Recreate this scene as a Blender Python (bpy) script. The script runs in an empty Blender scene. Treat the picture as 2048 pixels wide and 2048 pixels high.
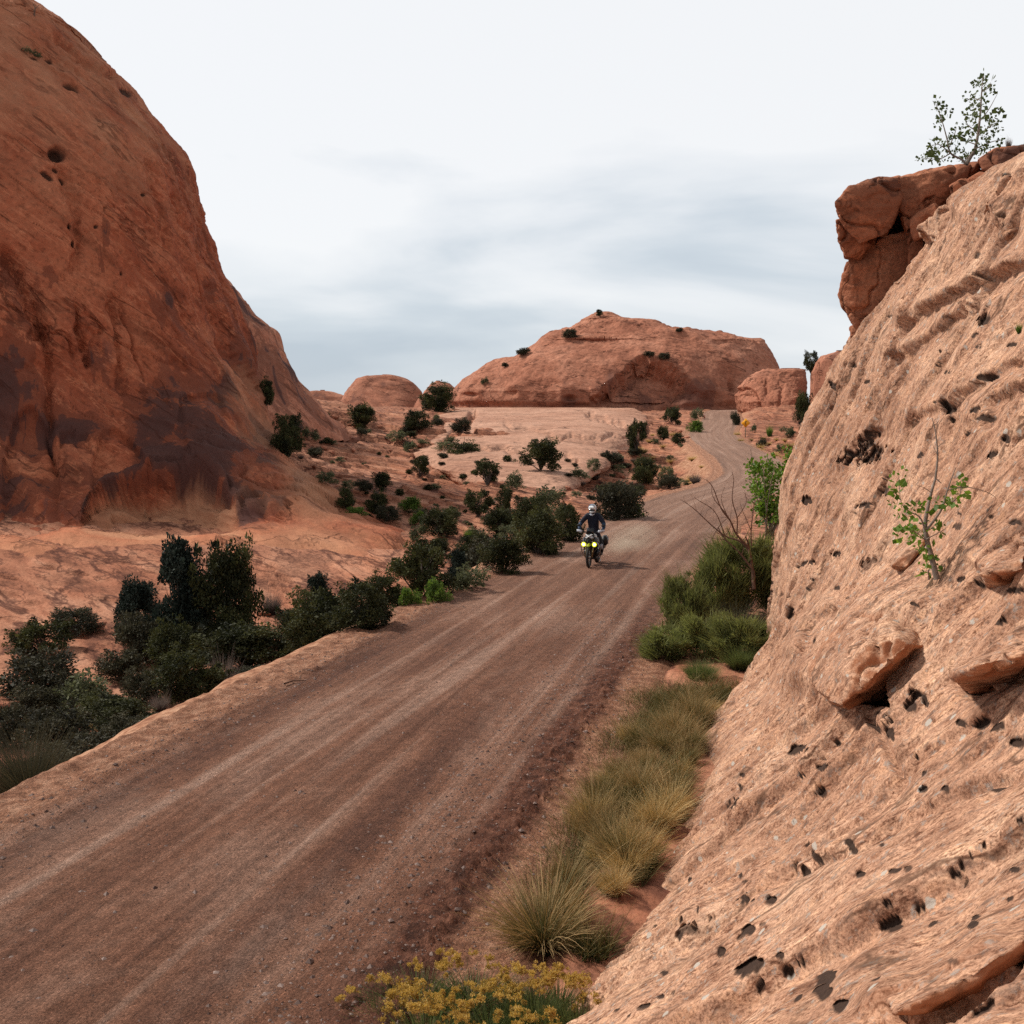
import bpy, bmesh, math, random
import numpy as np
from concurrent.futures import ThreadPoolExecutor
from mathutils import Vector, Matrix

random.seed(7)
rng = np.random.default_rng(11)
scene = bpy.context.scene
COL = scene.collection
R = math.radians

# ------------------------------------------------------------------ camera
F, CX = 2300.0, 1024.0
EYE = np.array((0.0, 0.0, 4.6))
PITCH = math.atan(174 / F)
FWD = np.array((0, math.cos(PITCH), -math.sin(PITCH)))
UP = np.array((0, math.sin(PITCH), math.cos(PITCH)))
cam_data = bpy.data.cameras.new('camera')
cam = bpy.data.objects.new('camera', cam_data)
COL.objects.link(cam)
cam.location = EYE
cam.rotation_euler = (math.pi / 2 - PITCH, 0, 0)
cam_data.sensor_width = 36
cam_data.lens = 36 * F / 2048
cam_data.clip_start = 0.1
cam_data.clip_end = 6000
scene.camera = cam

# ------------------------------------------------------------------ world, sun, exposure
SUN_EL, SUN_DIR = 47, np.array((-0.84, 0.36))
w = bpy.data.worlds.new('World')
scene.world = w
w.use_nodes = True
nt = w.node_tree
nt.nodes.clear()


def N(tree, typ, **kw):
    n = tree.nodes.new(typ)
    for k, v in kw.items():
        if k == 'inp':
            for a, b in v.items():
                n.inputs[a].default_value = b
        else:
            setattr(n, k, v)
    return n


def ramp(tree, stops, interp='LINEAR'):
    n = tree.nodes.new('ShaderNodeValToRGB')
    cr = n.color_ramp
    cr.interpolation = interp
    while len(cr.elements) < len(stops):
        cr.elements.new(0.5)
    for e, (p, c) in zip(cr.elements, stops):
        e.position = p
        e.color = (c, c, c, 1) if isinstance(c, (int, float)) else (*c, 1)
    return n


sky = N(nt, 'ShaderNodeTexSky', sky_type='NISHITA', sun_disc=False)
sky.sun_elevation = R(SUN_EL)
sky.sun_rotation = math.atan2(SUN_DIR[0], SUN_DIR[1])
bgs = N(nt, 'ShaderNodeBackground', inp={'Strength': 0.09})
nt.links.new(sky.outputs[0], bgs.inputs['Color'])
tc = N(nt, 'ShaderNodeTexCoord')
sep = N(nt, 'ShaderNodeSeparateXYZ')
nt.links.new(tc.outputs['Generated'], sep.inputs[0])
mp = N(nt, 'ShaderNodeMapping')
mp.inputs['Location'].default_value = (0.35, 0.2, 0.05)
mp.inputs['Rotation'].default_value = (0, R(10), 0)
mp.inputs['Scale'].default_value = (1.5, 1.5, 6.0)
nt.links.new(tc.outputs['Generated'], mp.inputs[0])
cn = N(nt, 'ShaderNodeTexNoise', inp={'Scale': 1.5, 'Detail': 6, 'Roughness': 0.48, 'Distortion': 0.35})
nt.links.new(mp.outputs[0], cn.inputs['Vector'])
# cloud brightness: thin streaks low down, nearly solid white deck higher up
el = N(nt, 'ShaderNodeMapRange', inp={1: 0.0, 2: 0.30, 3: -0.17, 4: 0.32})
nt.links.new(sep.outputs['Z'], el.inputs[0])
ga = N(nt, 'ShaderNodeMath', operation='MULTIPLY_ADD', inp={1: 1.5, 2: -0.23})
nt.links.new(cn.outputs['Fac'], ga.inputs[0])
ad = N(nt, 'ShaderNodeMath', operation='ADD')
nt.links.new(ga.outputs[0], ad.inputs[0])
nt.links.new(el.outputs[0], ad.inputs[1])
cr = ramp(nt, [(0.24, (0.53, 0.605, 0.685)), (0.40, (0.66, 0.725, 0.785)), (0.56, (0.86, 0.89, 0.92)), (0.70, (0.97, 0.98, 0.99))])
nt.links.new(ad.outputs[0], cr.inputs[0])
bgc = N(nt, 'ShaderNodeBackground')
nt.links.new(cr.outputs[0], bgc.inputs['Color'])
# unseen sky overhead dimmed toward the zenith, to cut fill light and deepen shadows
zen = N(nt, 'ShaderNodeMapRange', inp={1: 0.36, 2: 0.75, 3: 0.84, 4: 0.38})
nt.links.new(sep.outputs['Z'], zen.inputs[0])
nt.links.new(zen.outputs[0], bgc.inputs['Strength'])
mx = N(nt, 'ShaderNodeMixShader', inp={0: 0.9})
nt.links.new(bgs.outputs[0], mx.inputs[1])
nt.links.new(bgc.outputs[0], mx.inputs[2])
wo = N(nt, 'ShaderNodeOutputWorld')
nt.links.new(mx.outputs[0], wo.inputs['Surface'])

sun_d = bpy.data.lights.new('sun', 'SUN')
sun_d.energy = 3.7
sun_d.angle = R(5.0)
sun_d.color = (1.0, 0.93, 0.83)
sun = bpy.data.objects.new('sun', sun_d)
COL.objects.link(sun)
sv = Vector((SUN_DIR[0], SUN_DIR[1], 0)).normalized() * math.cos(R(SUN_EL)) + Vector((0, 0, math.sin(R(SUN_EL))))
sun.rotation_euler = sv.to_track_quat('Z', 'Y').to_euler()
sun.location = (-30, 10, 60)

vs = scene.view_settings
vs.view_transform = 'Standard'
vs.look = 'None'
vs.gamma = 1
vs.exposure = 0.25
scene.cycles.max_bounces = 6
scene.cycles.diffuse_bounces = 3
scene.cycles.use_denoising = False

# ------------------------------------------------------------------ helpers


def unproj(u, v, y):
    """point on the sight line of photo pixel (u, v) at world distance y"""
    d = FWD + (u - CX) / F * np.array((1.0, 0, 0)) + (CX - v) / F * UP
    return EYE + d * (y / d[1])


def pix(P):
    r = P - EYE
    zc = r @ FWD
    zc = np.where(zc < 0.2, 0.2, zc)
    return CX + F * r[..., 0] / zc, CX - F * (r @ UP) / zc, zc


def sst(a, b, x):
    t = np.clip((x - a) / (b - a), 0, 1)
    return t * t * (3 - 2 * t)


_perm = rng.permutation(4096).astype(np.int32)
_g = rng.normal(size=(4096, 3)).astype(np.float32)
_g /= np.linalg.norm(_g, axis=1)[:, None]


def _perlin(P):
    i = np.floor(P)
    f = P - i
    i = i.astype(np.int32) & 4095
    u = f * f * f * (f * (f * 6 - 15) + 10)
    fx, fy, fz = (np.ascontiguousarray(f[:, k]) for k in range(3))
    ux, uy, uz = (np.ascontiguousarray(u[:, k]) for k in range(3))
    out = np.zeros(len(P), np.float32)
    for dx in (0, 1):
        hx = np.take(_perm, (i[:, 0] + dx) & 4095)
        wx = ux if dx else 1 - ux
        for dy in (0, 1):
            h1 = np.take(_perm, (hx + i[:, 1] + dy) & 4095)
            wxy = wx * (uy if dy else 1 - uy)
            for dz in (0, 1):
                h = np.take(_perm, (h1 + i[:, 2] + dz) & 4095)
                d = np.take(_gx, h) * (fx - dx) + np.take(_gy, h) * (fy - dy) + np.take(_gz, h) * (fz - dz)
                out += d * wxy * (uz if dz else 1 - uz)
    return out * np.float32(1.6)


_gx, _gy, _gz = (np.ascontiguousarray(_g[:, k]) for k in range(3))
_pool = ThreadPoolExecutor(4)


def perlin(P):
    P = np.asarray(P, np.float32)
    Q = P.reshape(-1, 3)
    if len(Q) < 40000:
        return _perlin(Q).reshape(P.shape[:-1])
    ch = [Q[k:k + 30000] for k in range(0, len(Q), 30000)]
    return np.concatenate(list(_pool.map(_perlin, ch))).reshape(P.shape[:-1])


def fbm(P, scale, octv=4, seed=0.0, gain=0.5):
    P = np.asarray(P, np.float32) / np.float32(scale) + np.float32(seed * 17.31 + 100)
    a, s = 1.0, 0
    for _ in range(octv):
        s = s + a * perlin(P)
        P = P * 2.13 + 7.7
        a *= gain
    return s


def ridge(P, scale, octv=3, seed=0.0):
    P = np.asarray(P, np.float32) / np.float32(scale) + np.float32(seed * 13.7 + 80)
    a, s = 1.0, 0
    for _ in range(octv):
        s = s + a * (1 - np.abs(perlin(P)) * 1.6)
        P = P * 2.1 + 3.3
        a *= 0.5
    return s


def interp(xs, ys, xi):
    """smooth cubic interpolation of ys (n, ...) at xi"""
    xs, ys, xi = np.asarray(xs, float), np.asarray(ys, float), np.asarray(xi, float)
    m = np.gradient(ys, xs, axis=0) if len(xs) > 2 else np.repeat(((ys[1:] - ys[:-1]) / (xs[1] - xs[0])), 2, 0)
    k = np.clip(np.searchsorted(xs, xi, side='right') - 1, 0, len(xs) - 2)
    h = xs[k + 1] - xs[k]
    t = np.clip((xi - xs[k]) / h, 0, 1)
    sh = (-1,) + (1,) * (ys.ndim - 1)
    t, h = t.reshape(sh), h.reshape(sh)
    return ((2 * t**3 - 3 * t**2 + 1) * ys[k] + (t**3 - 2 * t**2 + t) * h * m[k]
            + (-2 * t**3 + 3 * t**2) * ys[k + 1] + (t**3 - t**2) * h * m[k + 1])


def mesh_np(name, V, faces, mat=None, smooth=True, attrs=None, uv=None):
    """faces: (n, k) int array"""
    V = np.asarray(V, np.float32).reshape(-1, 3)
    faces = np.asarray(faces, np.int32)
    n, k = faces.shape
    me = bpy.data.meshes.new(name)
    me.vertices.add(len(V))
    me.vertices.foreach_set('co', V.ravel())
    me.loops.add(n * k)
    me.loops.foreach_set('vertex_index', faces.ravel())
    me.polygons.add(n)
    me.polygons.foreach_set('loop_start', np.arange(0, n * k, k, dtype=np.int32))
    me.polygons.foreach_set('loop_total', np.full(n, k, np.int32))
    me.polygons.foreach_set('use_smooth', np.full(n, smooth, bool))
    if attrs:
        for nm, a in attrs.items():
            at = me.attributes.new(nm, 'FLOAT', 'POINT')
            at.data.foreach_set('value', np.asarray(a, np.float32).ravel())
    if uv is not None:
        ul = me.uv_layers.new(name='UVMap')
        ul.data.foreach_set('uv', np.asarray(uv, np.float32).reshape(-1, 2)[faces.ravel()].ravel())
    me.update(calc_edges=True)
    if mat:
        me.materials.append(mat)
    return me


def grid_faces(nr, nc, wrap=False):
    idx = np.arange(nr * nc).reshape(nr, nc)
    if wrap:
        idx = np.concatenate((idx, idx[:, :1]), 1)
    return np.stack((idx[:-1, :-1], idx[:-1, 1:], idx[1:, 1:], idx[1:, :-1]), -1).reshape(-1, 4)


def grid_normals(P, wrap=False):
    if wrap:
        Q = np.concatenate((P[:, -1:], P, P[:, :1]), 1)
        du = (Q[:, 2:] - Q[:, :-2])
    else:
        du = np.gradient(P, axis=1)
    dv = np.gradient(P, axis=0)
    n = np.cross(du, dv)
    return n / (np.linalg.norm(n, axis=-1, keepdims=True) + 1e-9)


def link(name, me, parent=None):
    o = bpy.data.objects.new(name, me)
    COL.objects.link(o)
    if parent:
        o.parent = parent
    return o


def tag(o, label=None, cat=None, group=None, kind=None):
    for k, v in (('label', label), ('category', cat), ('group', group), ('kind', kind)):
        if v:
            o[k] = v
    return o


def empty(name, loc, label, cat, group=None, rz=0.0):
    o = link(name, None)
    o.location = loc
    o.rotation_euler = (0, 0, rz)
    o.empty_display_size = 0.1
    return tag(o, label, cat, group)


SURF = {}


def register(key, P):
    P = P.reshape(-1, 3)
    u, v, zc = pix(P)
    ok = (u > -100) & (u < 2148) & (v > -100) & (v < 2148) & (zc > 0.5)
    ii = np.nonzero(ok)[0]
    ii = ii[np.argsort(-zc[ii])]
    buf = np.full((1125, 1125), -1, np.int64)
    buf[((v[ii] + 100) / 2).astype(int), ((u[ii] + 100) / 2).astype(int)] = ii
    SURF[key] = (P, buf, zc)


def hit(key, u, v):
    """the nearest point of a built surface on the sight line of photo pixel (u, v)"""
    P, buf, zc = SURF[key]
    i, j = int((v + 100) / 2), int((u + 100) / 2)
    for r in range(0, 30):
        blk = buf[max(0, i - r):i + r + 1, max(0, j - r):j + r + 1].ravel()
        blk = blk[blk >= 0]
        if len(blk):
            return P[blk[np.argmin(zc[blk])]].copy()
    return None


# ------------------------------------------------------------------ materials


def new_mat(name):
    m = bpy.data.materials.new(name)
    m.use_nodes = True
    t = m.node_tree
    t.nodes.clear()
    out = t.nodes.new('ShaderNodeOutputMaterial')
    b = t.nodes.new('ShaderNodeBsdfPrincipled')
    t.links.new(b.outputs[0], out.inputs['Surface'])
    b.inputs['Specular IOR Level'].default_value = 0.25
    return m, t, b


def simple(name, col, rough=0.6, metal=0.0, emit=None, es=0.0, spec=0.3, noise=0.0):
    m, t, b = new_mat(name)
    b.inputs['Base Color'].default_value = (*col, 1)
    b.inputs['Roughness'].default_value = rough
    b.inputs['Metallic'].default_value = metal
    b.inputs['Specular IOR Level'].default_value = spec
    if noise:
        tcn = N(t, 'ShaderNodeTexCoord')
        nz = N(t, 'ShaderNodeTexNoise', inp={'Scale': noise, 'Detail': 5})
        t.links.new(tcn.outputs['Object'], nz.inputs['Vector'])
        c = ramp(t, [(0.35, tuple(x * 0.75 for x in col)), (0.65, tuple(min(1, x * 1.2) for x in col))])
        t.links.new(nz.outputs['Fac'], c.inputs[0])
        t.links.new(c.outputs[0], b.inputs['Base Color'])
    if emit:
        b.inputs['Emission Color'].default_value = (*emit, 1)
        b.inputs['Emission Strength'].default_value = es
    return m


def mixc(t, fac, a, b, blend='MIX'):
    n = N(t, 'ShaderNodeMix', data_type='RGBA', blend_type=blend)
    for sock, val in ((n.inputs[0], fac), (n.inputs[6], a), (n.inputs[7], b)):
        if hasattr(val, 'is_linked'):
            t.links.new(val, sock)
        elif isinstance(val, tuple):
            sock.default_value = (*val, 1)
        else:
            sock.default_value = val
    return n.outputs[2]


def noise_node(t, vec, scale, detail=5, rough=0.55, dist=0.0):
    n = N(t, 'ShaderNodeTexNoise', inp={'Scale': scale, 'Detail': detail, 'Roughness': rough, 'Distortion': dist})
    t.links.new(vec, n.inputs['Vector'])
    return n.outputs['Fac']


def mapped(t, vec, rot=(0, 0, 0), scale=(1, 1, 1)):
    m = N(t, 'ShaderNodeMapping')
    m.inputs['Rotation'].default_value = rot
    m.inputs['Scale'].default_value = scale
    t.links.new(vec, m.inputs[0])
    return m.outputs[0]


def basis_coords(t, vec, axes, scales):
    """coordinates of vec along three axes, each scaled: stretched noise along bedding"""
    outs = []
    for a, s in zip(axes, scales):
        d = N(t, 'ShaderNodeVectorMath', operation='DOT_PRODUCT')
        d.inputs[1].default_value = tuple(x * s for x in a)
        t.links.new(vec, d.inputs[0])
        outs.append(d.outputs['Value'])
    c = N(t, 'ShaderNodeCombineXYZ')
    for i, o in enumerate(outs):
        t.links.new(o, c.inputs[i])
    return c.outputs[0]


def rock_mat(name, cols, axes, size=1.0, streak=(0.3, 6.0, 3.0), varnish=0.0, vscale=(1, 1, 0.35), vth=0.56, lichen=0.0,
             cracks=0.0, cdark=0.35, ckf=(0.7, 0.55, 0.6), bump=0.25, dark=(0.10, 0.045, 0.035), fine=14.0, pits=0.0, stripes=0.0, fresh=False, veins=0.0):
    m, t, b = new_mat(name)
    g = N(t, 'ShaderNodeNewGeometry')
    P = g.outputs['Position']
    lo, mid, hi = cols
    big = noise_node(t, P, 0.35 / size, 6, 0.6, 0.3)
    r1 = ramp(t, [(0.36, lo), (0.5, mid), (0.64, hi)])
    t.links.new(big, r1.inputs[0])
    col = r1.outputs[0]
    B = basis_coords(t, P, axes, tuple(s / size for s in streak))
    st = noise_node(t, B, 1.0, 7, 0.62, 0.25)
    r2 = ramp(t, [(0.36, tuple(x * 0.62 for x in lo)), (0.46, mid), (0.54, mid), (0.64, tuple(min(1, x * 1.12) for x in hi))])
    t.links.new(st, r2.inputs[0])
    col = mixc(t, 0.45, col, r2.outputs[0])
    fn = noise_node(t, P, fine / size, 5, 0.7)
    r3 = ramp(t, [(0.36, 0.50), (0.46, 0.95), (0.55, 1.02), (0.64, 1.30)])
    t.links.new(fn, r3.inputs[0])
    col = mixc(t, 0.75, col, r3.outputs[0], 'MULTIPLY')
    if stripes:
        V = mapped(t, P, (0, 0, 0), (0.9 / size, 0.9 / size, 0.04 / size))
        sn = noise_node(t, V, 1.0, 5, 0.65)
        rs = ramp(t, [(0.40, 0.0), (0.45, 1.0), (0.50, 0.0), (0.56, 0.8), (0.60, 0.0)])
        t.links.new(sn, rs.inputs[0])
        at = N(t, 'ShaderNodeAttribute', attribute_name='stain')
        mu = N(t, 'ShaderNodeMath', operation='MULTIPLY')
        t.links.new(rs.outputs[0], mu.inputs[0])
        t.links.new(at.outputs['Fac'], mu.inputs[1])
        mu2 = N(t, 'ShaderNodeMath', operation='MULTIPLY', inp={1: stripes})
        t.links.new(mu.outputs[0], mu2.inputs[0])
        col = mixc(t, mu2.outputs[0], col, tuple(x * 1.5 for x in dark))
    if veins:
        BV = basis_coords(t, P, axes, tuple(s / size * c for s, c in zip(streak, (1.1, 0.8, 0.9))))
        ck = noise_node(t, BV, 1.3, 5, 0.6, 0.3)
        df = N(t, 'ShaderNodeMath', operation='SUBTRACT', inp={1: 0.52})
        t.links.new(ck, df.inputs[0])
        ab = N(t, 'ShaderNodeMath', operation='ABSOLUTE')
        t.links.new(df.outputs[0], ab.inputs[0])
        rk = ramp(t, [(0.0, veins), (0.016, 0.0)])
        t.links.new(ab.outputs[0], rk.inputs[0])
        col = mixc(t, rk.outputs[0], col, tuple(min(1, x * 1.25) for x in hi))
    if varnish:
        V = mapped(t, P, (R(6), R(14), 0), tuple(s / size for s in vscale))
        vn = noise_node(t, V, 0.55, 9, 0.60, 0.5)
        at = N(t, 'ShaderNodeAttribute', attribute_name='stain')
        ss = N(t, 'ShaderNodeMath', operation='MULTIPLY_ADD', inp={1: 0.16})
        t.links.new(at.outputs['Fac'], ss.inputs[0])
        t.links.new(vn, ss.inputs[2])
        rv = ramp(t, [(vth - 0.085, 0.0), (vth - 0.076, 0.85), (vth + 0.02, 1.0)])
        t.links.new(ss.outputs[0], rv.inputs[0])
        mu = N(t, 'ShaderNodeMath', operation='MULTIPLY', inp={1: varnish})
        t.links.new(rv.outputs[0], mu.inputs[0])
        col = mixc(t, mu.outputs[0], col, tuple(0.5 * x + 0.28 * y for x, y in zip(mid, dark)))
        rv = ramp(t, [(vth, 0.0), (vth + 0.012, 0.8), (vth + 0.1, 1.0)])
        t.links.new(ss.outputs[0], rv.inputs[0])
        mu = N(t, 'ShaderNodeMath', operation='MULTIPLY', inp={1: varnish})
        t.links.new(rv.outputs[0], mu.inputs[0])
        col = mixc(t, mu.outputs[0], col, dark)
    if lichen:
        B2 = basis_coords(t, P, axes, tuple(s / size for s in (8.0, 19.0, 13.0)))
        fk = noise_node(t, B2, 1.0, 5, 0.68, 0.4)
        rfk = ramp(t, [(0.36, (0.30, 0.235, 0.21)), (0.44, (0.66, 0.585, 0.55)), (0.50, (1, 1, 1)), (0.60, (1.14, 1.14, 1.12)), (0.68, (0.86, 0.90, 0.96))])
        t.links.new(fk, rfk.inputs[0])
        sp_ = noise_node(t, P, 62 / size * 0.55, 3, 0.7)
        rsp = ramp(t, [(0.36, (0.40, 0.34, 0.31)), (0.45, (0.92, 0.90, 0.89)), (0.56, (1.0, 1.0, 1.0)), (0.64, (1.25, 1.25, 1.25))])
        t.links.new(sp_, rsp.inputs[0])
        col = mixc(t, 0.85, col, rsp.outputs[0], 'MULTIPLY')
        bl_ = noise_node(t, B2, 0.30, 4, 0.65)
        rbl = ramp(t, [(0.36, (0.62, 0.55, 0.52)), (0.46, (0.90, 0.88, 0.88)), (0.54, (1.0, 1.0, 1.0)), (0.64, (1.14, 1.12, 1.06))])
        t.links.new(bl_, rbl.inputs[0])
        col = mixc(t, 0.9, col, rbl.outputs[0], 'MULTIPLY')
        mk = noise_node(t, B, 0.9, 4, 0.6)
        rmk = ramp(t, [(0.36, 0.25), (0.56, 1.0)])
        t.links.new(mk, rmk.inputs[0])
        col = mixc(t, rmk.outputs[0], col, mixc(t, 1.0, col, rfk.outputs[0], 'MULTIPLY'))
        ln = noise_node(t, P, 7.0 / size, 6, 0.7)
        rl = ramp(t, [(0.57, 0.0), (0.66, lichen)])
        t.links.new(ln, rl.inputs[0])
        col = mixc(t, rl.outputs[0], col, (0.30, 0.265, 0.235))
        ln2 = noise_node(t, B, 3.1, 7, 0.7)
        rl2 = ramp(t, [(0.55, 0.0), (0.66, lichen * 0.9)])
        t.links.new(ln2, rl2.inputs[0])
        col = mixc(t, rl2.outputs[0], col, (0.17, 0.11, 0.085))
        vo = N(t, 'ShaderNodeTexVoronoi', inp={'Scale': 2.2 / size, 'Randomness': 1.0})
        t.links.new(B if False else P, vo.inputs['Vector'])
        jit = noise_node(t, P, 22 / size, 3, 0.6)
        sb = N(t, 'ShaderNodeMath', operation='MULTIPLY_ADD', inp={1: 0.12, 2: 0.0})
        t.links.new(jit, sb.inputs[0])
        sd = N(t, 'ShaderNodeMath', operation='SUBTRACT')
        t.links.new(vo.outputs['Distance'], sd.inputs[0])
        t.links.new(sb.outputs[0], sd.inputs[1])
        rl3 = ramp(t, [(0.035, 0.85), (0.06, 0.0)])
        t.links.new(sd.outputs[0], rl3.inputs[0])
        col = mixc(t, rl3.outputs[0], col, (0.44, 0.40, 0.35))
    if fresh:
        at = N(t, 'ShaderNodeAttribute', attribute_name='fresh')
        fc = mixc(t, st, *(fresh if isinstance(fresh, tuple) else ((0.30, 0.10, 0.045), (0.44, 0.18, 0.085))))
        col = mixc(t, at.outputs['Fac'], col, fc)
    ck_h = None
    if cracks:
        BK = basis_coords(t, P, axes, tuple(s / size * c for s, c in zip(streak, ckf)))
        ck = noise_node(t, BK, 1.0, 4, 0.55, 0.35)
        df = N(t, 'ShaderNodeMath', operation='SUBTRACT', inp={1: 0.5})
        t.links.new(ck, df.inputs[0])
        ab = N(t, 'ShaderNodeMath', operation='ABSOLUTE')
        t.links.new(df.outputs[0], ab.inputs[0])
        rk = ramp(t, [(0.0, 1.0), (0.006, 0.85), (0.018, 0.0)])
        t.links.new(ab.outputs[0], rk.inputs[0])
        ckm = noise_node(t, P, 0.8 / size, 4, 0.6)
        rm = ramp(t, [(0.46, 0.0), (0.58, 1.0)])
        t.links.new(ckm, rm.inputs[0])
        mu = N(t, 'ShaderNodeMath', operation='MULTIPLY')
        t.links.new(rk.outputs[0], mu.inputs[0])
        t.links.new(rm.outputs[0], mu.inputs[1])
        ck_h = mu.outputs[0]
        mu2 = N(t, 'ShaderNodeMath', operation='MULTIPLY', inp={1: cracks})
        t.links.new(ck_h, mu2.inputs[0])
        col = mixc(t, mu2.outputs[0], col, tuple(x * cdark for x in lo))
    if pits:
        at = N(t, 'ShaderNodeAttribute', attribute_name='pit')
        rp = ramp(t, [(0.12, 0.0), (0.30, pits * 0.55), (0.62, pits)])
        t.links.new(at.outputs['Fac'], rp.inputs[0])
        col = mixc(t, rp.outputs[0], col, mixc(t, fn, (0.012, 0.007, 0.006), (0.065, 0.038, 0.027)))  # near-black tint: stained rock plus the shade inside each hole, painted in
    t.links.new(col, b.inputs['Base Color'])
    b.inputs['Roughness'].default_value = 0.92
    b.inputs['Specular IOR Level'].default_value = 0.15
    bn = noise_node(t, B, 4.0, 6, 0.65)
    ad1 = N(t, 'ShaderNodeMath', operation='MULTIPLY_ADD', inp={1: 0.6})
    t.links.new(fn, ad1.inputs[0])
    t.links.new(bn, ad1.inputs[2])
    bp = N(t, 'ShaderNodeBump', inp={'Strength': bump, 'Distance': 0.05 * size})
    hgt = ad1.outputs[0]
    if ck_h is not None:
        sb_ = N(t, 'ShaderNodeMath', operation='MULTIPLY_ADD', inp={1: -0.7})
        t.links.new(ck_h, sb_.inputs[0])
        t.links.new(hgt, sb_.inputs[2])
        hgt = sb_.outputs[0]
    t.links.new(hgt, bp.inputs['Height'])
    t.links.new(bp.outputs[0], b.inputs['Normal'])
    return m


def nrm(v):
    v = np.asarray(v, float)
    return v / np.linalg.norm(v)


# ------------------------------------------------------------------ road
ROAD = np.array([(-9.9, -18, 0.0), (-5.6, 0.3, 0.0), (-3.45, 9.47, 0.0), (-0.3, 23, 0.0), (3.0, 37.0, 0.0), (7.0, 52.5, 0.12),
                 (11.6, 67.5, 0.3), (16.6, 80.5, 0.4), (20.3, 94, 0.65), (22.4, 109, 1.3), (23.6, 125, 2.1), (24.8, 140, 2.9),
                 (27.0, 155, 3.7), (30.4, 170, 4.6), (33.6, 185, 5.5), (36.2, 200, 6.45), (39.5, 215, 7.2), (45, 230, 7.6), (56, 246, 7.8), (70, 258, 8)])
_d = np.concatenate(([0], np.cumsum(np.linalg.norm(np.diff(ROAD[:, :2], axis=0), axis=1))))
ROAD_S = np.arange(0, _d[-1], 2.0)
ROAD_C = interp(_d, ROAD, ROAD_S)


def road_sq(X, Y):
    """station along the road, signed distance from its centre (right +) and road height"""
    X, Y = X.ravel(), Y.ravel()
    best = np.full(X.shape, 1e18)
    S, Q, Z = np.zeros(X.shape), np.zeros(X.shape), np.zeros(X.shape)
    for k in range(len(ROAD_S) - 1):
        a, b = ROAD_C[k], ROAD_C[k + 1]
        ab = b[:2] - a[:2]
        L = np.hypot(*ab)
        t = np.clip(((X - a[0]) * ab[0] + (Y - a[1]) * ab[1]) / L**2, 0, 1)
        dx, dy = X - a[0] - t * ab[0], Y - a[1] - t * ab[1]
        d2 = dx * dx + dy * dy
        m = d2 < best
        best[m] = d2[m]
        S[m] = ROAD_S[k] + t[m] * L
        Z[m] = a[2] + t[m] * (b[2] - a[2])
        Q[m] = np.sign(dx[m] * ab[1] - dy[m] * ab[0]) * np.sqrt(d2[m])
    return S, Q, Z


# ------------------------------------------------------------------ terrain height
CTRL = []
for u_, v_, y_ in [(100, 1480, 25.9), (0, 1250, 42), (200, 1300, 38), (500, 1230, 42), (0, 1150, 48), (300, 1130, 50), (0, 1045, 58),
                   (300, 1070, 58), (550, 1150, 48), (500, 1050, 60), (700, 1100, 52), (850, 1130, 48), (900, 1090, 58), (1000, 1062, 62), (760, 1190, 44),
                   (1100, 1005, 76), (650, 1000, 75), (800, 1000, 76), (650, 900, 105), (800, 900, 106), (1000, 950, 92), (900, 1030, 68),
                   (1000, 850, 136), (1150, 900, 112), (1200, 960, 96), (1250, 920, 113), (1290, 880, 131), (1200, 832, 190), (1330, 850, 168), (1120, 960, 90),
                   (900, 812, 202), (1000, 815, 215), (1250, 820, 226), (1400, 822, 222), (700, 850, 132), (640, 806, 140), (750, 832, 180),
                   (700, 815, 262), (800, 815, 262), (560, 850, 108), (580, 930, 92), (1300, 840, 178)]:
    CTRL.append(unproj(u_, v_, y_))
for p_ in [(-6.9, 58, -1.4), (-4.2, 58, -1.7), (-10, 62, -1.2), (-5, 66, -1.2), (-10, 16, -2.2), (-16, 20, -2.5), (-25, 25, -2.6), (-14, 10, -2.2), (-8, 4, -2), (-25, 5, -2), (-40, 45, -1.5), (-40, 70, 1.0), (-60, 110, 4), (-40, 100, 4),
           (-60, 60, 0), (-80, 30, -1), (-60, 200, 8), (-150, 150, 7), (0, 400, 9.5), (60, 420, 9.5), (-150, 400, 9.5), (150, 400, 9.5),
           (-3, 30, -2.2), (-1, 42, -1.9), (29.5, 125, 3.1), (41, 150, 4.8), (33, 140, 3.6), (52, 205, 8.6), (44, 190, 7.2), (40, 60, 1), (30, 40, .6), (4, 10, -.1), (8, 20, 0.1), (12, 30, .2),
           (60, 120, 4), (100, 200, 8), (10, -10, 0.5), (60, 0, 1), (-40, -20, -2), (150, 100, 5), (80, 260, 9), (29, 109, 2.2), (36, 112, 3.5)]:
    CTRL.append(np.array(p_, float))
CTRL = np.array(CTRL)
_wb = (CTRL[:, 1] > 85) & (CTRL[:, 1] < 228) & (CTRL[:, 0] > -16) & (CTRL[:, 0] < 20)
CTRL[_wb, 2] -= 0.9                     # the pale whaleback is a rock of its own, above the rubble


def tps_fit(c):
    xy = c[:, :2] / 50
    d = np.linalg.norm(xy[:, None] - xy[None], axis=-1)
    K = np.where(d > 0, d**2 * np.log(d + 1e-12), 0) + np.eye(len(c)) * 0.002
    Pm = np.concatenate((np.ones((len(c), 1)), xy), 1)
    A = np.block([[K, Pm], [Pm.T, np.zeros((3, 3))]])
    return xy, np.linalg.solve(A, np.concatenate((c[:, 2], np.zeros(3))))


TPS = tps_fit(CTRL)


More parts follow.
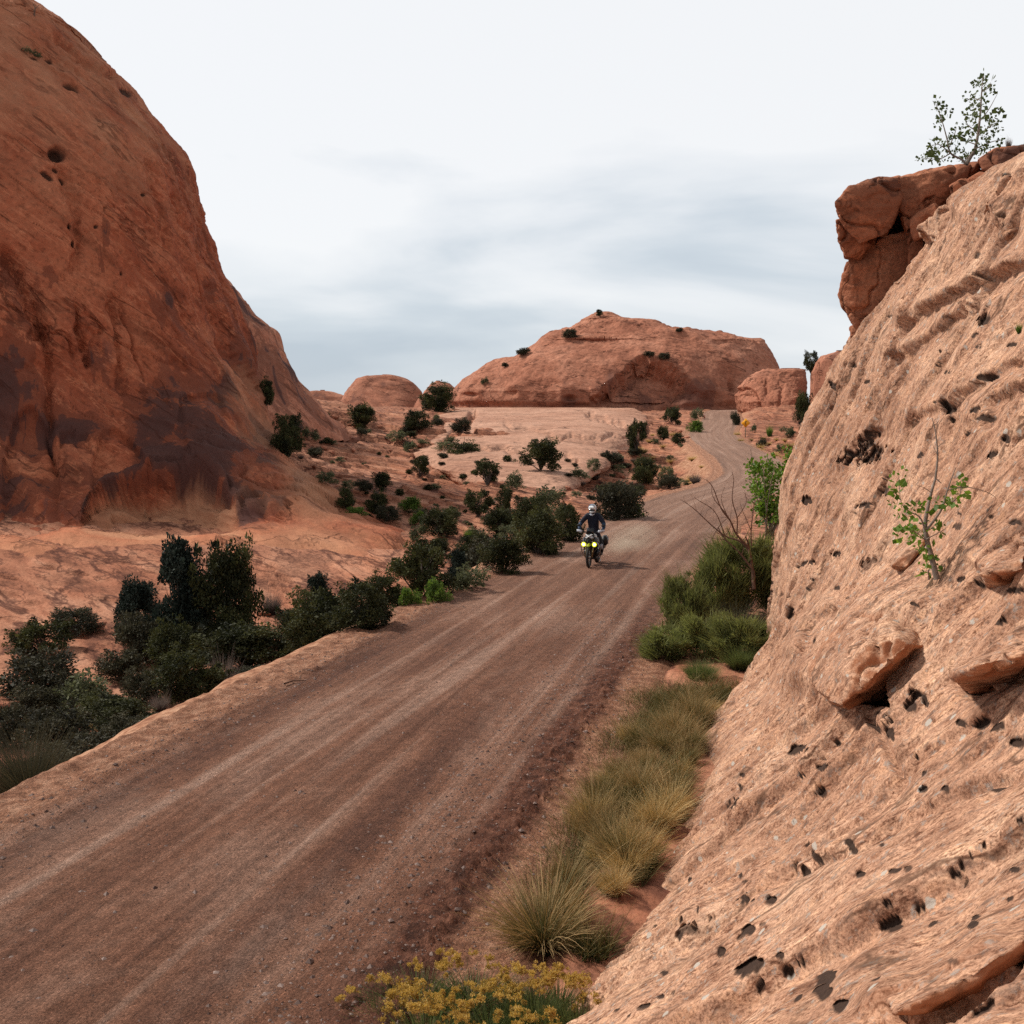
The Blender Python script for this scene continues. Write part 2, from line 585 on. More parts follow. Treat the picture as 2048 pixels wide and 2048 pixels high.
def base_z(X, Y):
    xy, wgt = TPS
    x, y = X / 50, Y / 50
    z = wgt[-3] + wgt[-2] * x + wgt[-1] * y
    for (a, b), q in zip(xy, wgt):
        d2 = (x - a)**2 + (y - b)**2
        z = z + q * 0.5 * d2 * np.log(d2 + 1e-12)
    far = sst(300, 450, np.hypot(X, Y))
    return z * (1 - far) + 9.5 * far


def terrain_z(X, Y):
    sh = X.shape
    X, Y = X.ravel(), Y.ravel()
    S, Q, Z = road_sq(X, Y)
    b = base_z(X, Y)
    P3 = np.stack((X, Y, np.zeros_like(X)), -1)
    dist = np.hypot(X, Y)
    # rolling slickrock
    b = b + 1.1 * fbm(P3, 16, 3, 1) * sst(58, 100, dist) * (1 - 0.6 * sst(110, 200, dist)) + 0.25 * fbm(P3, 5, 3, 2)
    # ledges: terraces dipping to the right
    amt = sst(26, 45, dist) * (1 - sst(240, 330, dist))
    dip = 0.14 * X - 0.02 * Y + 0.45 * fbm(P3, 18, 2, 3)
    for step, k in ((0.95, 0.7), (0.36, 0.85)):
        wv = (b + dip) / step
        fr = wv - np.floor(wv)
        target = (np.floor(wv) + sst(0.86, 0.99, fr)) * step - dip
        mask = sst(-0.3, 0.2, fbm(P3, 22, 2, 4 + step) + 0.12) * k
        b = b + (target - b) * mask * amt
    rub = sst(0.0, 0.5, fbm(P3, 11, 2, 8)) * sst(60, 90, dist) * (1 - sst(160, 200, dist))
    b = b + 0.35 * rub * np.abs(fbm(P3, 1.7, 3, 9))
    b = b + 0.06 * fbm(P3, 0.9, 3, 5)
    vg = (Q > 0) & (Y < 90)
    b = np.where(vg, Z + 0.02 + 0.05 * np.maximum(0, Q - 4.2) + 0.05 * fbm(P3, 1.3, 3, 13), b)
    wl = np.where(Q < 0, 4.25 + 0.35 * fbm(P3, 3.0, 3, 6), 3.5 + 0.3 * fbm(P3, 2.5, 2, 6))
    e = np.maximum(0, np.abs(Q) - wl)
    slope = np.where(Q < 0, 0.68, 0.45)
    n2 = 0.07 * fbm(P3, 0.7, 3, 7) * sst(0, 1.0, e) + 0.10 * sst(0, 2, e) * fbm(P3, 2.0, 2, 12)
    near_z = Z + n2 - 0.02
    z = np.clip(b, near_z - slope * e, near_z + slope * e)
    under = sst(0.35, 0.0, np.abs(Q) - wl)
    z = z - 0.10 * under
    # embankment share, for the colour of loose earth
    soil = 1 - sst(0.4, 1.6, np.abs(z - b)) if False else sst(0.15, 0.8, np.abs(z - b)) * sst(26, 8, e)
    return z.reshape(sh), soil.reshape(sh), Q.reshape(sh)


# bedding frames: (along the streak, across it, third axis)
NB_SLAB = nrm((0.15, 0.90, 0.40))
AX_SLAB = (nrm(np.cross((-0.8, -0.3, 0.5), NB_SLAB)), NB_SLAB, nrm(np.cross(NB_SLAB, np.cross((-0.8, -0.3, 0.5), NB_SLAB))))
AX_FLAT = (nrm((0.42, -0.90, -0.1)), nrm((0.16, 0.07, 1)), nrm((0.90, 0.42, 0)))
AX_DOME = (nrm((0.75, 0.3, -0.62)), nrm((0.6, 0.1, 0.78)), nrm((-0.3, 0.95, 0)))
AX_MID = (nrm((0.95, 0.2, -0.22)), nrm((0.22, 0.0, 0.97)), nrm((-0.2, 0.97, 0)))

M_SLAB = rock_mat('sandstone_near', ((0.29, 0.148, 0.092), (0.485, 0.276, 0.180), (0.63, 0.405, 0.275)), AX_SLAB, 0.55,
                  (1.2, 2.8, 2.0), lichen=0.8, ckf=(0.30, 0.30, 0.30), bump=0.42, fine=26, pits=0.97, cracks=0.8, cdark=0.3, fresh=True)
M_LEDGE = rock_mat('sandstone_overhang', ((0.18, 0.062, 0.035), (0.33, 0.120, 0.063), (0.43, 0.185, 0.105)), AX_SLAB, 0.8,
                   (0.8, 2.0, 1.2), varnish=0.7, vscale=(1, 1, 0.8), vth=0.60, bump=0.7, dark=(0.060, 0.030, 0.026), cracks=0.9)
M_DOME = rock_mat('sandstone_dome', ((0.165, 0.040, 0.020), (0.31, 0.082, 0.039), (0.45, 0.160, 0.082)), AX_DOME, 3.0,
                  (0.35, 2.6, 1.2), varnish=0.85, vscale=(1.9, 1.9, 0.75), vth=0.60, bump=0.7, dark=(0.068, 0.032, 0.028), fine=9, pits=0.85, stripes=0.9, cracks=0.55, fresh=((0.32, 0.130, 0.068), (0.54, 0.275, 0.160)), veins=0.55)  # fresh pair also paints sunlight and haze on the dome's pale parts
M_MID = rock_mat('sandstone_far_dome', ((0.215, 0.076, 0.045), (0.335, 0.135, 0.082), (0.44, 0.205, 0.133)), AX_MID, 4.0,
                 (0.4, 3.2, 1.5), varnish=0.55, vscale=(1.5, 1.5, 0.5), vth=0.62, bump=0.7, dark=(0.11, 0.050, 0.040), fine=8, stripes=0.7, cracks=0.85, pits=0.5)


def ground_mat():
    m, t, b = new_mat('slickrock_ground')
    g = N(t, 'ShaderNodeNewGeometry')
    P = g.outputs['Position']
    B = basis_coords(t, P, AX_FLAT, (0.10, 2.2, 0.6))
    big = noise_node(t, P, 0.10, 6, 0.6, 0.4)
    r1 = ramp(t, [(0.36, (0.24, 0.088, 0.050)), (0.5, (0.37, 0.155, 0.090)), (0.62, (0.47, 0.23, 0.145))])
    t.links.new(big, r1.inputs[0])
    st = noise_node(t, B, 1.0, 8, 0.65, 0.2)
    r2 = ramp(t, [(0.36, (0.085, 0.032, 0.021)), (0.45, (0.31, 0.122, 0.072)), (0.54, (0.41, 0.185, 0.112)), (0.64, (0.50, 0.26, 0.168))])
    t.links.new(st, r2.inputs[0])
    col = mixc(t, 0.6, r1.outputs[0], r2.outputs[0])
    BK = basis_coords(t, P, AX_FLAT, (0.09, 0.9, 0.30))
    for sc_, th_, w_ in ((1.0, 0.5, 0.9), (2.7, 0.5, 0.75)):
        ck = noise_node(t, BK, sc_, 5, 0.55, 0.3)
        df = N(t, 'ShaderNodeMath', operation='SUBTRACT', inp={1: th_})
        t.links.new(ck, df.inputs[0])
        ab = N(t, 'ShaderNodeMath', operation='ABSOLUTE')
        t.links.new(df.outputs[0], ab.inputs[0])
        rk = ramp(t, [(0.0, w_), (0.010, w_ * 0.7), (0.028, 0.0)])
        t.links.new(ab.outputs[0], rk.inputs[0])
        col = mixc(t, rk.outputs[0], col, (0.085, 0.032, 0.022))
    # weathered rubble and soil
    so = noise_node(t, P, 0.16, 7, 0.65)
    rs = ramp(t, [(0.54, 0.0), (0.60, 0.65)])
    t.links.new(so, rs.inputs[0])
    sc2 = noise_node(t, P, 5.0, 5, 0.7)
    rc = ramp(t, [(0.38, (0.11, 0.045, 0.03)), (0.62, (0.36, 0.165, 0.10))])
    t.links.new(sc2, rc.inputs[0])
    col = mixc(t, rs.outputs[0], col, rc.outputs[0])
    # loose sandy earth of the road bank
    at = N(t, 'ShaderNodeAttribute', attribute_name='soil')
    en = noise_node(t, P, 3.0, 6, 0.7)
    re_ = ramp(t, [(0.38, (0.22, 0.095, 0.055)), (0.5, (0.36, 0.180, 0.108)), (0.62, (0.47, 0.27, 0.172))])
    t.links.new(en, re_.inputs[0])
    col = mixc(t, at.outputs['Fac'], col, re_.outputs[0])
    fn = noise_node(t, P, 9.0, 6, 0.7)
    r3 = ramp(t, [(0.37, 0.55), (0.47, 0.97), (0.56, 1.03), (0.64, 1.25)])
    t.links.new(fn, r3.inputs[0])
    col = mixc(t, 0.8, col, r3.outputs[0], 'MULTIPLY')
    t.links.new(col, b.inputs['Base Color'])
    b.inputs['Roughness'].default_value = 0.95
    b.inputs['Specular IOR Level'].default_value = 0.12
    sm = N(t, 'ShaderNodeMath', operation='MULTIPLY_ADD', inp={1: 0.8})
    t.links.new(st, sm.inputs[0])
    t.links.new(fn, sm.inputs[2])
    bp = N(t, 'ShaderNodeBump', inp={'Strength': 0.5, 'Distance': 0.12})
    t.links.new(sm.outputs[0], bp.inputs['Height'])
    t.links.new(bp.outputs[0], b.inputs['Normal'])
    return m


# ------------------------------------------------------------------ ground sheet
az = np.radians(np.concatenate((np.linspace(-75, -26.5, 60)[:-1], np.linspace(-26.5, 27.5, 950), np.linspace(27.5, 75, 60)[1:])))
rr = np.concatenate((np.geomspace(2.5, 25, 160)[:-1], np.geomspace(25, 140, 860)[:-1], np.geomspace(140, 340, 190), np.geomspace(345, 3500, 40)))
X, Y = rr[:, None] * np.sin(az), rr[:, None] * np.cos(az)
Z, SOIL, Qq = terrain_z(X, Y)
TP = np.stack((X, Y, Z), -1)
ground = link('ground', mesh_np('ground', TP, grid_faces(*X.shape)[:, ::-1], ground_mat(), attrs={'soil': SOIL}))
tag(ground, kind='structure')
register('ground', TP)

# ------------------------------------------------------------------ road sheet


def road_mat():
    m, t, b = new_mat('gravel_road')
    uvn = N(t, 'ShaderNodeUVMap')
    uvn.uv_map = 'UVMap'
    UVv = uvn.outputs[0]
    sp = N(t, 'ShaderNodeSeparateXYZ')
    t.links.new(UVv, sp.inputs[0])
    s, q = sp.outputs[0], sp.outputs[1]
    # wandering of the edges
    wob = noise_node(t, mapped(t, UVv, scale=(0.35, 0.6, 1)), 1.0, 6, 0.7)
    qw = N(t, 'ShaderNodeMath', operation='MULTIPLY_ADD', inp={1: 0.9})
    t.links.new(wob, qw.inputs[0])
    t.links.new(q, qw.inputs[2])
    qn = N(t, 'ShaderNodeMath', operation='ADD', inp={1: -0.45})
    t.links.new(qw.outputs[0], qn.inputs[0])
    qn = qn.outputs[0]
    tr = noise_node(t, mapped(t, UVv, scale=(0.035, 1.5, 1)), 1.0, 6, 0.62, 0.12)
    r1 = ramp(t, [(0.36, (0.098, 0.044, 0.030)), (0.46, (0.172, 0.076, 0.046)), (0.54, (0.235, 0.113, 0.072)), (0.64, (0.37, 0.235, 0.178))])
    t.links.new(tr, r1.inputs[0])
    patch = noise_node(t, mapped(t, UVv, scale=(0.18, 0.55, 1)), 1.0, 7, 0.65, 0.4)
    r2 = ramp(t, [(0.38, (0.105, 0.050, 0.036)), (0.51, (0.205, 0.098, 0.063)), (0.63, (0.34, 0.210, 0.158))])
    t.links.new(patch, r2.inputs[0])
    col = mixc(t, 0.42, r1.outputs[0], r2.outputs[0])
    # wheel lines: fine grooves
    tf = noise_node(t, mapped(t, UVv, scale=(0.03, 7.0, 1)), 1.0, 4, 0.7, 0.1)
    rf = ramp(t, [(0.38, 0.80), (0.5, 1.0), (0.62, 1.15)])
    t.links.new(tf, rf.inputs[0])
    col = mixc(t, 0.7, col, rf.outputs[0], 'MULTIPLY')
    # the far, sandier stretch
    fr = N(t, 'ShaderNodeMapRange', inp={1: 38, 2: 95})
    t.links.new(s, fr.inputs[0])
    sandy = mixc(t, tr, (0.20, 0.115, 0.08), (0.36, 0.235, 0.18))
    mf = N(t, 'ShaderNodeMath', operation='MULTIPLY', inp={1: 0.6})
    t.links.new(fr.outputs[0], mf.inputs[0])
    col = mixc(t, mf.outputs[0], col, sandy)
    # sandy left shoulder, darker earth windrow on the right, sand beyond it
    rL = ramp(t, [(0.0, 1.0), (0.02, 1.0), (0.055, 0.0)])
    ml = N(t, 'ShaderNodeMapRange', inp={1: -3.12, 2: 3.9})
    t.links.new(qn, ml.inputs[0])
    t.links.new(ml.outputs[0], rL.inputs[0])
    en = noise_node(t, UVv, 4.0, 6, 0.7)
    reL = ramp(t, [(0.38, (0.20, 0.088, 0.052)), (0.5, (0.315, 0.152, 0.092)), (0.62, (0.42, 0.23, 0.15))])
    t.links.new(en, reL.inputs[0])
    lft = N(t, 'ShaderNodeMapRange', inp={1: -2.85, 2: -3.15})
    t.links.new(qn, lft.inputs[0])
    col = mixc(t, lft.outputs[0], col, reL.outputs[0])
    wr = N(t, 'ShaderNodeMapRange', inp={1: 2.0, 2: 2.35})
    t.links.new(qn, wr.inputs[0])
    reW = ramp(t, [(0.38, (0.062, 0.025, 0.016)), (0.5, (0.125, 0.050, 0.031)), (0.62, (0.20, 0.088, 0.055))])
    t.links.new(en, reW.inputs[0])
    nearw = N(t, 'ShaderNodeMapRange', inp={1: 45, 2: 28})
    t.links.new(s, nearw.inputs[0])
    nw2 = N(t, 'ShaderNodeMapRange', inp={1: 45, 2: 55, 3: 1.0, 4: 0.0})
    t.links.new(s, nw2.inputs[0])
    mw = N(t, 'ShaderNodeMath', operation='MULTIPLY')
    t.links.new(wr.outputs[0], mw.inputs[0])
    t.links.new(nw2.outputs[0], mw.inputs[1])
    col = mixc(t, mw.outputs[0], col, reW.outputs[0])
    rg = N(t, 'ShaderNodeMapRange', inp={1: 2.75, 2: 2.95})
    t.links.new(qn, rg.inputs[0])
    reR = ramp(t, [(0.38, (0.19, 0.085, 0.05)), (0.5, (0.30, 0.142, 0.085)), (0.62, (0.41, 0.22, 0.14))])
    t.links.new(en, reR.inputs[0])
    col = mixc(t, rg.outputs[0], col, reR.outputs[0])
    gm = noise_node(t, UVv, 5.5, 5, 0.75)
    rgm = ramp(t, [(0.38, 0.70), (0.5, 1.0), (0.62, 1.28)])
    t.links.new(gm, rgm.inputs[0])
    col = mixc(t, 0.8, col, rgm.outputs[0], 'MULTIPLY')
    fn = noise_node(t, UVv, 24.0, 5, 0.8)
    f2 = noise_node(t, UVv, 46.0, 3, 0.7)
    rf2 = ramp(t, [(0.38, 0.35), (0.46, 0.90), (0.54, 1.06), (0.62, 1.9)])
    t.links.new(f2, rf2.inputs[0])
    col = mixc(t, 0.55, col, rf2.outputs[0], 'MULTIPLY')
    r3 = ramp(t, [(0.37, 0.42), (0.46, 0.92), (0.54, 1.06), (0.63, 1.6)])
    t.links.new(fn, r3.inputs[0])
    col = mixc(t, 0.65, col, r3.outputs[0], 'MULTIPLY')
    t.links.new(col, b.inputs['Base Color'])
    b.inputs['Roughness'].default_value = 0.93
    b.inputs['Specular IOR Level'].default_value = 0.15
    sm = N(t, 'ShaderNodeMath', operation='MULTIPLY_ADD', inp={1: 0.5})
    t.links.new(tf, sm.inputs[0])
    t.links.new(fn, sm.inputs[2])
    bp = N(t, 'ShaderNodeBump', inp={'Strength': 1.0, 'Distance': 0.06})
    t.links.new(sm.outputs[0], bp.inputs['Height'])
    t.links.new(bp.outputs[0], b.inputs['Normal'])
    return m


ss_ = np.concatenate((np.arange(14, 40, 0.045), np.arange(40, 80, 0.12), np.arange(80, ROAD_S[-1] - 3, 0.4)))
# q fine at the clod lines
qq_ = np.concatenate((np.linspace(-4.5, -2.6, 60)[:-1], np.linspace(-2.6, 1.9, 70)[:-1], np.linspace(1.9, 3.9, 75)))
Cc = interp(_d, ROAD, ss_)
Tg = np.gradient(Cc[:, :2], ss_, axis=0)
Tg /= np.linalg.norm(Tg, axis=1)[:, None]
RN = np.stack((Tg[:, 1], -Tg[:, 0]), -1)
RP = np.zeros((len(ss_), len(qq_), 3))
RP[..., :2] = Cc[:, None, :2] + RN[:, None] * qq_[None, :, None]
SS, QQ = np.meshgrid(ss_, qq_, indexing='ij')
P3 = np.stack((SS, QQ, np.zeros_like(SS)), -1)
PA = P3 * np.array((0.06, 1.6, 1))
zr = Cc[:, None, 2] + 0.03 - 0.012 * np.abs(QQ)
zr = zr + 0.028 * fbm(PA, 1.0, 4, 21) + 0.006 * fbm(P3, 0.25, 2, 22)
edge = QQ + 0.25 * fbm(P3, 2.5, 3, 23) + 0.1 * fbm(P3, 0.5, 2, 27)
near = np.clip((60 - SS) / 25, 0, 1)
zr = zr + 0.06 * np.exp(-((edge + 3.0) / 0.22)**2) * (0.6 + 0.8 * np.abs(fbm(P3, 0.22, 3, 24)))
cl = np.exp(-((edge - 2.62) / 0.20)**2)
zr = zr + near * cl * (0.03 + 0.10 * np.abs(fbm(P3, 0.14, 3, 25)))
zr = zr + near * np.exp(-((edge - 2.2) / 0.3)**2) * (0.03 + 0.05 * np.abs(fbm(P3 * np.array((1, 1.0, 1)), 0.12, 2, 26)))
zr = zr + sst(-2.8, -3.2, edge) * (0.05 * fbm(P3, 0.5, 4, 28) + 0.035 * np.maximum(0, fbm(P3, 0.13, 3, 30)) * sst(-0.1, 0.5, fbm(P3, 0.9, 2, 20)))
zr = zr - sst(-3.9, -4.5, QQ) * 0.5 * (1 + 0.3 * fbm(P3, 1.2, 2, 29)) - sst(3.3, 3.9, QQ) * 0.22
RP[..., 2] = zr
road = link('gravel_road', mesh_np('gravel_road', RP, grid_faces(*SS.shape)[:, ::-1], road_mat(), uv=P3[..., :2]))
tag(road, kind='structure')
register('road', RP)

# ------------------------------------------------------------------ near slab on the right: cross sections (x, z) at distance y
SEC = {
    0.6: [(-4.4, -1.2), (-3.2, 0.7), (-1.6, 2.6), (0, 2.95), (1.5, 3.35), (3, 4.3), (5, 6.8), (8, 8.6), (13, 9)],
    3.0: [(-3.6, -1.2), (-2.7, 0), (-1.3, 1.6), (0, 2.4), (1.4, 2.95), (3.0, 4.2), (5, 7.0), (8, 8.8), (13, 9)],
    5.0: [(-2.12, -1.2), (-1.17, 0), (-0.15, 1.05), (0.92, 1.85), (2.0, 2.75), (3.3, 4.35), (5.1, 7.2), (8, 9.0), (13, 9.2)],
    6.6: [(-1.33, -1.2), (-0.43, 0), (0.68, 1.0), (1.65, 1.9), (2.7, 3.0), (3.9, 4.7), (5.3, 7.2), (8.2, 9.0), (13, 9.4)],
    9.0: [(-0.25, -1.2), (0.65, 0), (1.72, 1.0), (2.82, 2.15), (3.8, 3.5), (4.8, 5.3), (5.9, 7.5), (8.8, 8.3), (13, 8.5)],
    11.6: [(0.7, -1.2), (1.5, 0), (2.43, 1.0), (3.42, 2.3), (4.35, 3.9), (5.3, 5.9), (6.2, 7.8), (9, 8.4), (13.5, 8.6)],
    14.5: [(1.5, -1.2), (2.3, 0), (3.22, 1.0), (4.2, 2.45), (4.9, 4.25), (5.7, 6.25), (6.5, 8.05), (9.4, 8.6), (14, 8.8)],
    18.0: [(2.5, -1.2), (3.15, 0), (4.1, 1.05), (4.75, 2.6), (5.4, 4.6), (5.95, 6.6), (7.0, 8.2), (9.5, 8.8), (14, 9)],
    20.2: [(4.0, -1.2), (4.4, 0), (4.68, 1.2), (4.92, 2.6), (5.45, 4.4), (6.3, 6.6), (7.65, 8.1), (9.8, 8.9), (14, 9)],
    22.0: [(4.75, -1.2), (4.97, 0), (5.05, 1.3), (5.12, 2.6), (5.5, 4.3), (6.45, 6.25), (8.3, 8.0), (10.5, 8.9), (14.5, 9)],
    26.0: [(5.8, -1.2), (6.1, 0), (6.2, 1.2), (6.4, 2.6), (6.85, 4.4), (7.75, 6.5), (9.3, 8.0), (12, 9), (15, 9)],
    32.0: [(8.0, -1.2), (8.4, 0), (8.6, 1.4), (9.0, 2.9), (9.8, 4.6), (10.9, 6.5), (11.9, 8.2), (15, 9), (19, 9)],
    40.0: [(11.2, -1.2), (11.8, 0), (12.3, 1.2), (13.0, 2.4), (14.2, 3.6), (15.8, 4.8), (17.6, 5.6), (20.5, 6), (24, 6)],
    52.0: [(16.2, -1.2), (17.0, 0), (17.6, .6), (18.5, 1.0), (20, 1.4), (21.5, 1.7), (23.5, 1.9), (26.5, 2.0), (30, 2.0)],
}
ys_ = np.array(sorted(SEC))
ctrl = np.array([SEC[k] for k in sorted(SEC)], float)
yv = np.concatenate((np.geomspace(0.6, 3.2, 30)[:-1], np.geomspace(3.2, 34, 960)[:-1], np.geomspace(34, 52, 40)))
cy = interp(ys_, ctrl, yv)
tv = np.concatenate((np.linspace(0, 0.8, 20)[:-1], np.linspace(0.8, 6.6, 800)[:-1], np.linspace(6.6, 8, 40)))
xz = interp(np.arange(9), cy.transpose(1, 0, 2), tv)            # (nt, ny, 2)
SP = np.stack((xz[..., 0], np.broadcast_to(yv, xz.shape[:2]), xz[..., 1]), -1)
SP = SP.transpose(1, 0, 2).copy()
n0 = -grid_normals(SP)
if n0[400, 400] @ np.array((-1, -0.3, 1)) < 0:
    n0 = -n0
Ps = SP.copy()
disp = 0.13 * fbm(SP, 2.6, 3, 31) + 0.06 * fbm(SP, 0.9, 3, 32) - 0.05
wv = SP @ NB_SLAB + 0.16 * fbm(SP, 1.6, 3, 33)
BC = np.stack((SP @ AX_SLAB[0], wv, SP @ AX_SLAB[2]), -1)
lay = 0
for step, amp, sd in ((0.85, 0.13, 1), (0.30, 0.045, 2)):
    fr = wv / step - np.floor(wv / step)
    saw = sst(0, 0.10, fr) * (1 - sst(0.10, 1.0, fr)) - 0.5
    mk = sst(0.0, 0.4, fbm(BC * np.array((0.35, 1.2, 0.6)), 0.9, 2, 34 + sd) + 0.05)
    lay = lay + saw * mk * amp
disp = disp + lay
U, V, ZC = pix(SP + n0 * disp[..., None])
rough_ = 0.12 + 1.05 * sst(-0.2, 0.4, fbm(SP, 1.3, 2, 47))
disp = disp + 0.008 * rough_ * fbm(BC * np.array((0.35, 1.3, 0.7)), 0.14, 4, 36)
disp = disp + 0.012 * rough_ * fbm(SP, 0.085, 3, 37)
mpx = ZC / F                                                       # metres per photo pixel
pit = np.zeros(U.shape)
fresh = np.zeros(U.shape)
bore = np.zeros(U.shape)                       # pits are bored level into the face, along the line of sight
NZ1, NZ2 = fbm(SP, 0.16, 2, 44), fbm(SP, 0.16, 2, 45)


def bowl(U, V, u, v, a, b, ang, sharp=0.55):
    c, s = math.cos(ang), math.sin(ang)
    x, y = (U - u), -(V - v)
    d = np.sqrt(((x * c + y * s) / a)**2 + ((-x * s + y * c) / b)**2)
    return 1 - sst(sharp, 1.0, d)


def carve(u, v, a, b, ang=40, k=1.0, stain=1.0):
    if not (1000 < u < 2100 and 250 < v < 2100):
        return
    a, b = a * 0.85, b * 0.85
    m = max(a, b) * 1.6 + 4
    sel = (np.abs(U - u) < m) & (np.abs(V - v) < m)
    if not sel.any():
        return
    uu, vv = U[sel], V[sel]
    wob = NZ1[sel]
    h = bowl(uu + wob * a * 0.55, vv + NZ2[sel] * b * 0.55, u, v, a, b, R(ang), 0.62)
    bore[sel] = np.maximum(bore[sel], h * mpx[sel] * min(a, b) * 1.7 * k)
    pit[sel] = np.maximum(pit[sel], h * stain)  # darkness of the hole, its inner shade included in the colour


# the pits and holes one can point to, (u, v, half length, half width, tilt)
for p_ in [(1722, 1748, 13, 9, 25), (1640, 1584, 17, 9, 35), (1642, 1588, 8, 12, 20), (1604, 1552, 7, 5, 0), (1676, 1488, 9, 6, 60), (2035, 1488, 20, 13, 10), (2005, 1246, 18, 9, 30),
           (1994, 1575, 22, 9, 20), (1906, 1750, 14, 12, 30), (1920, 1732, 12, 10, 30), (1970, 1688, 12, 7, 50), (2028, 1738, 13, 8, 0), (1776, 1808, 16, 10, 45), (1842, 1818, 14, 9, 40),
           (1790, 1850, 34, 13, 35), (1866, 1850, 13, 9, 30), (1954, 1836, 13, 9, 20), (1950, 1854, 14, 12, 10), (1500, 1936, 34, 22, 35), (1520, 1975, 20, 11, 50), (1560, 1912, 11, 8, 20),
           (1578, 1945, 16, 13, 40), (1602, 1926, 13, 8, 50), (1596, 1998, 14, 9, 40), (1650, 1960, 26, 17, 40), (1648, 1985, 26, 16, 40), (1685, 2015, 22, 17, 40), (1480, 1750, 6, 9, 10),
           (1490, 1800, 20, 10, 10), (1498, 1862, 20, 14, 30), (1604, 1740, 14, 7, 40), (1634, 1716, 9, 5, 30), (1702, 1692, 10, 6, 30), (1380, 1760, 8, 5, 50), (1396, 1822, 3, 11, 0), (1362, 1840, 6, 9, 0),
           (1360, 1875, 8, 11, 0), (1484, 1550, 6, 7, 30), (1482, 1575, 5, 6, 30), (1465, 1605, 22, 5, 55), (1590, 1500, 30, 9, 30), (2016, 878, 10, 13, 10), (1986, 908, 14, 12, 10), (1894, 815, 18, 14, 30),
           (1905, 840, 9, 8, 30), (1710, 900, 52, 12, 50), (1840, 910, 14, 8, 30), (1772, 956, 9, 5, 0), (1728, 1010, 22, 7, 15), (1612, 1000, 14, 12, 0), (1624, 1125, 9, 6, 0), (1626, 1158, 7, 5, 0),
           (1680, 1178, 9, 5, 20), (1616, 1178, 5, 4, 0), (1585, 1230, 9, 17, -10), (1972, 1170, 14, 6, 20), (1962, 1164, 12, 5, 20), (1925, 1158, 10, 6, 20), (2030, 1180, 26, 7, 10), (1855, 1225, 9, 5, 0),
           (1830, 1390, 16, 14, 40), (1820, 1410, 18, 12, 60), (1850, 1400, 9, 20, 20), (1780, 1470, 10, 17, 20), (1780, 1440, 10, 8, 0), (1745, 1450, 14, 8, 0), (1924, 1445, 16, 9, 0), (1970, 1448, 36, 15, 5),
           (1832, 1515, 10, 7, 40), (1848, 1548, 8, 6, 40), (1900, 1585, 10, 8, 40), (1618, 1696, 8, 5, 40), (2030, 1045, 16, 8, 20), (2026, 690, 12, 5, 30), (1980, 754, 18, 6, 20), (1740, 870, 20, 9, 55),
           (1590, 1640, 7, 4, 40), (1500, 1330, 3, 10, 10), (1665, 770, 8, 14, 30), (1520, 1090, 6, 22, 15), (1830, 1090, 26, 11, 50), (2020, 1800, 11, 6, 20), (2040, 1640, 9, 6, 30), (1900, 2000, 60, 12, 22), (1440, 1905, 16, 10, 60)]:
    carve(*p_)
prng = random.Random(5)
for cu, cv, n, sp, sz in [(1950, 560, 40, 150, 5), (1850, 720, 45, 150, 5), (1700, 1000, 40, 160, 5), (1960, 900, 45, 140, 7), (1560, 1150, 30, 70, 4), (1650, 1300, 20, 120, 5), (1950, 1330, 26, 120, 6),
                          (1800, 1650, 26, 200, 6), (1500, 1700, 30, 160, 6), (1400, 1900, 30, 120, 6), (1900, 1900, 30, 150, 8), (1300, 1990, 20, 90, 6), (1700, 1420, 20, 120, 5)]:
    for _ in range(n // 4):
        s_ = sz * prng.lognormvariate(0, 0.45)
        carve(prng.gauss(cu, sp * 0.6), prng.gauss(cv, sp * 0.6), s_ * prng.uniform(1, 2.2), s_ * prng.uniform(0.6, 1.0), prng.gauss(38 if cv < 1300 else 25, 14), 1.0, prng.uniform(0.4, 1))


def polyd(U, V, pts):
    """signed distance (above +) and arc share of a polyline in photo pixels"""
    best = np.full(U.shape, 1e9)
    sg = np.zeros(U.shape)
    tt = np.zeros(U.shape)
    for k, ((a, b), (c, d)) in enumerate(zip(pts[:-1], pts[1:])):
        L2 = (c - a)**2 + (d - b)**2
        t = np.clip(((U - a) * (c - a) + (V - b) * (d - b)) / L2, 0, 1)
        dx, dy = U - a - t * (c - a), V - b - t * (d - b)
        dd = np.hypot(dx, dy)
        m = dd < best
        best[m] = dd[m]
        sg[m] = np.sign(dx * (d - b) - dy * (c - a))[m]
        tt[m] = (k + t[m]) / (len(pts) - 1)
    return best * sg, tt


def shelf(pts, up, out, width_up, width_dn, jag=3.0, sharp=7.0):
    """a rock lip: bulges out above the line and falls away below it (metres)"""
    global disp
    us, vs_ = [p[0] for p in pts], [p[1] for p in pts]
    m = max(width_up, width_dn) + 30
    sel = (U > min(us) - m) & (U < max(us) + m) & (V > min(vs_) - m) & (V < max(vs_) + m)
    uu, vv = U[sel], V[sel]
    d, t = polyd(uu, vv, pts)
    d = d + jag * 1.6 * fbm(np.stack((uu, vv, np.full_like(uu, us[0])), -1), 60, 2, 38)
    ends = sst(0, 0.12, t) * (1 - sst(0.88, 1.0, t))
    h = np.where(d > 0, up * np.exp(-(d / width_up)**2) * sst(-sharp, sharp, d), 0) - out * np.exp(-(np.minimum(d, 0) / width_dn)**2) * (1 - sst(-sharp, sharp, d))
    disp[sel] += h * ends


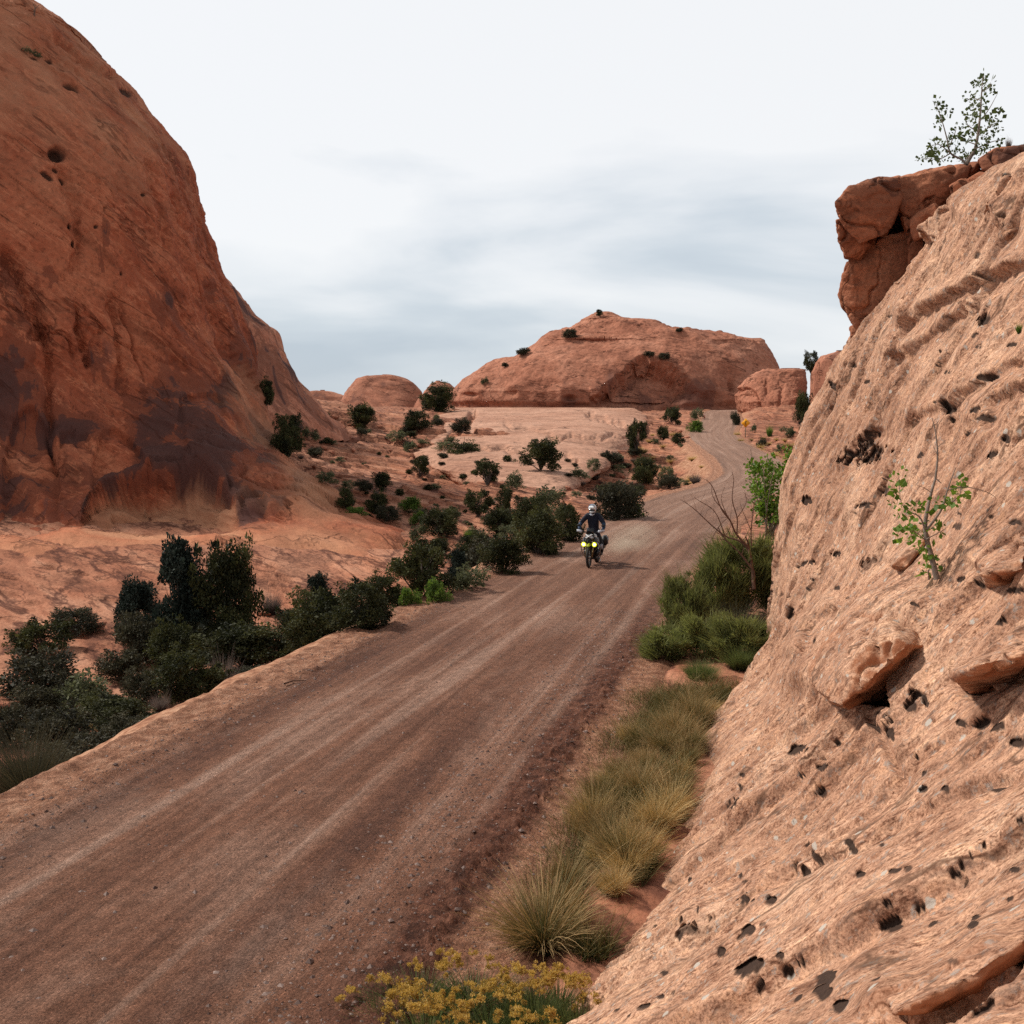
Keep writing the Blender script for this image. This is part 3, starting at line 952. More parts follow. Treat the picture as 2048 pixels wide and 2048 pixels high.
def overhang(pts, up, deep, wpx, width_up, run, red=0.3, jag=5.0):
    """a lip whose underside slopes back under it, then the rock below comes out again"""
    global disp
    us, vs_ = [p[0] for p in pts], [p[1] for p in pts]
    m = max(width_up * 2, wpx + run * 2) + 20
    sel = (U > min(us) - m) & (U < max(us) + m) & (V > min(vs_) - m) & (V < max(vs_) + m)
    uu, vv = U[sel], V[sel]
    d, t = polyd(uu, vv, pts)
    nz_ = fbm(np.stack((uu, vv, np.full_like(uu, us[0])), -1), 40, 3, 39)
    d = d + jag * nz_
    ends = sst(0, 0.2, t) * (1 - sst(0.85, 1.0, t))
    s_, W_ = -d, wpx * (0.25 + 0.75 * ends) * (1 + 0.15 * nz_)
    h = np.where(s_ < 0, up * np.exp(-(d / width_up)**2), np.where(s_ < W_, up - (up + deep) * sst(0, 1, np.clip(s_ / W_, 0, 1) * 0.5 + 0.25 * np.clip(s_ / W_, 0, 1)) / sst(0, 1, 0.75), -deep * np.exp(-((s_ - W_) / run)**2)))
    disp[sel] += h * ends
    fresh[sel] = np.maximum(fresh[sel], red * ends * sst(-3, 3, s_) * (1 - sst(0.85, 1.05, s_ / W_)))


# the eyelid shaped hollow with its thick lip, and the longer cracks and ledges
overhang([(1640, 1412), (1646, 1365), (1680, 1312), (1722, 1272), (1765, 1252), (1806, 1252), (1832, 1285)], 0.22, 0.40, 64, 80, 80)
shelf([(1612, 1335), (1625, 1270), (1660, 1235), (1690, 1215)], 0.09, 0.08, 40, 30, 3)
overhang([(1890, 1362), (1950, 1335), (2000, 1318), (2070, 1300)], 0.06, 0.14, 16, 50, 28, 0.3)
overhang([(1690, 2040), (1800, 2000), (1860, 1992), (1930, 1950), (2060, 1860)], 0.06, 0.10, 20, 50, 24, 0.2)
shelf([(1490, 1790), (1600, 1740), (1700, 1690), (1790, 1650), (1880, 1600), (1990, 1560), (2060, 1550)], 0.03, 0.05, 40, 12, 3, 5)
shelf([(1740, 1620), (1800, 1560), (1760, 1480), (1720, 1420), (1740, 1390)], 0.03, 0.05, 40, 12, 3, 5)
shelf([(1700, 640), (1760, 560), (1800, 500), (1850, 440), (1900, 400)], 0.12, 0.10, 60, 50, 6)
shelf([(1790, 660), (1880, 610), (1960, 560), (2060, 510)], 0.12, 0.10, 60, 35, 6)
shelf([(1760, 720), (1830, 690), (1900, 630), (1950, 590)], 0.06, 0.09, 45, 30, 5)
shelf([(1800, 850), (1900, 800), (1980, 750), (2060, 720)], 0.05, 0.06, 40, 16, 5)
shelf([(1960, 860), (1990, 800), (2060, 760)], 0.05, 0.07, 40, 18, 4)
shelf([(1690, 950), (1720, 880), (1765, 850)], 0.05, 0.08, 40, 18, 3)
shelf([(1780, 1135), (1820, 1085), (1850, 1060)], 0.05, 0.10, 30, 16, 2)
shelf([(1960, 1150), (2000, 1110), (2060, 1090)], 0.06, 0.08, 40, 18, 3)
shelf([(1530, 1420), (1522, 1460), (1505, 1500)], 0.01, 0.03, 20, 6, 1, 3)
SPd = SP + n0 * disp[..., None] + nrm((0.36, 0.88, -0.26)) * bore[..., None]
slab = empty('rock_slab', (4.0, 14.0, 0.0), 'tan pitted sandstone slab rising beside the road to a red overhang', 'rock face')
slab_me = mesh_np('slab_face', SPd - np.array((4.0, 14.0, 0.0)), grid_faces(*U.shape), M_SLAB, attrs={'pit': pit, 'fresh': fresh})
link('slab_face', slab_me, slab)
register('slab', SPd)


def boulder_mesh(name, pts, mat, vox=0.05, soft=2, amp=0.06, sc=0.6, seed=0, facet=0.0):
    """angular rock: hull of points, bevelled, subdivided and roughened"""
    bm = bmesh.new()
    for p in pts:
        bm.verts.new(p)
    bmesh.ops.convex_hull(bm, input=bm.verts)
    bmesh.ops.delete(bm, geom=[v for v in bm.verts if not v.link_faces], context='VERTS')
    tmp = bpy.data.meshes.new('tmp')
    bm.to_mesh(tmp)
    bm.free()
    o = link('tmp', tmp)
    md = o.modifiers.new('r', 'REMESH')
    md.mode, md.voxel_size = 'VOXEL', vox
    sm = o.modifiers.new('s', 'SMOOTH')
    sm.iterations, sm.factor = soft, 0.5
    me = bpy.data.meshes.new_from_object(o.evaluated_get(bpy.context.evaluated_depsgraph_get()))
    bpy.data.objects.remove(o)
    me.name = name
    co, no = np.empty(len(me.vertices) * 3, np.float32), np.empty(len(me.vertices) * 3, np.float32)
    me.vertices.foreach_get('co', co)
    me.vertex_normals.foreach_get('vector', no)
    co, no = co.reshape(-1, 3), no.reshape(-1, 3)
    d = amp * (fbm(co, sc, 4, seed) - 0.2) + 0.5 * amp * (sst(0.0, 0.12, fbm(co * np.array((0.6, 0.6, 1.5)), sc * 0.9, 2, seed + 7)) - 0.5)
    cell = np.abs(fbm(co, sc * 1.3, 2, seed + 2))
    d = d - facet * np.exp(-(cell / 0.05)**2)
    d = d + 0.25 * amp * fbm(co * np.array((1, 1, 4)), sc * 0.5, 3, seed + 5)
    me.vertices.foreach_set('co', (co + no * d[:, None]).ravel())
    me.polygons.foreach_set('use_smooth', np.ones(len(me.polygons), bool))
    me.update()
    me.materials.append(mat)
    return me


def block(poly, y0, y1, seed, shrink=0.9, tilt=0.0, off=np.zeros(3)):
    """corner points of a block whose front outline is poly (photo pixels) at distance y0, reaching back to y1"""
    r = random.Random(seed)
    pts = []
    cu = sum(p[0] for p in poly) / len(poly)
    cv = sum(p[1] for p in poly) / len(poly)
    for u, v in poly:
        yy = y0 + r.uniform(-0.12, 0.12) + tilt * (u - cu) / 100
        pts.append(unproj(u, v, yy) - off)
        pts.append(unproj(cu + (u - cu) * shrink, cv + (v - cv) * shrink, y1 + r.uniform(-0.2, 0.2)) - off)
    return [tuple(p) for p in pts]


OFF = np.array((4.0, 14.0, 0.0))
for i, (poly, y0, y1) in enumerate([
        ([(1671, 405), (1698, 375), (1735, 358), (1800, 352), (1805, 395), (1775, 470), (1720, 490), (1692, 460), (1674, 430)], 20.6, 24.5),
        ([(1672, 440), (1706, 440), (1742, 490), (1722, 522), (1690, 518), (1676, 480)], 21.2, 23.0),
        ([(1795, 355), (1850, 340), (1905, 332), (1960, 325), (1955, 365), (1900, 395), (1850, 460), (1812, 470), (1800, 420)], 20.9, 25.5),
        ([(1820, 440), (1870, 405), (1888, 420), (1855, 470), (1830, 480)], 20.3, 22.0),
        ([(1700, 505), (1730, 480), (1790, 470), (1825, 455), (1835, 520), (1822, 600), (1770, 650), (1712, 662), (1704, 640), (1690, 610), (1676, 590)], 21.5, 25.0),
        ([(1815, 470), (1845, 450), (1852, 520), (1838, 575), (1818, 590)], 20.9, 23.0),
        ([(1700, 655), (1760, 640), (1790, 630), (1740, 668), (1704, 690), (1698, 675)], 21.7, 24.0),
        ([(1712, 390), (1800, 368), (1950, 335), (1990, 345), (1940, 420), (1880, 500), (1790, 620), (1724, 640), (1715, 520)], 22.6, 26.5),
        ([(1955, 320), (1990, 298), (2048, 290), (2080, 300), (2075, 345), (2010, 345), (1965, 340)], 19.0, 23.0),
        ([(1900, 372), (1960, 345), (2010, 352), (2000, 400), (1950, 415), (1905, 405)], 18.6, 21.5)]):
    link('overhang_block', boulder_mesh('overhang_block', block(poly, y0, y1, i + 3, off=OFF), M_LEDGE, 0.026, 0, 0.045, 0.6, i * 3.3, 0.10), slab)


def slab_rock(name, face, top, fwd, seed, amp=0.035, vox=0.022):
    """a broken prow of the slab: a face looking back down the road and a top that runs into the slab"""
    hs = [hit('slab', u, v) for u, v in face]
    yf = min(h[1] for h in hs) - fwd
    pts = [unproj(u, v, yf + 0.25 * (h[1] - hs[0][1])) for (u, v), h in zip(face, hs)]
    for u, v in top:
        pts.append(hit('slab', u, v) + np.array((0.03, 0.05, -0.02)))
    for h in hs:
        pts.append(h + np.array((0.35, 0.5, -0.25)))
    me = boulder_mesh(name, [tuple(p - OFF) for p in pts], M_SLAB, vox, 1, amp, 0.5, seed, 0.05)
    no = np.empty(len(me.vertices) * 3, np.float32)
    me.vertex_normals.foreach_get('vector', no)
    no = no.reshape(-1, 3)
    at = me.attributes.new('fresh', 'FLOAT', 'POINT')
    at.data.foreach_set('value', (0.85 * sst(0.25, 0.75, -no[:, 1]) * sst(0.75, 0.3, no[:, 2])).astype(np.float32))
    link(name, me, slab)


slab_rock('rock_prow', [(1652, 1402), (1690, 1335), (1738, 1288), (1798, 1272), (1826, 1288), (1775, 1332), (1722, 1384), (1682, 1414)], [(1600, 1345), (1632, 1280), (1690, 1232), (1770, 1222), (1832, 1255), (1850, 1290)], 0.10, 1.5)
slab_rock('rock_prow', [(1780, 2030), (1850, 1995), (1925, 1955), (2000, 1905), (2048, 1878), (2048, 1900), (1940, 1985), (1850, 2030)], [(1760, 2000), (1840, 1960), (1920, 1915), (2050, 1840)], 0.02, 7.5, 0.02, 0.014)
slab_rock('rock_prow', [(1895, 1350), (1960, 1328), (2048, 1300), (2060, 1318), (1980, 1340), (1910, 1362)], [(1890, 1325), (1960, 1295), (2050, 1262)], 0.04, 9.5, 0.02, 0.018)
slab_rock('rock_prow', [(1780, 1132), (1825, 1090), (1850, 1072), (1840, 1100), (1812, 1135)], [(1770, 1110), (1820, 1065), (1860, 1050)], 0.05, 13.5, 0.02, 0.018)
slab_rock('rock_prow', [(1955, 1150), (2005, 1128), (2050, 1110), (2048, 1140), (1985, 1160)], [(1950, 1115), (2010, 1080), (2060, 1070)], 0.05, 15.5, 0.03, 0.02)
for i, (poly, fw) in enumerate([([(1835, 455), (1885, 405), (1950, 385), (1985, 430), (1950, 500), (1870, 525)], 0.35), ([(1960, 400), (2010, 350), (2090, 330), (2095, 430), (2010, 470)], 0.35), ([(1785, 560), (1838, 515), (1872, 535), (1850, 600), (1800, 615)], 0.3),
                              ([(1728, 655), (1778, 600), (1822, 620), (1792, 680), (1745, 705)], 0.3), ([(1985, 470), (2050, 430), (2095, 470), (2035, 530)], 0.25), ([(1870, 560), (1930, 520), (1975, 530), (1960, 570), (1900, 590)], 0.2), ([(1760, 735), (1830, 690), (1870, 690), (1840, 730), (1780, 755)], 0.2)]):
    hs = [hit('slab', min(u, 2046), v) for u, v in poly]
    ym = sum(h[1] for h in hs) / len(hs)
    pts = []
    for (u, v), h in zip(poly, hs):
        pts.append(tuple(unproj(u, v, 0.5 * (h[1] + ym) - fw) - OFF))
        pts.append(tuple(h + np.array((0.3, 0.6, -0.3)) - OFF))
    link('broken_block', boulder_mesh('broken_block', pts, M_SLAB, 0.03, 1, 0.07, 0.6, 20 + i * 2.3, 0.10), slab)

# ------------------------------------------------------------------ domes


def dome(name, label, Rs, Ls, ycs, bf, bb, zt, zb, mat, e=2.3, nz=260, nth=520, amp=1.0, dsc=6.0, seed=0, xl=None, sculpt=None, thr=(-200, 20), key=None, cat='rock dome', seam=0.0):
    """rings of an oval, fitted level by level to the right (and left) outline seen in the photo"""
    zl = zb + (zt - zb) * (1 - (1 - np.linspace(0, 1, nz))**1.5)
    th = np.radians(np.concatenate((np.linspace(thr[0], thr[1], nth), np.linspace(thr[1], thr[0] + 360, 60)[1:-1])))
    cth, sth = np.cos(th), np.sin(th)
    ce = np.sign(cth) * np.abs(cth)**(2 / e)
    se = np.sign(sth) * np.abs(sth)**(2 / e)
    Rs = sorted(Rs, key=lambda p: p[1])
    rv, ru = [p[1] for p in Rs], [p[0] for p in Rs]
    if Ls:
        Ls = sorted(Ls, key=lambda p: p[1])
        lv, lu = [p[1] for p in Ls], [p[0] for p in Ls]
    G = np.zeros((nz, len(th), 3))
    for i, z in enumerate(zl):
        f = (z - zb) / (zt - zb)
        bfz, bbz = np.interp(f, [p[0] for p in bf], [p[1] for p in bf]), bb * (1 - 0.75 * f**2)
        yc = float(np.interp(f, [p[0] for p in ycs], [p[1] for p in ycs])) if isinstance(ycs, list) else ycs
        v0 = 850 - F * (z - 4.6) / yc
        xr = (np.interp(v0, rv, ru) - CX) * yc / F
        if Ls:
            x_l = (np.interp(v0, lv, lu) - CX) * yc / F
        else:
            x_l = np.interp(f, [p[0] for p in xl], [p[1] for p in xl])
        for it in range(5):
            a, xm = max(0.05, (xr - x_l) / 2), (xr + x_l) / 2
            k = min(1.0, a / 4)
            ring = np.stack((xm + a * ce, yc + np.where(se < 0, bfz * k, bbz * k) * se, np.full_like(ce, z)), -1)
            uu, vv, zc = pix(ring)
            j = np.argmax(uu)
            xr += (np.interp(vv[j], rv, ru) - uu[j]) * zc[j] / F * 0.8
            if Ls:
                j = np.argmin(uu)
                x_l += (np.interp(vv[j], lv, lu) - uu[j]) * zc[j] / F * 0.8
        G[i] = ring
    n = grid_normals(G, True)
    yc = float(G[..., 1].mean())
    cen = np.array((G[..., 0].mean(), yc, (zb + zt) / 2))
    if ((G[nz // 2] - cen) * n[nz // 2]).sum() < 0:
        n = -n
    d = amp * (0.5 * fbm(G, dsc, 3, seed) + 0.045 * fbm(G, dsc * 0.25, 3, seed + 1))
    wv = G @ AX_DOME[1] + 0.05 * dsc * fbm(G, dsc * 0.7, 2, seed + 2)
    step = dsc * 0.16
    fr = wv / step - np.floor(wv / step)
    mk = sst(0.0, 0.5, fbm(G, dsc * 0.6, 2, seed + 4))
    d = d + amp * 0.10 * (sst(0, 0.85, fr) * (1 - sst(0.85, 1, fr)) - 0.5) * mk
    uu, vv, zc = pix(G)
    stain, pits, bare_lit = np.zeros(uu.shape), np.zeros(uu.shape), np.zeros(uu.shape)
    if sculpt:
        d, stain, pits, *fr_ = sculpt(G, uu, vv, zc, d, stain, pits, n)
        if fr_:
            bare_lit = fr_[0]
    fade = np.minimum(1, np.linspace(1, 0, nz) * 12)[:, None]
    Gd = G + n * (d * fade)[..., None]
    base = np.array((G[0, :, 0].mean(), yc, zb))
    o = link(name, mesh_np(name, Gd - base, grid_faces(nz, len(th), True), mat, attrs={'stain': stain, 'pit': pits, 'fresh': bare_lit}))
    o.location = base
    tag(o, label, cat)
    register(key or name, Gd)
    return o


def sculpt_left(G, u, v, zc, d, stain, pits, n):
    m = zc / F
    WOB = fbm(np.stack((u, v, 0 * u), -1), 45, 3, 59)
    # vertical fluting on the steep lower face
    low = sst(420, 760, v) * (1 - sst(1000, 1060, v))
    Gv = G * np.array((1, 1, 0.16)) + np.array((0.22, 0, 0)) * G[..., 2:3]
    d = d + low * (0.55 * fbm(Gv, 4.2, 3, 51) - 0.15 * np.maximum(0, ridge(Gv, 5.0, 2, 52) - 1.15))
    d = d + sst(100, 400, v) * 0.12 * fbm(Gv, 1.4, 3, 53) * (1 - sst(1010, 1060, v))
    d = d + 0.06 * fbm(G, 0.5, 3, 54)
    jv = np.abs(fbm(Gv + 0.5 * fbm(G, 2.0, 2, 63)[..., None], 5.5, 2, 62))
    d = d - (0.25 + 0.75 * low) * 0.42 * np.exp(-(jv / 0.035)**2) * sst(-0.1, 0.3, fbm(G, 9, 2, 64))
    Gd_ = np.stack((G @ AX_DOME[0] * 0.18, G @ AX_DOME[1], G @ AX_DOME[2] * 0.5), -1)
    jd = np.abs(fbm(Gd_, 1.5, 3, 65))
    d = d - 0.13 * np.exp(-(jd / 0.05)**2) * sst(0.0, 0.35, fbm(G, 6, 2, 66)) * sst(60, 200, v)
    fl = fbm(Gd_ * np.array((1, 0.6, 1)), 1.6, 2, 67)
    d = d + 0.20 * (sst(0.0, 0.06, fl) - 0.5) * sst(0, .3, fbm(G, 8, 2, 68))

    def arch(u0, v0, a, h, depth, reach, sharp=7, jag=4):
        nonlocal d
        x = (u - u0) / a
        ok = np.abs(x) < 1
        va = v0 - h * np.sqrt(np.clip(1 - x**2, 0, 1)) + jag * 2.2 * fbm(np.stack((u, v, np.full_like(u, u0)), -1), 40, 3, 58)
        t = v - va
        d = d - np.where(ok, depth * sst(-sharp * 0.3, sharp, t) * (1 - sst(reach * 0.15, reach, t)) * sst(0, 0.18, 1 - np.abs(x)), 0)
    xc_ = x = (u - 322) / 158                                # the big shallow cave: a bowl under an arched brow
    hx = np.sqrt(np.clip(1 - np.abs(x)**2.2, 0, 1))
    tc_ = t = v - (1050 - 104 * hx + 4 * WOB)
    d = d - np.where(np.abs(x) < 1, 1.9 * hx * sst(-2, 7, t) * np.clip(1 - t / (108 * hx + 10), 0, 1)**0.8, 0)
    d = d + np.where(np.abs(x) < 1.1, 0.8 * np.exp(-((t + 10) / 12)**2), 0) * sst(1.1, 0.7, np.abs(x))
    t2 = v - (1012 + 0.10 * (u - 300) - 12 * np.sqrt(np.clip(1 - ((u - 310) / 90)**2, 0, 1)) + 5 * WOB)
    d = d - np.where(np.abs(u - 310) < 90, 0.6 * sst(-2, 4, t2) * (1 - sst(6, 26, t2)), 0)
    arch(236, 945, 56, 100, 0.40, 150, 5, 3)
    arch(332, 975, 44, 62, 0.40, 75, 5, 3)
    arch(60, 1010, 62, 190, 0.45, 190, 6, 3)
    arch(405, 800, 48, 20, 0.4, 60, 4, 2)
    arch(505, 1055, 34, 75, 0.35, 60, 4, 2)
    arch(150, 880, 34, 22, 0.4, 30, 5, 3)
    # leaning flake at right of the cave
    f1, _ = polyd(u, v, [(362, 795), (372, 900), (398, 985), (470, 1050)])
    d = d + 0.30 * sst(-3, 5, f1) * (1 - sst(40, 130, f1)) * sst(780, 815, v) * (1 - sst(1040, 1070, v))
    for pts, k, wd in ([((390, 470), (415, 560), (440, 640), (480, 740), (520, 800)), 0.8, 9], [((85, 640), (95, 760), (98, 840), (130, 960)), 0.6, 7], [((150, 590), (165, 680), (180, 740)), 0.6, 6],
                       [((225, 570), (245, 690), (250, 790)), 0.5, 7], [((0, 480), (40, 560), (75, 640), (90, 700)), 1.2, 16], [((120, 330), (150, 400), (160, 480), (150, 560)), 0.6, 10], [((290, 300), (320, 420), (340, 520)), 0.4, 8],
                       [((95, 70), (150, 110), (200, 140), (235, 160)), 0.6, 5], [((60, 90), (120, 130), (200, 150)), 0.35, 5], [((340, 380), (365, 440), (385, 470)), 0.5, 6]):
        dd, t = polyd(u, v, list(pts))
        dd = dd + 9 * WOB
        d = d - 0.9 * k * np.exp(-(dd / wd)**2) * sst(0, .15, t) * (1 - sst(.85, 1, t))
    # apron: long ledges running out to the right
    ap = sst(1035, 1075, v)
    wv = G[..., 2] + 0.25 * G[..., 0] * 0.35 - 0.06 * G[..., 1] + 0.12 * fbm(G, 5, 2, 55)
    fr = wv / 0.42 - np.floor(wv / 0.42)
    d = d + ap * 0.16 * (sst(0, 0.8, fr) * (1 - sst(0.8, 1, fr)) - 0.5) * sst(-0.1, 0.4, fbm(G, 7, 2, 56))
    for a, b, ra, rb, an in [(147, 168, 24, 9, -15), (116, 305, 24, 18, -25), (95, 350, 20, 7, -35), (112, 338, 9, 6, -30), (128, 355, 10, 6, -35), (136, 455, 4, 8, 0), (145, 488, 5, 9, 0), (100, 118, 12, 5, -15),
                             (66, 116, 12, 4, -10), (250, 185, 18, 5, -35), (285, 390, 6, 4, 0), (245, 545, 4, 5, 0), (190, 455, 5, 5, 0)]:
        h = bowl(u, v, a, b, ra, rb, R(an), 0.3)
        d = d - h * m * rb * 1.8
        pits = np.maximum(pits, h)
    # desert varnish: streaked sheets on the lower face, hardly any on the rounded top
    stain = -1.1 + 0.85 * sst(330, 640, v) + 0.45 * sst(640, 800, v) + 0.9 * np.exp(-((tc_ + 18) / 16)**2) * (np.abs(xc_) < 1.1)
    for a, b, ra, rb, k in [(430, 880, 70, 110, 0.9), (395, 960, 70, 70, 0.7), (310, 870, 40, 55, 0.7), (205, 700, 28, 30, 0.9), (140, 850, 30, 22, 0.9), (30, 560, 70, 90, 0.7), (20, 800, 40, 120, 0.6), (540, 880, 26, 36, 0.9),
                            (600, 965, 22, 26, 1.2), (500, 1060, 90, 16, 0.9), (340, 1065, 70, 20, 0.6), (500, 700, 30, 70, 0.6), (215, 470, 14, 30, 0.8), (345, 590, 14, 20, 0.8), (100, 1010, 120, 22, 0.6)]:
        stain = stain + k * np.exp(-(((u - a) / ra)**2 + ((v - b) / rb)**2)**1.5)
    for a, b, ra, rb, k in [(590, 900, 30, 60, 1.2), (480, 800, 26, 40, 1.1), (650, 1040, 90, 40, 1.5), (230, 900, 40, 60, 0.8), (320, 1030, 100, 30, 2.0)]:
        stain = stain - k * np.exp(-(((u - a) / ra)**2 + ((v - b) / rb)**2)**1.5)
    stain = stain - 1.6 * sst(1045, 1085, v)
    # bare rock of cave floor, flank, apron; sunlight and the top's haze painted pale
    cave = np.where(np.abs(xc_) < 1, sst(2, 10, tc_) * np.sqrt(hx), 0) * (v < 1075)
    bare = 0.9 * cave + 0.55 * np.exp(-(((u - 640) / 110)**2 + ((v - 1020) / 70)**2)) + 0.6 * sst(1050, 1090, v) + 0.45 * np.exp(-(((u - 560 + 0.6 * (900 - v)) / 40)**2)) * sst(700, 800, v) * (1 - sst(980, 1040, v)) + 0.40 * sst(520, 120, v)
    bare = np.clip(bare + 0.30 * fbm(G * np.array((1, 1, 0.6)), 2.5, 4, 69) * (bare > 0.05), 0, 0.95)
    stain = stain - 1.5 * cave
    return d, stain, pits, bare


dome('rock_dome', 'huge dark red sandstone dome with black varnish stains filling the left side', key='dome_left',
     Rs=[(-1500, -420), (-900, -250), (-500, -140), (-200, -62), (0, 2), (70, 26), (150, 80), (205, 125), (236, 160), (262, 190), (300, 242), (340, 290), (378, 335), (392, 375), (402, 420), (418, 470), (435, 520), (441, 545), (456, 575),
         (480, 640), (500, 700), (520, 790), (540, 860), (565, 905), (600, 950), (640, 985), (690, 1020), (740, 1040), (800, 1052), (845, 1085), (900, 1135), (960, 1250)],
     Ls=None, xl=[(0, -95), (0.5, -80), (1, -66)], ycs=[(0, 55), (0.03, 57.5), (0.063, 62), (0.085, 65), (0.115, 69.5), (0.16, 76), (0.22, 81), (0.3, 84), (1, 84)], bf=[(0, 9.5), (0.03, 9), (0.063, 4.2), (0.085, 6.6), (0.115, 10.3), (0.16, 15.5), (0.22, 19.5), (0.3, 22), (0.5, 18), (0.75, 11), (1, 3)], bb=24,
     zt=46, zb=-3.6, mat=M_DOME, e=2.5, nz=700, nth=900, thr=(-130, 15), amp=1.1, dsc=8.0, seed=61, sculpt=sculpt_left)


M_SECOND = rock_mat('sandstone_second', ((0.25, 0.092, 0.055), (0.40, 0.160, 0.098), (0.50, 0.24, 0.155)), AX_DOME, 3.0, (0.35, 2.6, 1.2), varnish=0.9, vscale=(1.4, 1.4, 0.45), vth=0.60, bump=0.7, dark=(0.075, 0.040, 0.038), fine=9, cracks=0.6)


def sculpt_second(G, u, v, zc, d, stain, pits, n):
    Gv = G * np.array((1, 1, 0.3))
    d = d + 0.5 * fbm(Gv, 3.0, 3, 66) - 0.3 * np.maximum(0, ridge(Gv, 4.5, 2, 67) - 1.2)
    stain = stain + 0.1
    return d, stain, pits


dome('rock_dome', 'smaller stained red dome tucked behind the right edge of the huge left dome', key='dome_second',
     Rs=[(300, 430), (400, 520), (455, 571), (500, 606), (518, 635), (552, 668), (566, 700), (590, 740), (618, 785), (640, 810), (664, 836), (700, 880)], Ls=None, xl=[(0, -70), (1, -52)], ycs=118, bf=[(0, 16), (0.3, 13), (1, 4)], bb=15,
     zt=26, zb=3.0, mat=M_SECOND, e=2.3, nz=240, nth=380, thr=(-140, 10), amp=0.6, dsc=6.0, seed=70, sculpt=sculpt_second)


def sculpt_centre(G, u, v, zc, d, stain, pits, n):
    # shaded amphitheatre with its sharp upper rim
    pts = [(1175, 815), (1200, 775), (1240, 745), (1275, 715), (1290, 708), (1340, 730), (1385, 760), (1420, 800)]
    dd, t = polyd(u, v, pts)
    wob = fbm(np.stack((u, v, 0 * u), -1), 26, 3, 79)
    ins = -dd + 9 * wob
    d = d - 5.0 * sst(-3, 14, ins) * (1 - sst(50, 130, ins)) * sst(0, 0.1, t) * (1 - sst(0.75, 1, t))
    for a, b, ra, rb, k in [(1300, 790, 45, 22, 1.2), (1360, 780, 24, 30, 1.6), (1420, 800, 26, 25, 1.6), (1140, 795, 18, 8, 1.3), (1465, 770, 10, 22, 1.4), (1020, 785, 22, 14, 0.8), (940, 790, 22, 7, .8)]:
        d = d - k * bowl(u, v, a, b, ra, rb, 0, 0.1)
    Gv = G * np.array((1, 1, 0.35))
    d = d + 0.5 * fbm(Gv, 6, 3, 76)
    d = d + 0.10 * fbm(G, 1.2, 3, 78)
    # base overhang line
    d = d - 0.9 * sst(800, 812, v)
    # broken rim rocks along the crest
    crest = np.exp(-((v - np.interp(u, [1030, 1090, 1140, 1185, 1235, 1300, 1400, 1520], [693, 668, 648, 634, 645, 650, 666, 688])) / 9.0)**2)
    d = d + crest * 0.45 * np.maximum(0, fbm(G, 2.2, 3, 77))
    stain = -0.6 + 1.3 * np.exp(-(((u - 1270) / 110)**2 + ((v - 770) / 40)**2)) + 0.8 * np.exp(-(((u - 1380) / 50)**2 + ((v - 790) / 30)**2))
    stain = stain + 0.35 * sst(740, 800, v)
    return d, stain, pits


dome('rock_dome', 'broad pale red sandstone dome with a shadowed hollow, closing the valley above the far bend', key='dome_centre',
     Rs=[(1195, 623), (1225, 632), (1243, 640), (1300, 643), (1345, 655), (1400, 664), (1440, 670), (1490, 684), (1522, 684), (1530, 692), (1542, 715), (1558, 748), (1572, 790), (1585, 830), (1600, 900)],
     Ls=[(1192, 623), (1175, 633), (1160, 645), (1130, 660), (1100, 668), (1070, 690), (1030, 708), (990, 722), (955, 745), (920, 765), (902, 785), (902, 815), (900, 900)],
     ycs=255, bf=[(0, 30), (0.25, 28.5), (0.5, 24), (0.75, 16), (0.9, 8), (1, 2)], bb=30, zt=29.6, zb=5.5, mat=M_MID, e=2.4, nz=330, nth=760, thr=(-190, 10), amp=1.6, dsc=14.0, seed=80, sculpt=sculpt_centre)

def sculpt_whale(G, u, v, zc, d, stain, pits, n):
    d = d + 0.12 * fbm(G * np.array((0.4, 0.4, 3)), 2.0, 3, 120)
    wob = fbm(np.stack((u, v, 0 * u), -1), 30, 3, 121)
    for pts, k, wd in ([[(945, 828), (930, 850), (905, 870), (890, 890)], 1.3, 6], [[(880, 850), (840, 880), (800, 900)], 0.8, 5], [[(1010, 850), (1100, 870), (1200, 880), (1260, 875)], 0.4, 4], [[(960, 900), (1050, 905), (1150, 915)], 0.4, 4], [[(1180, 830), (1250, 850), (1290, 870)], 0.6, 5]):
        dd, t = polyd(u, v, pts)
        d = d - k * np.exp(-((dd + 8 * wob) / wd)**2)
    return d, stain - 0.5, pits


M_PALE = rock_mat('sandstone_pale', ((0.31, 0.150, 0.098), (0.42, 0.225, 0.152), (0.50, 0.29, 0.205)), AX_MID, 4.0, (0.4, 3.4, 1.6), bump=0.7, fine=8, cracks=0.8, cdark=0.4)
dome('rock_whaleback', 'pale smooth slickrock slope below the broad dome', key='whaleback', cat='rock slope',
     Rs=[(1262, 812), (1292, 832), (1296, 850), (1285, 875), (1250, 905), (1215, 930), (1180, 948), (1140, 962), (1100, 975)], Ls=[(905, 812), (872, 822), (850, 838), (812, 858), (780, 878), (782, 892), (830, 915), (900, 945), (940, 960), (980, 975)],
     ycs=228, bf=[(0, 146), (0.18, 136), (0.34, 116), (0.62, 90), (0.8, 50), (0.92, 24), (1, 3)], bb=10, zt=8.0, zb=-0.9, mat=M_PALE, e=2.6, nz=320, nth=620, thr=(-190, 10), amp=0.55, dsc=13.0, seed=110, sculpt=sculpt_whale)

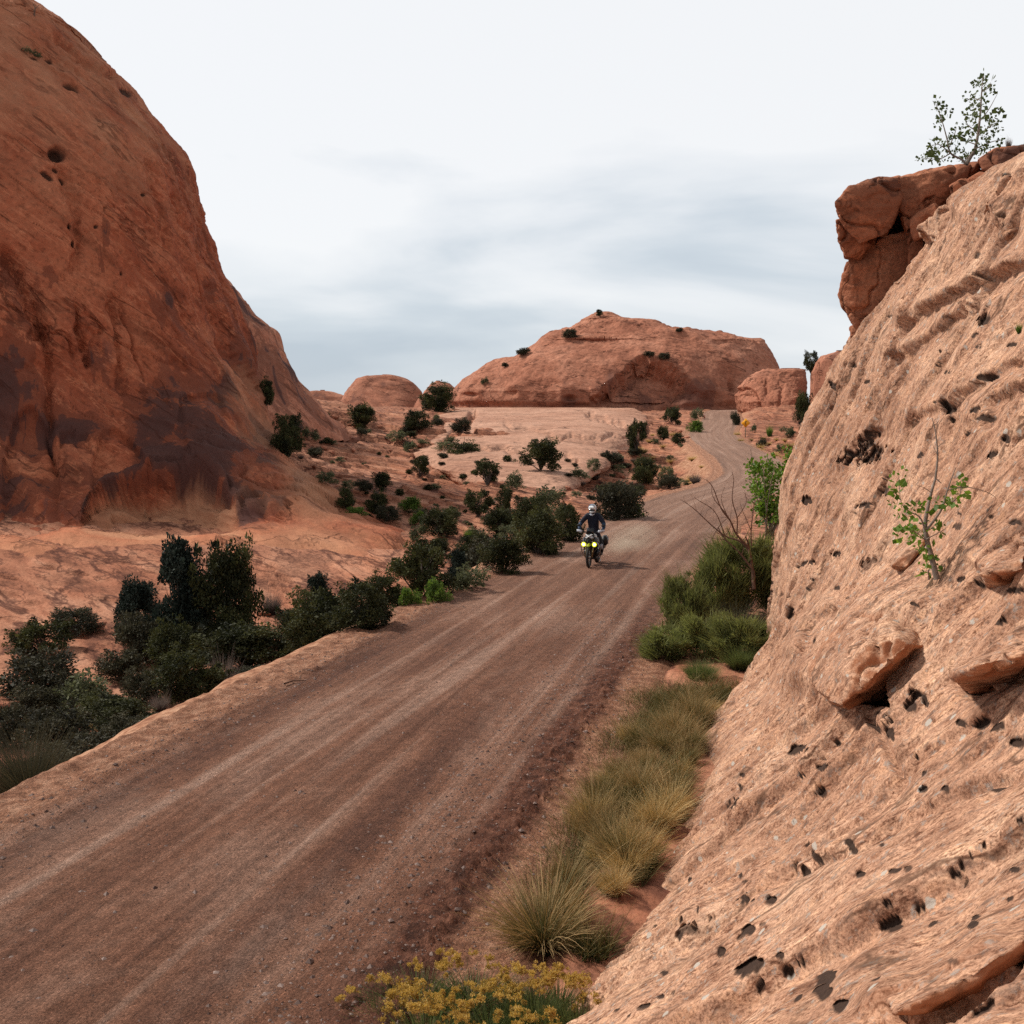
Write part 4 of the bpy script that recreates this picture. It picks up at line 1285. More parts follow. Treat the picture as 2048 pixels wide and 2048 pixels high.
dome('rock_dome', 'rounded loaf shaped red dome on the skyline left of the broad dome', key='dome_loaf',
     Rs=[(775, 751), (800, 756), (825, 768), (842, 785), (850, 810), (855, 850)], Ls=[(765, 751), (735, 752), (712, 757), (703, 768), (690, 785), (680, 805), (675, 850)],
     ycs=330, bf=[(0, 20), (1, 3)], bb=22, zt=19, zb=6, mat=M_MID, nz=120, nth=260, thr=(-190, 10), amp=1.2, dsc=11.0, seed=90)
dome('rock_dome', 'small pointed pale dome half hidden behind green shrubs on the skyline', key='dome_point',
     Rs=[(880, 762), (900, 766), (908, 775), (925, 800), (935, 850)], Ls=[(872, 762), (860, 768), (848, 782), (828, 808), (815, 850)],
     ycs=300, bf=[(0, 12), (1, 2)], bb=14, zt=16.1, zb=5, mat=M_MID, nz=90, nth=200, thr=(-190, 10), amp=0.9, dsc=9.0, seed=95)
dome('rock_dome', 'low flat red dome just right of the foot of the second left dome', key='dome_low',
     Rs=[(650, 781), (670, 785), (700, 795), (720, 815), (730, 850)], Ls=[(640, 781), (615, 782), (590, 786), (560, 800), (540, 850)],
     ycs=370, bf=[(0, 16), (1, 3)], bb=18, zt=15.8, zb=6, mat=M_MID, nz=90, nth=200, thr=(-190, 10), amp=1.0, dsc=9.0, seed=97)


def sculpt_knob(G, u, v, zc, d, stain, pits, n):
    wob = fbm(np.stack((u, v, 0 * u), -1), 20, 3, 98)
    for pts, k, wd in ([[(1475, 785), (1500, 780), (1515, 800), (1520, 830)], 1.0, 4], [[(1520, 830), (1560, 822), (1600, 825)], 0.9, 4], [[(1530, 765), (1535, 800), (1560, 805), (1562, 770)], 0.5, 4], [[(1470, 830), (1500, 835), (1530, 838), (1580, 826), (1612, 835)], 1.5, 5]):
        dd, t = polyd(u, v, pts)
        dd = dd + 7 * wob
        d = d - 0.7 * k * np.exp(-(dd / wd)**2)
    d = d - 1.2 * bowl(u, v, 1497, 790, 20, 16, 0, 0.2) + 0.15 * fbm(G, 1.0, 3, 99)
    return d, stain - 0.2, pits


dome('rock_outcrop', 'rounded red rock knob beside the far bend behind the yellow sign', key='knob', cat='rock',
     Rs=[(1600, 738), (1612, 738), (1613, 760), (1611, 800), (1606, 830), (1600, 900)], Ls=[(1560, 738), (1530, 742), (1510, 748), (1490, 757), (1474, 775), (1470, 790), (1474, 810), (1478, 840), (1468, 870), (1455, 920)],
     ycs=207, bf=[(0, 24), (0.25, 13), (0.5, 11), (1, 3)], bb=9, zt=14.7, zb=2.8, mat=M_MID, nz=180, nth=320, thr=(-190, 10), amp=0.7, dsc=5.0, seed=100, sculpt=sculpt_knob, e=2.6)
dome('rock_outcrop', 'taller pale rock knob behind the slab, right of the dark cleft', key='knob_tall', cat='rock',
     Rs=[(1690, 702), (1740, 706), (1790, 740), (1820, 900)], Ls=[(1672, 702), (1640, 712), (1628, 725), (1622, 745), (1619, 800), (1618, 850), (1610, 920)],
     ycs=190, bf=[(0, 14), (1, 3)], bb=12, zt=16.8, zb=3.0, mat=M_MID, nz=140, nth=240, thr=(-190, 10), amp=0.6, dsc=5.0, seed=105, e=2.6)
# ------------------------------------------------------------------ vegetation


def leaf_mat(name, lo, hi, rough=0.7, tip=None, glow=0.35):
    m, t, b = new_mat(name)
    at = N(t, 'ShaderNodeAttribute', attribute_name='tint')
    oi = N(t, 'ShaderNodeObjectInfo')
    r = N(t, 'ShaderNodeMath', operation='MULTIPLY_ADD', inp={1: 0.3, 2: -0.15})
    t.links.new(oi.outputs['Random'], r.inputs[0])
    a = N(t, 'ShaderNodeMath', operation='ADD', use_clamp=True)
    t.links.new(at.outputs['Fac'], a.inputs[0])
    t.links.new(r.outputs[0], a.inputs[1])
    stops = [(0.0, lo), (1.0, hi)] if tip is None else [(0.0, lo), (0.5, hi), (0.9, tip)]
    c = ramp(t, stops)
    t.links.new(a.outputs[0], c.inputs[0])
    t.links.new(c.outputs[0], b.inputs['Base Color'])
    b.inputs['Roughness'].default_value = rough
    b.inputs['Specular IOR Level'].default_value = 0.2
    if glow:
        tr = N(t, 'ShaderNodeBsdfTranslucent')
        hs = N(t, 'ShaderNodeHueSaturation', inp={'Saturation': 1.15, 'Value': 1.5})
        t.links.new(c.outputs[0], hs.inputs['Color'])
        t.links.new(hs.outputs[0], tr.inputs['Color'])
        mxs = N(t, 'ShaderNodeMixShader', inp={0: glow})
        t.links.new(b.outputs[0], mxs.inputs[1])
        t.links.new(tr.outputs[0], mxs.inputs[2])
        t.links.new(mxs.outputs[0], t.nodes['Material Output'].inputs['Surface'])
    return m


L_JUN = leaf_mat('juniper_leaf', (0.012, 0.015, 0.007), (0.072, 0.075, 0.026), glow=0.2)
L_PIN = leaf_mat('pinyon_leaf', (0.009, 0.014, 0.011), (0.034, 0.047, 0.036), glow=0.15)
L_SAGE = leaf_mat('sage_leaf', (0.045, 0.050, 0.026), (0.155, 0.165, 0.090))
L_BRI = leaf_mat('bright_leaf', (0.050, 0.085, 0.018), (0.135, 0.205, 0.045))
L_DUN = leaf_mat('dark_brush_leaf', (0.018, 0.018, 0.011), (0.072, 0.066, 0.038), glow=0.2)
L_GREY = leaf_mat('dry_twig', (0.060, 0.045, 0.038), (0.150, 0.120, 0.105))
L_BROOM = leaf_mat('broom_stem', (0.045, 0.045, 0.020), (0.075, 0.095, 0.032), tip=(0.155, 0.185, 0.070))
L_BROOM2 = leaf_mat('broom_spray', (0.050, 0.052, 0.020), (0.20, 0.215, 0.075))
L_GRASS = leaf_mat('grass_blade', (0.030, 0.038, 0.011), (0.110, 0.098, 0.034), tip=(0.40, 0.27, 0.13), glow=0.15)
L_STRAW = leaf_mat('straw_blade', (0.18, 0.13, 0.05), (0.42, 0.285, 0.115), tip=(0.60, 0.44, 0.215), glow=0.2)
L_COT = leaf_mat('cottonwood_leaf', (0.055, 0.105, 0.016), (0.150, 0.245, 0.045), 0.45)
L_COTD = leaf_mat('cottonwood_leaf_dull', (0.035, 0.050, 0.018), (0.085, 0.110, 0.040), 0.5)
L_FLOW = leaf_mat('flower_head', (0.26, 0.165, 0.040), (0.58, 0.41, 0.14), 0.8)
M_BARK = simple('bark', (0.085, 0.065, 0.054), 0.9, noise=18)
M_BARKP = simple('bark_pale', (0.20, 0.155, 0.125), 0.85, noise=24)
M_TWIG = simple('dead_twig', (0.13, 0.068, 0.045), 0.85, noise=20)


def leaves(cl, n, size, elong=1.6, seed=0, flat=1.0, shell=0.5, up=0.3):
    """n small leaf faces in each clump (centre, radius, tint)"""
    r = np.random.default_rng(seed)
    C_ = np.repeat(np.array([c[0] for c in cl], float), n, 0)
    Rr = np.repeat(np.array([c[1] for c in cl], float), n)
    T = np.repeat(np.array([c[2] for c in cl], float), n)
    d = r.normal(size=C_.shape)
    d /= np.linalg.norm(d, axis=1)[:, None]
    rad = Rr * r.uniform(0, 1, len(Rr))**shell
    p = C_ + d * rad[:, None] * np.array((1, 1, flat))
    a = d * 0.8 + r.normal(size=d.shape) * 0.7 + np.array((0, 0, up))
    a /= np.linalg.norm(a, axis=1)[:, None]
    b = np.cross(a, r.normal(size=d.shape))
    b /= np.linalg.norm(b, axis=1)[:, None]
    s = (size * r.lognormal(0, 0.3, len(Rr)))[:, None]
    V = np.stack((p, p + a * s * elong * 0.5 + b * s * 0.5, p + a * s * elong, p + a * s * elong * 0.5 - b * s * 0.5), 1)
    tint = np.clip(T + r.normal(0, 0.16, len(T)), 0, 1)
    return V.reshape(-1, 3), np.arange(len(V) * 4).reshape(-1, 4), np.repeat(tint, 4)


def strips(base, dirs, L, wd, bend, seg=4, seed=0, t0=0.0, t1=1.0):
    r = np.random.default_rng(seed)
    n = len(base)
    dirs = dirs / np.linalg.norm(dirs, axis=1)[:, None]
    side = np.cross(dirs, r.normal(size=(n, 3)))
    side /= np.linalg.norm(side, axis=1)[:, None]
    tt = np.linspace(0, 1, seg + 1)[None, :, None]
    c = base[:, None] + dirs[:, None] * (L[:, None, None] * tt) + bend[:, None] * (L[:, None, None] * tt**2)
    w_ = side[:, None] * (wd[:, None, None] * (1 - 0.85 * tt) * 0.5)
    V = np.stack((c - w_, c + w_), 2)                     # n, seg+1, 2, 3
    idx = np.arange(n * (seg + 1) * 2).reshape(n, seg + 1, 2)
    Fq = np.stack((idx[:, :-1, 0], idx[:, :-1, 1], idx[:, 1:, 1], idx[:, 1:, 0]), -1).reshape(-1, 4)
    ti = np.clip(t0 + (t1 - t0) * tt[..., 0] + r.normal(0, 0.13, (n, 1)), 0, 1)
    return V.reshape(-1, 3), Fq, np.repeat(ti, 2, 1).ravel()


def tubes(lines, sides=5):
    """lines: list of (points, r0, r1)"""
    Vs, Fs, o = [], [], 0
    for pts, r0, r1 in lines:
        p = np.asarray(pts, float)
        tg = np.gradient(p, axis=0)
        tg /= np.linalg.norm(tg, axis=1)[:, None] + 1e-9
        ref = np.array((0.3, 0.9, 0.1)) if abs(tg[0, 2]) > 0.7 else np.array((0, 0, 1.0))
        a = np.cross(tg, ref)
        a /= np.linalg.norm(a, axis=1)[:, None] + 1e-9
        b = np.cross(tg, a)
        rr_ = np.linspace(r0, r1, len(p))[:, None, None]
        th = np.linspace(0, 2 * math.pi, sides, endpoint=False)[None, :, None]
        ring = p[:, None] + (a[:, None] * np.cos(th) + b[:, None] * np.sin(th)) * rr_
        Vs.append(ring.reshape(-1, 3))
        Fs.append(grid_faces(len(p), sides, True) + o)
        o += len(p) * sides
    return np.concatenate(Vs), np.concatenate(Fs)


def join(parts):
    Vs, Fs, Ts, o = [], [], [], 0
    for V, Fq, T in parts:
        Vs.append(V)
        Fs.append(Fq + o)
        Ts.append(T)
        o += len(V)
    return np.concatenate(Vs), np.concatenate(Fs), np.concatenate(Ts)


def crown_proto(name, seed, ncl, nleaf, size, mat, trunk_mat=M_BARK, shape='round', shell=0.45, cr=(0.13, 0.24), elong=1.6, up=0.3, spikes=0):
    """plant of unit width and height: clumps of small leaves on bent limbs"""
    r = np.random.default_rng(seed)
    cl, lines = [], []
    for k in range(ncl):
        z = r.uniform(0.10, 0.92) if shape != 'mound' else r.uniform(0.12, 0.75)
        if shape == 'cone':
            rad = 0.46 * (1.08 - z)**0.6
        elif shape == 'twisted':
            rad = 0.46 * (0.45 + 0.55 * math.sin(z * 3.1))
            z = 0.10 + 0.83 * z
        elif shape == 'mound':
            rad = 0.44 * math.sqrt(max(0.05, 1 - (z / 0.95)**2))
        else:
            rad = 0.44 * math.sqrt(max(0.06, 1 - ((z - 0.42) / 0.60)**2))
        a = r.uniform(0, 6.283)
        q = rad * r.uniform(0.25, 1.0)**0.6
        c = np.array((q * math.cos(a), q * math.sin(a), z))
        cl.append((c, r.uniform(*cr), np.clip(r.normal(0.45, 0.24), 0, 1)))
        if k < 16:
            mid = np.array((c[0] * 0.35 + r.normal(0, 0.04), c[1] * 0.35 + r.normal(0, 0.04), c[2] * 0.55))
            lines.append((interp([0, 1, 2], np.array([(0, 0, 0), mid, c]), np.linspace(0, 2, 6)), 0.022, 0.005))
    # ragged twigs of foliage poking out of the outline
    for k in range(ncl * 2):
        c, rad, tn = cl[r.integers(ncl)]
        d = r.normal(size=3) + np.array((0, 0, 0.5))
        d /= np.linalg.norm(d)
        cl.append((c + d * rad * r.uniform(0.85, 1.5), rad * r.uniform(0.22, 0.5), np.clip(tn + r.normal(0.1, 0.12), 0, 1)))
    V, Fq, T = leaves(cl[:ncl], nleaf, size, elong, seed, 0.85, shell, up)
    V2, F2, T2 = leaves(cl[ncl:], max(12, nleaf // 6), size, elong, seed + 1, 0.9, 0.6, up)
    V, Fq, T = join([(V, Fq, T), (V2, F2, T2)])
    if spikes:
        ci = r.integers(0, ncl, spikes)
        cc = np.array([cl[i][0] for i in ci]) + r.normal(0, 0.06, (spikes, 3))
        dd_ = np.stack((cc[:, 0] * 1.2 + r.normal(0, 0.25, spikes), cc[:, 1] * 1.2 + r.normal(0, 0.25, spikes), np.ones(spikes)), -1)
        V3, F3, T3 = strips(cc, dd_, r.uniform(0.16, 0.42, spikes), np.full(spikes, 0.010), np.stack((cc[:, 0], cc[:, 1], -0.2 + 0 * cc[:, 0]), -1) * 0.5, 3, seed + 2, 0.3, 0.95)
        V, Fq, T = join([(V, Fq, T), (V3, F3, T3)])
    V[:, 2] = np.maximum(V[:, 2], 0.0)
    lines.append((np.array([(0, 0, -0.08), (0.015, 0.01, 0.2), (-0.01, 0.02, 0.55)]), 0.035, 0.015))
    tv_, tf_ = tubes(lines)
    return mesh_np(name + '_crown', V, Fq, mat, smooth=False, attrs={'tint': T}), mesh_np(name + '_trunk', tv_, tf_, trunk_mat)


def broom_proto(name, seed, n, wd, mat, lean=0.55, bendk=0.35, seg=4, lo=0.5, hi=1.0, spread=0.16, t0=0.05, t1=0.95, clumps=0):
    """brush or bunch grass of unit height: thin stems fanning up from the base"""
    r = np.random.default_rng(seed)
    a = r.uniform(0, 6.283, n)
    q = np.sqrt(r.uniform(0, 1, n))
    ctr = np.zeros((n, 2))
    if clumps:
        cc = r.normal(0, 0.22, (clumps, 2))
        ctr = cc[r.integers(0, clumps, n)]
    base = np.stack((ctr[:, 0] + spread * q * np.cos(a), ctr[:, 1] + spread * q * np.sin(a), np.full(n, -0.02)), -1)
    d = np.stack((lean * q * np.cos(a) + r.normal(0, 0.12, n) + ctr[:, 0] * 0.5, lean * q * np.sin(a) + r.normal(0, 0.12, n) + ctr[:, 1] * 0.5, np.ones(n)), -1)
    L = r.uniform(lo, hi, n) * (1 - 0.25 * q)
    if clumps == 0:
        L = L * np.where(r.uniform(0, 1, n) < 0.07, r.uniform(1.2, 1.6, n), 1.0) * r.uniform(0.75, 1.1, n)
    if clumps:
        L = L * (0.85 + 0.3 * np.sin(ctr[:, 0] * 23 + ctr[:, 1] * 31 + seed))
    bend = np.stack((np.cos(a) * bendk * r.uniform(0.2, 1.3, n), np.sin(a) * bendk * r.uniform(0.2, 1.3, n), -bendk * 0.7 * r.uniform(0, 1.2, n)), -1)
    V, Fq, T = strips(base, d, L, np.full(n, wd), bend, seg, seed, t0, t1)
    return mesh_np(name, V, Fq, mat, smooth=False, attrs={'tint': T})


PROTO = {
    'juniper': [crown_proto('juniper', 200 + k, 34, 330, 0.023, L_JUN, shape='round') for k in range(4)],
    'twisted': [crown_proto('twisted_juniper', 210 + k, 26, 300, 0.022, L_JUN, shape='twisted', cr=(0.10, 0.17)) for k in range(3)],
    'pinyon': [crown_proto('pinyon', 220 + k, 46, 420, 0.021, L_PIN, shape='cone', cr=(0.09, 0.19)) for k in range(3)],
    'dark': [crown_proto('dark_brush', 230 + k, 26, 280, 0.024, L_DUN, shape='mound') for k in range(3)],
    'sage': [crown_proto('sage', 240 + k, 16, 120, 0.035, L_SAGE, shape='mound') for k in range(3)],
    'bush': [crown_proto('broom_bush', 256 + k, 34, 330, 0.0105, L_BROOM2, shape='round', elong=8.0, up=1.3, cr=(0.09, 0.17), spikes=1500) for k in range(3)],
    'bright': [crown_proto('bright_brush', 250 + k, 18, 150, 0.030, L_BRI, shape='mound', elong=2.6) for k in range(3)],
}
PROTO_B = {
    'grey': [broom_proto('dry_brush', 260 + k, 900, 0.016, L_GREY, 0.9, 0.15, 3) for k in range(2)],
    'spiky': [broom_proto('green_brush', 265 + k, 900, 0.02, L_BRI, 0.6, 0.1, 3) for k in range(2)],
    'broom': [broom_proto('broom', 270 + k, 5200, 0.0075, L_BROOM, 0.75, 0.20, 4, 0.45, 1.05, 0.12, clumps=9) for k in range(4)],
    'broomdark': [broom_proto('broom_dark', 275 + k, 4800, 0.008, L_DUN, 0.8, 0.22, 4, 0.45, 1.05, 0.12, clumps=8) for k in range(2)],
    'grass': [broom_proto('bunch_grass', 280 + k, 1700, 0.013, L_GRASS, 0.75, 0.55, 6, 0.5, 1.1, 0.16) for k in range(4)],
    'straw': [broom_proto('straw_grass', 285 + k, 1200, 0.013, L_STRAW, 0.8, 0.6, 6, 0.5, 1.1, 0.14) for k in range(3)],
    'yucca': [broom_proto('yucca', 290, 260, 0.05, L_JUN, 1.3, 0.1, 3, 0.7, 1.0, 0.08)],
}
vr = random.Random(33)
_cnt = {}


def ground_at(u, v, keys):
    best = None
    for k in keys:
        p = hit(k, u, v)
        if p is None:
            continue
        uu, vv, zc = pix(p)
        if abs(uu - u) > 12 or abs(vv - v) > 12:
            continue
        if best is None or zc < best[1]:
            best = (p, zc)
    return best


def spot(u, vt, vb, y, keys):
    """where a plant stands and how tall it is, from its photo outline"""
    if y is None:
        b = ground_at(u, vb, keys)
        p, zc = b if b else (unproj(u, vb, 100), 100)
        return p, (vb - vt) * zc / F, zc
    p = unproj(u, vb, y)
    z = float(terrain_z(np.array([p[0]]), np.array([y]))[0][0])
    top = unproj(u, vt, y)
    return np.array((p[0], y, z)), max(0.2, top[2] - z), y


NAMES = {'juniper': ('juniper_bush', 'shrub'), 'twisted': ('juniper_tree', 'tree'), 'pinyon': ('pinyon_tree', 'tree'), 'dark': ('desert_shrub', 'shrub'), 'sage': ('sagebrush', 'shrub'), 'bright': ('green_shrub', 'shrub'),
         'grey': ('dry_shrub', 'shrub'), 'spiky': ('green_shrub', 'shrub'), 'bush': ('broom_shrub', 'shrub'), 'broom': ('broom_shrub', 'shrub'), 'broomdark': ('broom_shrub', 'shrub'), 'grass': ('bunch_grass', 'grass tuft'), 'straw': ('straw_grass', 'grass tuft'), 'yucca': ('yucca', 'plant')}
SKY_LIMB = {'juniper', 'twisted', 'pinyon', 'dark'}


def plant(kind, u0, u1, vt, vb, label, y=None, keys=('ground', 'dome_left', 'whaleback'), group=None, sink=0.03, fat=0.98):
    u = (u0 + u1) / 2
    p, h, zc = spot(u, vt, vb, y, keys)
    wdt = (u1 - u0) * zc / F
    nm, cat = NAMES[kind]
    k = _cnt[kind] = _cnt.get(kind, -1) + 1
    rz = vr.uniform(0, 6.28)
    p = p - np.array((0, 0, sink * h))
    if kind in PROTO:
        c, tr = PROTO[kind][k % len(PROTO[kind])]
        sc = (wdt * fat, wdt * fat, h * 1.03)
        if kind in SKY_LIMB:
            e = empty(nm, p, label, cat, group, rz)
            e.scale = sc
            link('crown', c, e)
            link('trunk', tr, e)
            return e
        o = link(nm, c)
    else:
        o = link(nm, PROTO_B[kind][k % len(PROTO_B[kind])])
        sc = (wdt * 0.62, wdt * 0.62, h * (1.35 if kind.startswith('broom') else 1.15))
    o.location = p
    o.rotation_euler = (vr.uniform(-.14, .14), vr.uniform(-.14, .14), rz) if kind in ('grass', 'straw') else (0, 0, rz)
    o.scale = sc
    return tag(o, label, cat, group, 'thing')


# the dark thicket below the left dome
for a in [
    ('pinyon', 298, 428, 1088, 1306, 'tallest dark pinyon tree with blue green needles, below the huge dome'),
    ('juniper', 398, 512, 1102, 1292, 'olive dark juniper standing right against the tallest pinyon'),
    ('pinyon', 232, 322, 1152, 1284, 'shorter dark pinyon close on the left of the tallest pinyon'),
    ('dark', 100, 192, 1204, 1264, 'low dark shrub alone on the bare rock apron at far left'),
    ('twisted', 28, 150, 1234, 1330, 'juniper with loose clumped top at the left picture edge'),
    ('dark', 8, 165, 1288, 1392, 'broad black shrub under the loose topped juniper at left edge'),
    ('sage', 105, 236, 1328, 1432, 'mid green leafy shrub in the thicket, left of the road bank'),
    ('dark', 196, 290, 1285, 1362, 'dark shrub between pale rocks below the shorter pinyon'),
    ('spiky', 305, 358, 1252, 1326, 'upright green sapling in front of the tallest pinyon'),
    ('dark', 362, 452, 1228, 1318, 'dusty grey black shrub at the foot of the tallest pinyon'),
    ('grey', 512, 572, 1166, 1228, 'grey twiggy shrub right of the olive dark juniper'),
    ('juniper', 575, 690, 1185, 1300, 'broad dark juniper mass touching the road bank, with a pointed tree behind'),
    ('pinyon', 604, 668, 1152, 1240, 'small pointed juniper rising behind the broad dark juniper mass'),
    ('juniper', 668, 772, 1166, 1262, 'dark round juniper next right of the broad dark juniper mass'),
    ('juniper', 732, 806, 1148, 1216, 'flat topped juniper left of the twisted juniper over the bank'),
    ('bright', 800, 846, 1168, 1216, 'yellow green shrub below the twisted juniper'),
    ('twisted', 778, 902, 1078, 1196, 'twisted open juniper on the red apron beside the road bank'),
    ('pinyon', 890, 942, 1100, 1172, 'narrow spire juniper right of the twisted open juniper'),
    ('bright', 852, 898, 1150, 1212, 'bright green shrub on the bank below the narrow spire juniper'),
    ('sage', 908, 985, 1120, 1188, 'dull green shrub hugging the bank, downhill of the narrow spire'),
    ('juniper', 965, 1048, 1076, 1150, 'round olive juniper by the bank, left of the rider'),
    ('juniper', 1030, 1122, 1024, 1112, 'biggest dark juniper directly left of the rider'),
    ('juniper', 1104, 1160, 1010, 1086, 'dark juniper showing behind the handlebar side of the rider'),
    ('bright', 1078, 1102, 1075, 1100, 'small bright tuft shrub under the biggest dark juniper'),
]:
    plant(a[0], *a[1:6], fat=1.06)
for a in [   # standing in the wash, feet hidden by the road bank
    ('juniper', 318, 446, 1308, 1430, 30, 'black green juniper bush rising over the road bank, lower left'),
    ('juniper', 414, 572, 1258, 1370, 34, 'wide low juniper over the road bank under the grey twiggy shrub'),
    ('grey', 404, 492, 1290, 1400, 31, 'smoky grey shrub between the black green bush and wide low juniper'),
    ('dark', 20, 122, 1412, 1490, 29, 'dark shrub low in the wash at the left edge, near a green one'),
    ('sage', 112, 186, 1412, 1482, 28, 'blue green sagebrush right of the dark wash shrub'),
    ('broomdark', -60, 190, 1462, 1640, 19, 'large black brush at the bottom left over the bank'),
    ('dark', 90, 250, 1455, 1560, 22, 'dark purple grey brush right of the large black brush'),
    ('bright', 95, 150, 1468, 1522, 23.5, 'green sprig shrub in front of the large black brush'),
    ('bright', 178, 238, 1468, 1516, 24.5, 'small bright green shrub on the bank edge at lower left'),
    ('straw', 180, 226, 1436, 1492, 26, 'golden grass clump between dark shrubs in the wash'),
    ('straw', 250, 292, 1420, 1486, 26, 'tan grass clump leaning on the black green juniper bush'),
    ('grass', 215, 262, 1440, 1490, 26.5, 'olive grass clump between the golden and tan clumps'),
    ('dark', 250, 330, 1330, 1410, 31, 'black shrub filling the wash left of the black green juniper bush'),
    ('grey', 290, 350, 1380, 1440, 28, 'grey brush at the foot of the black green juniper bush'),
    ('juniper', 640, 724, 1200, 1280, 38, 'dark juniper low on the bank under the dark round juniper'),
    ('dark', 470, 560, 1330, 1380, 30, 'low dark brush along the bank under the wide low juniper'),
    ('dark', 40, 190, 1405, 1520, 23.5, 'broad dark bush behind the large black brush at lower left'),
    ('juniper', 180, 300, 1400, 1490, 25.2, 'dark bush right behind the golden and tan grass clumps'),
    ('dark', 215, 330, 1425, 1500, 23.8, 'black bush on the bank edge right of the purple grey brush'),
    ('dark', 226, 330, 1215, 1310, 37, 'black shrub filling the gap under the shorter pinyon'),
    ('juniper', 300, 400, 1250, 1340, 35, 'black juniper at the foot of the tallest pinyon'),
    ('juniper', 430, 520, 1225, 1310, 37, 'dark juniper under the olive dark juniper'),
    ('dark', 30, 130, 1360, 1450, 29, 'dark shrub between the pale rock shelf and the wash shrubs'),
    ('juniper', 150, 250, 1390, 1470, 27, 'dark green bush behind the golden grass clump'),
    ('dark', -40, 60, 1400, 1500, 25, 'dark bush cut by the left edge above the large black brush'),
    ('dark', 230, 330, 1420, 1480, 25.5, 'low dark bush on the bank below the black green juniper bush'),
    ('juniper', 548, 640, 1225, 1340, 34.5, 'deep black juniper at the bank, front of the broad dark juniper mass'),
]:
    plant(a[0], a[1], a[2], a[3], a[4], a[6], y=a[5], sink=0.0, fat=1.06)

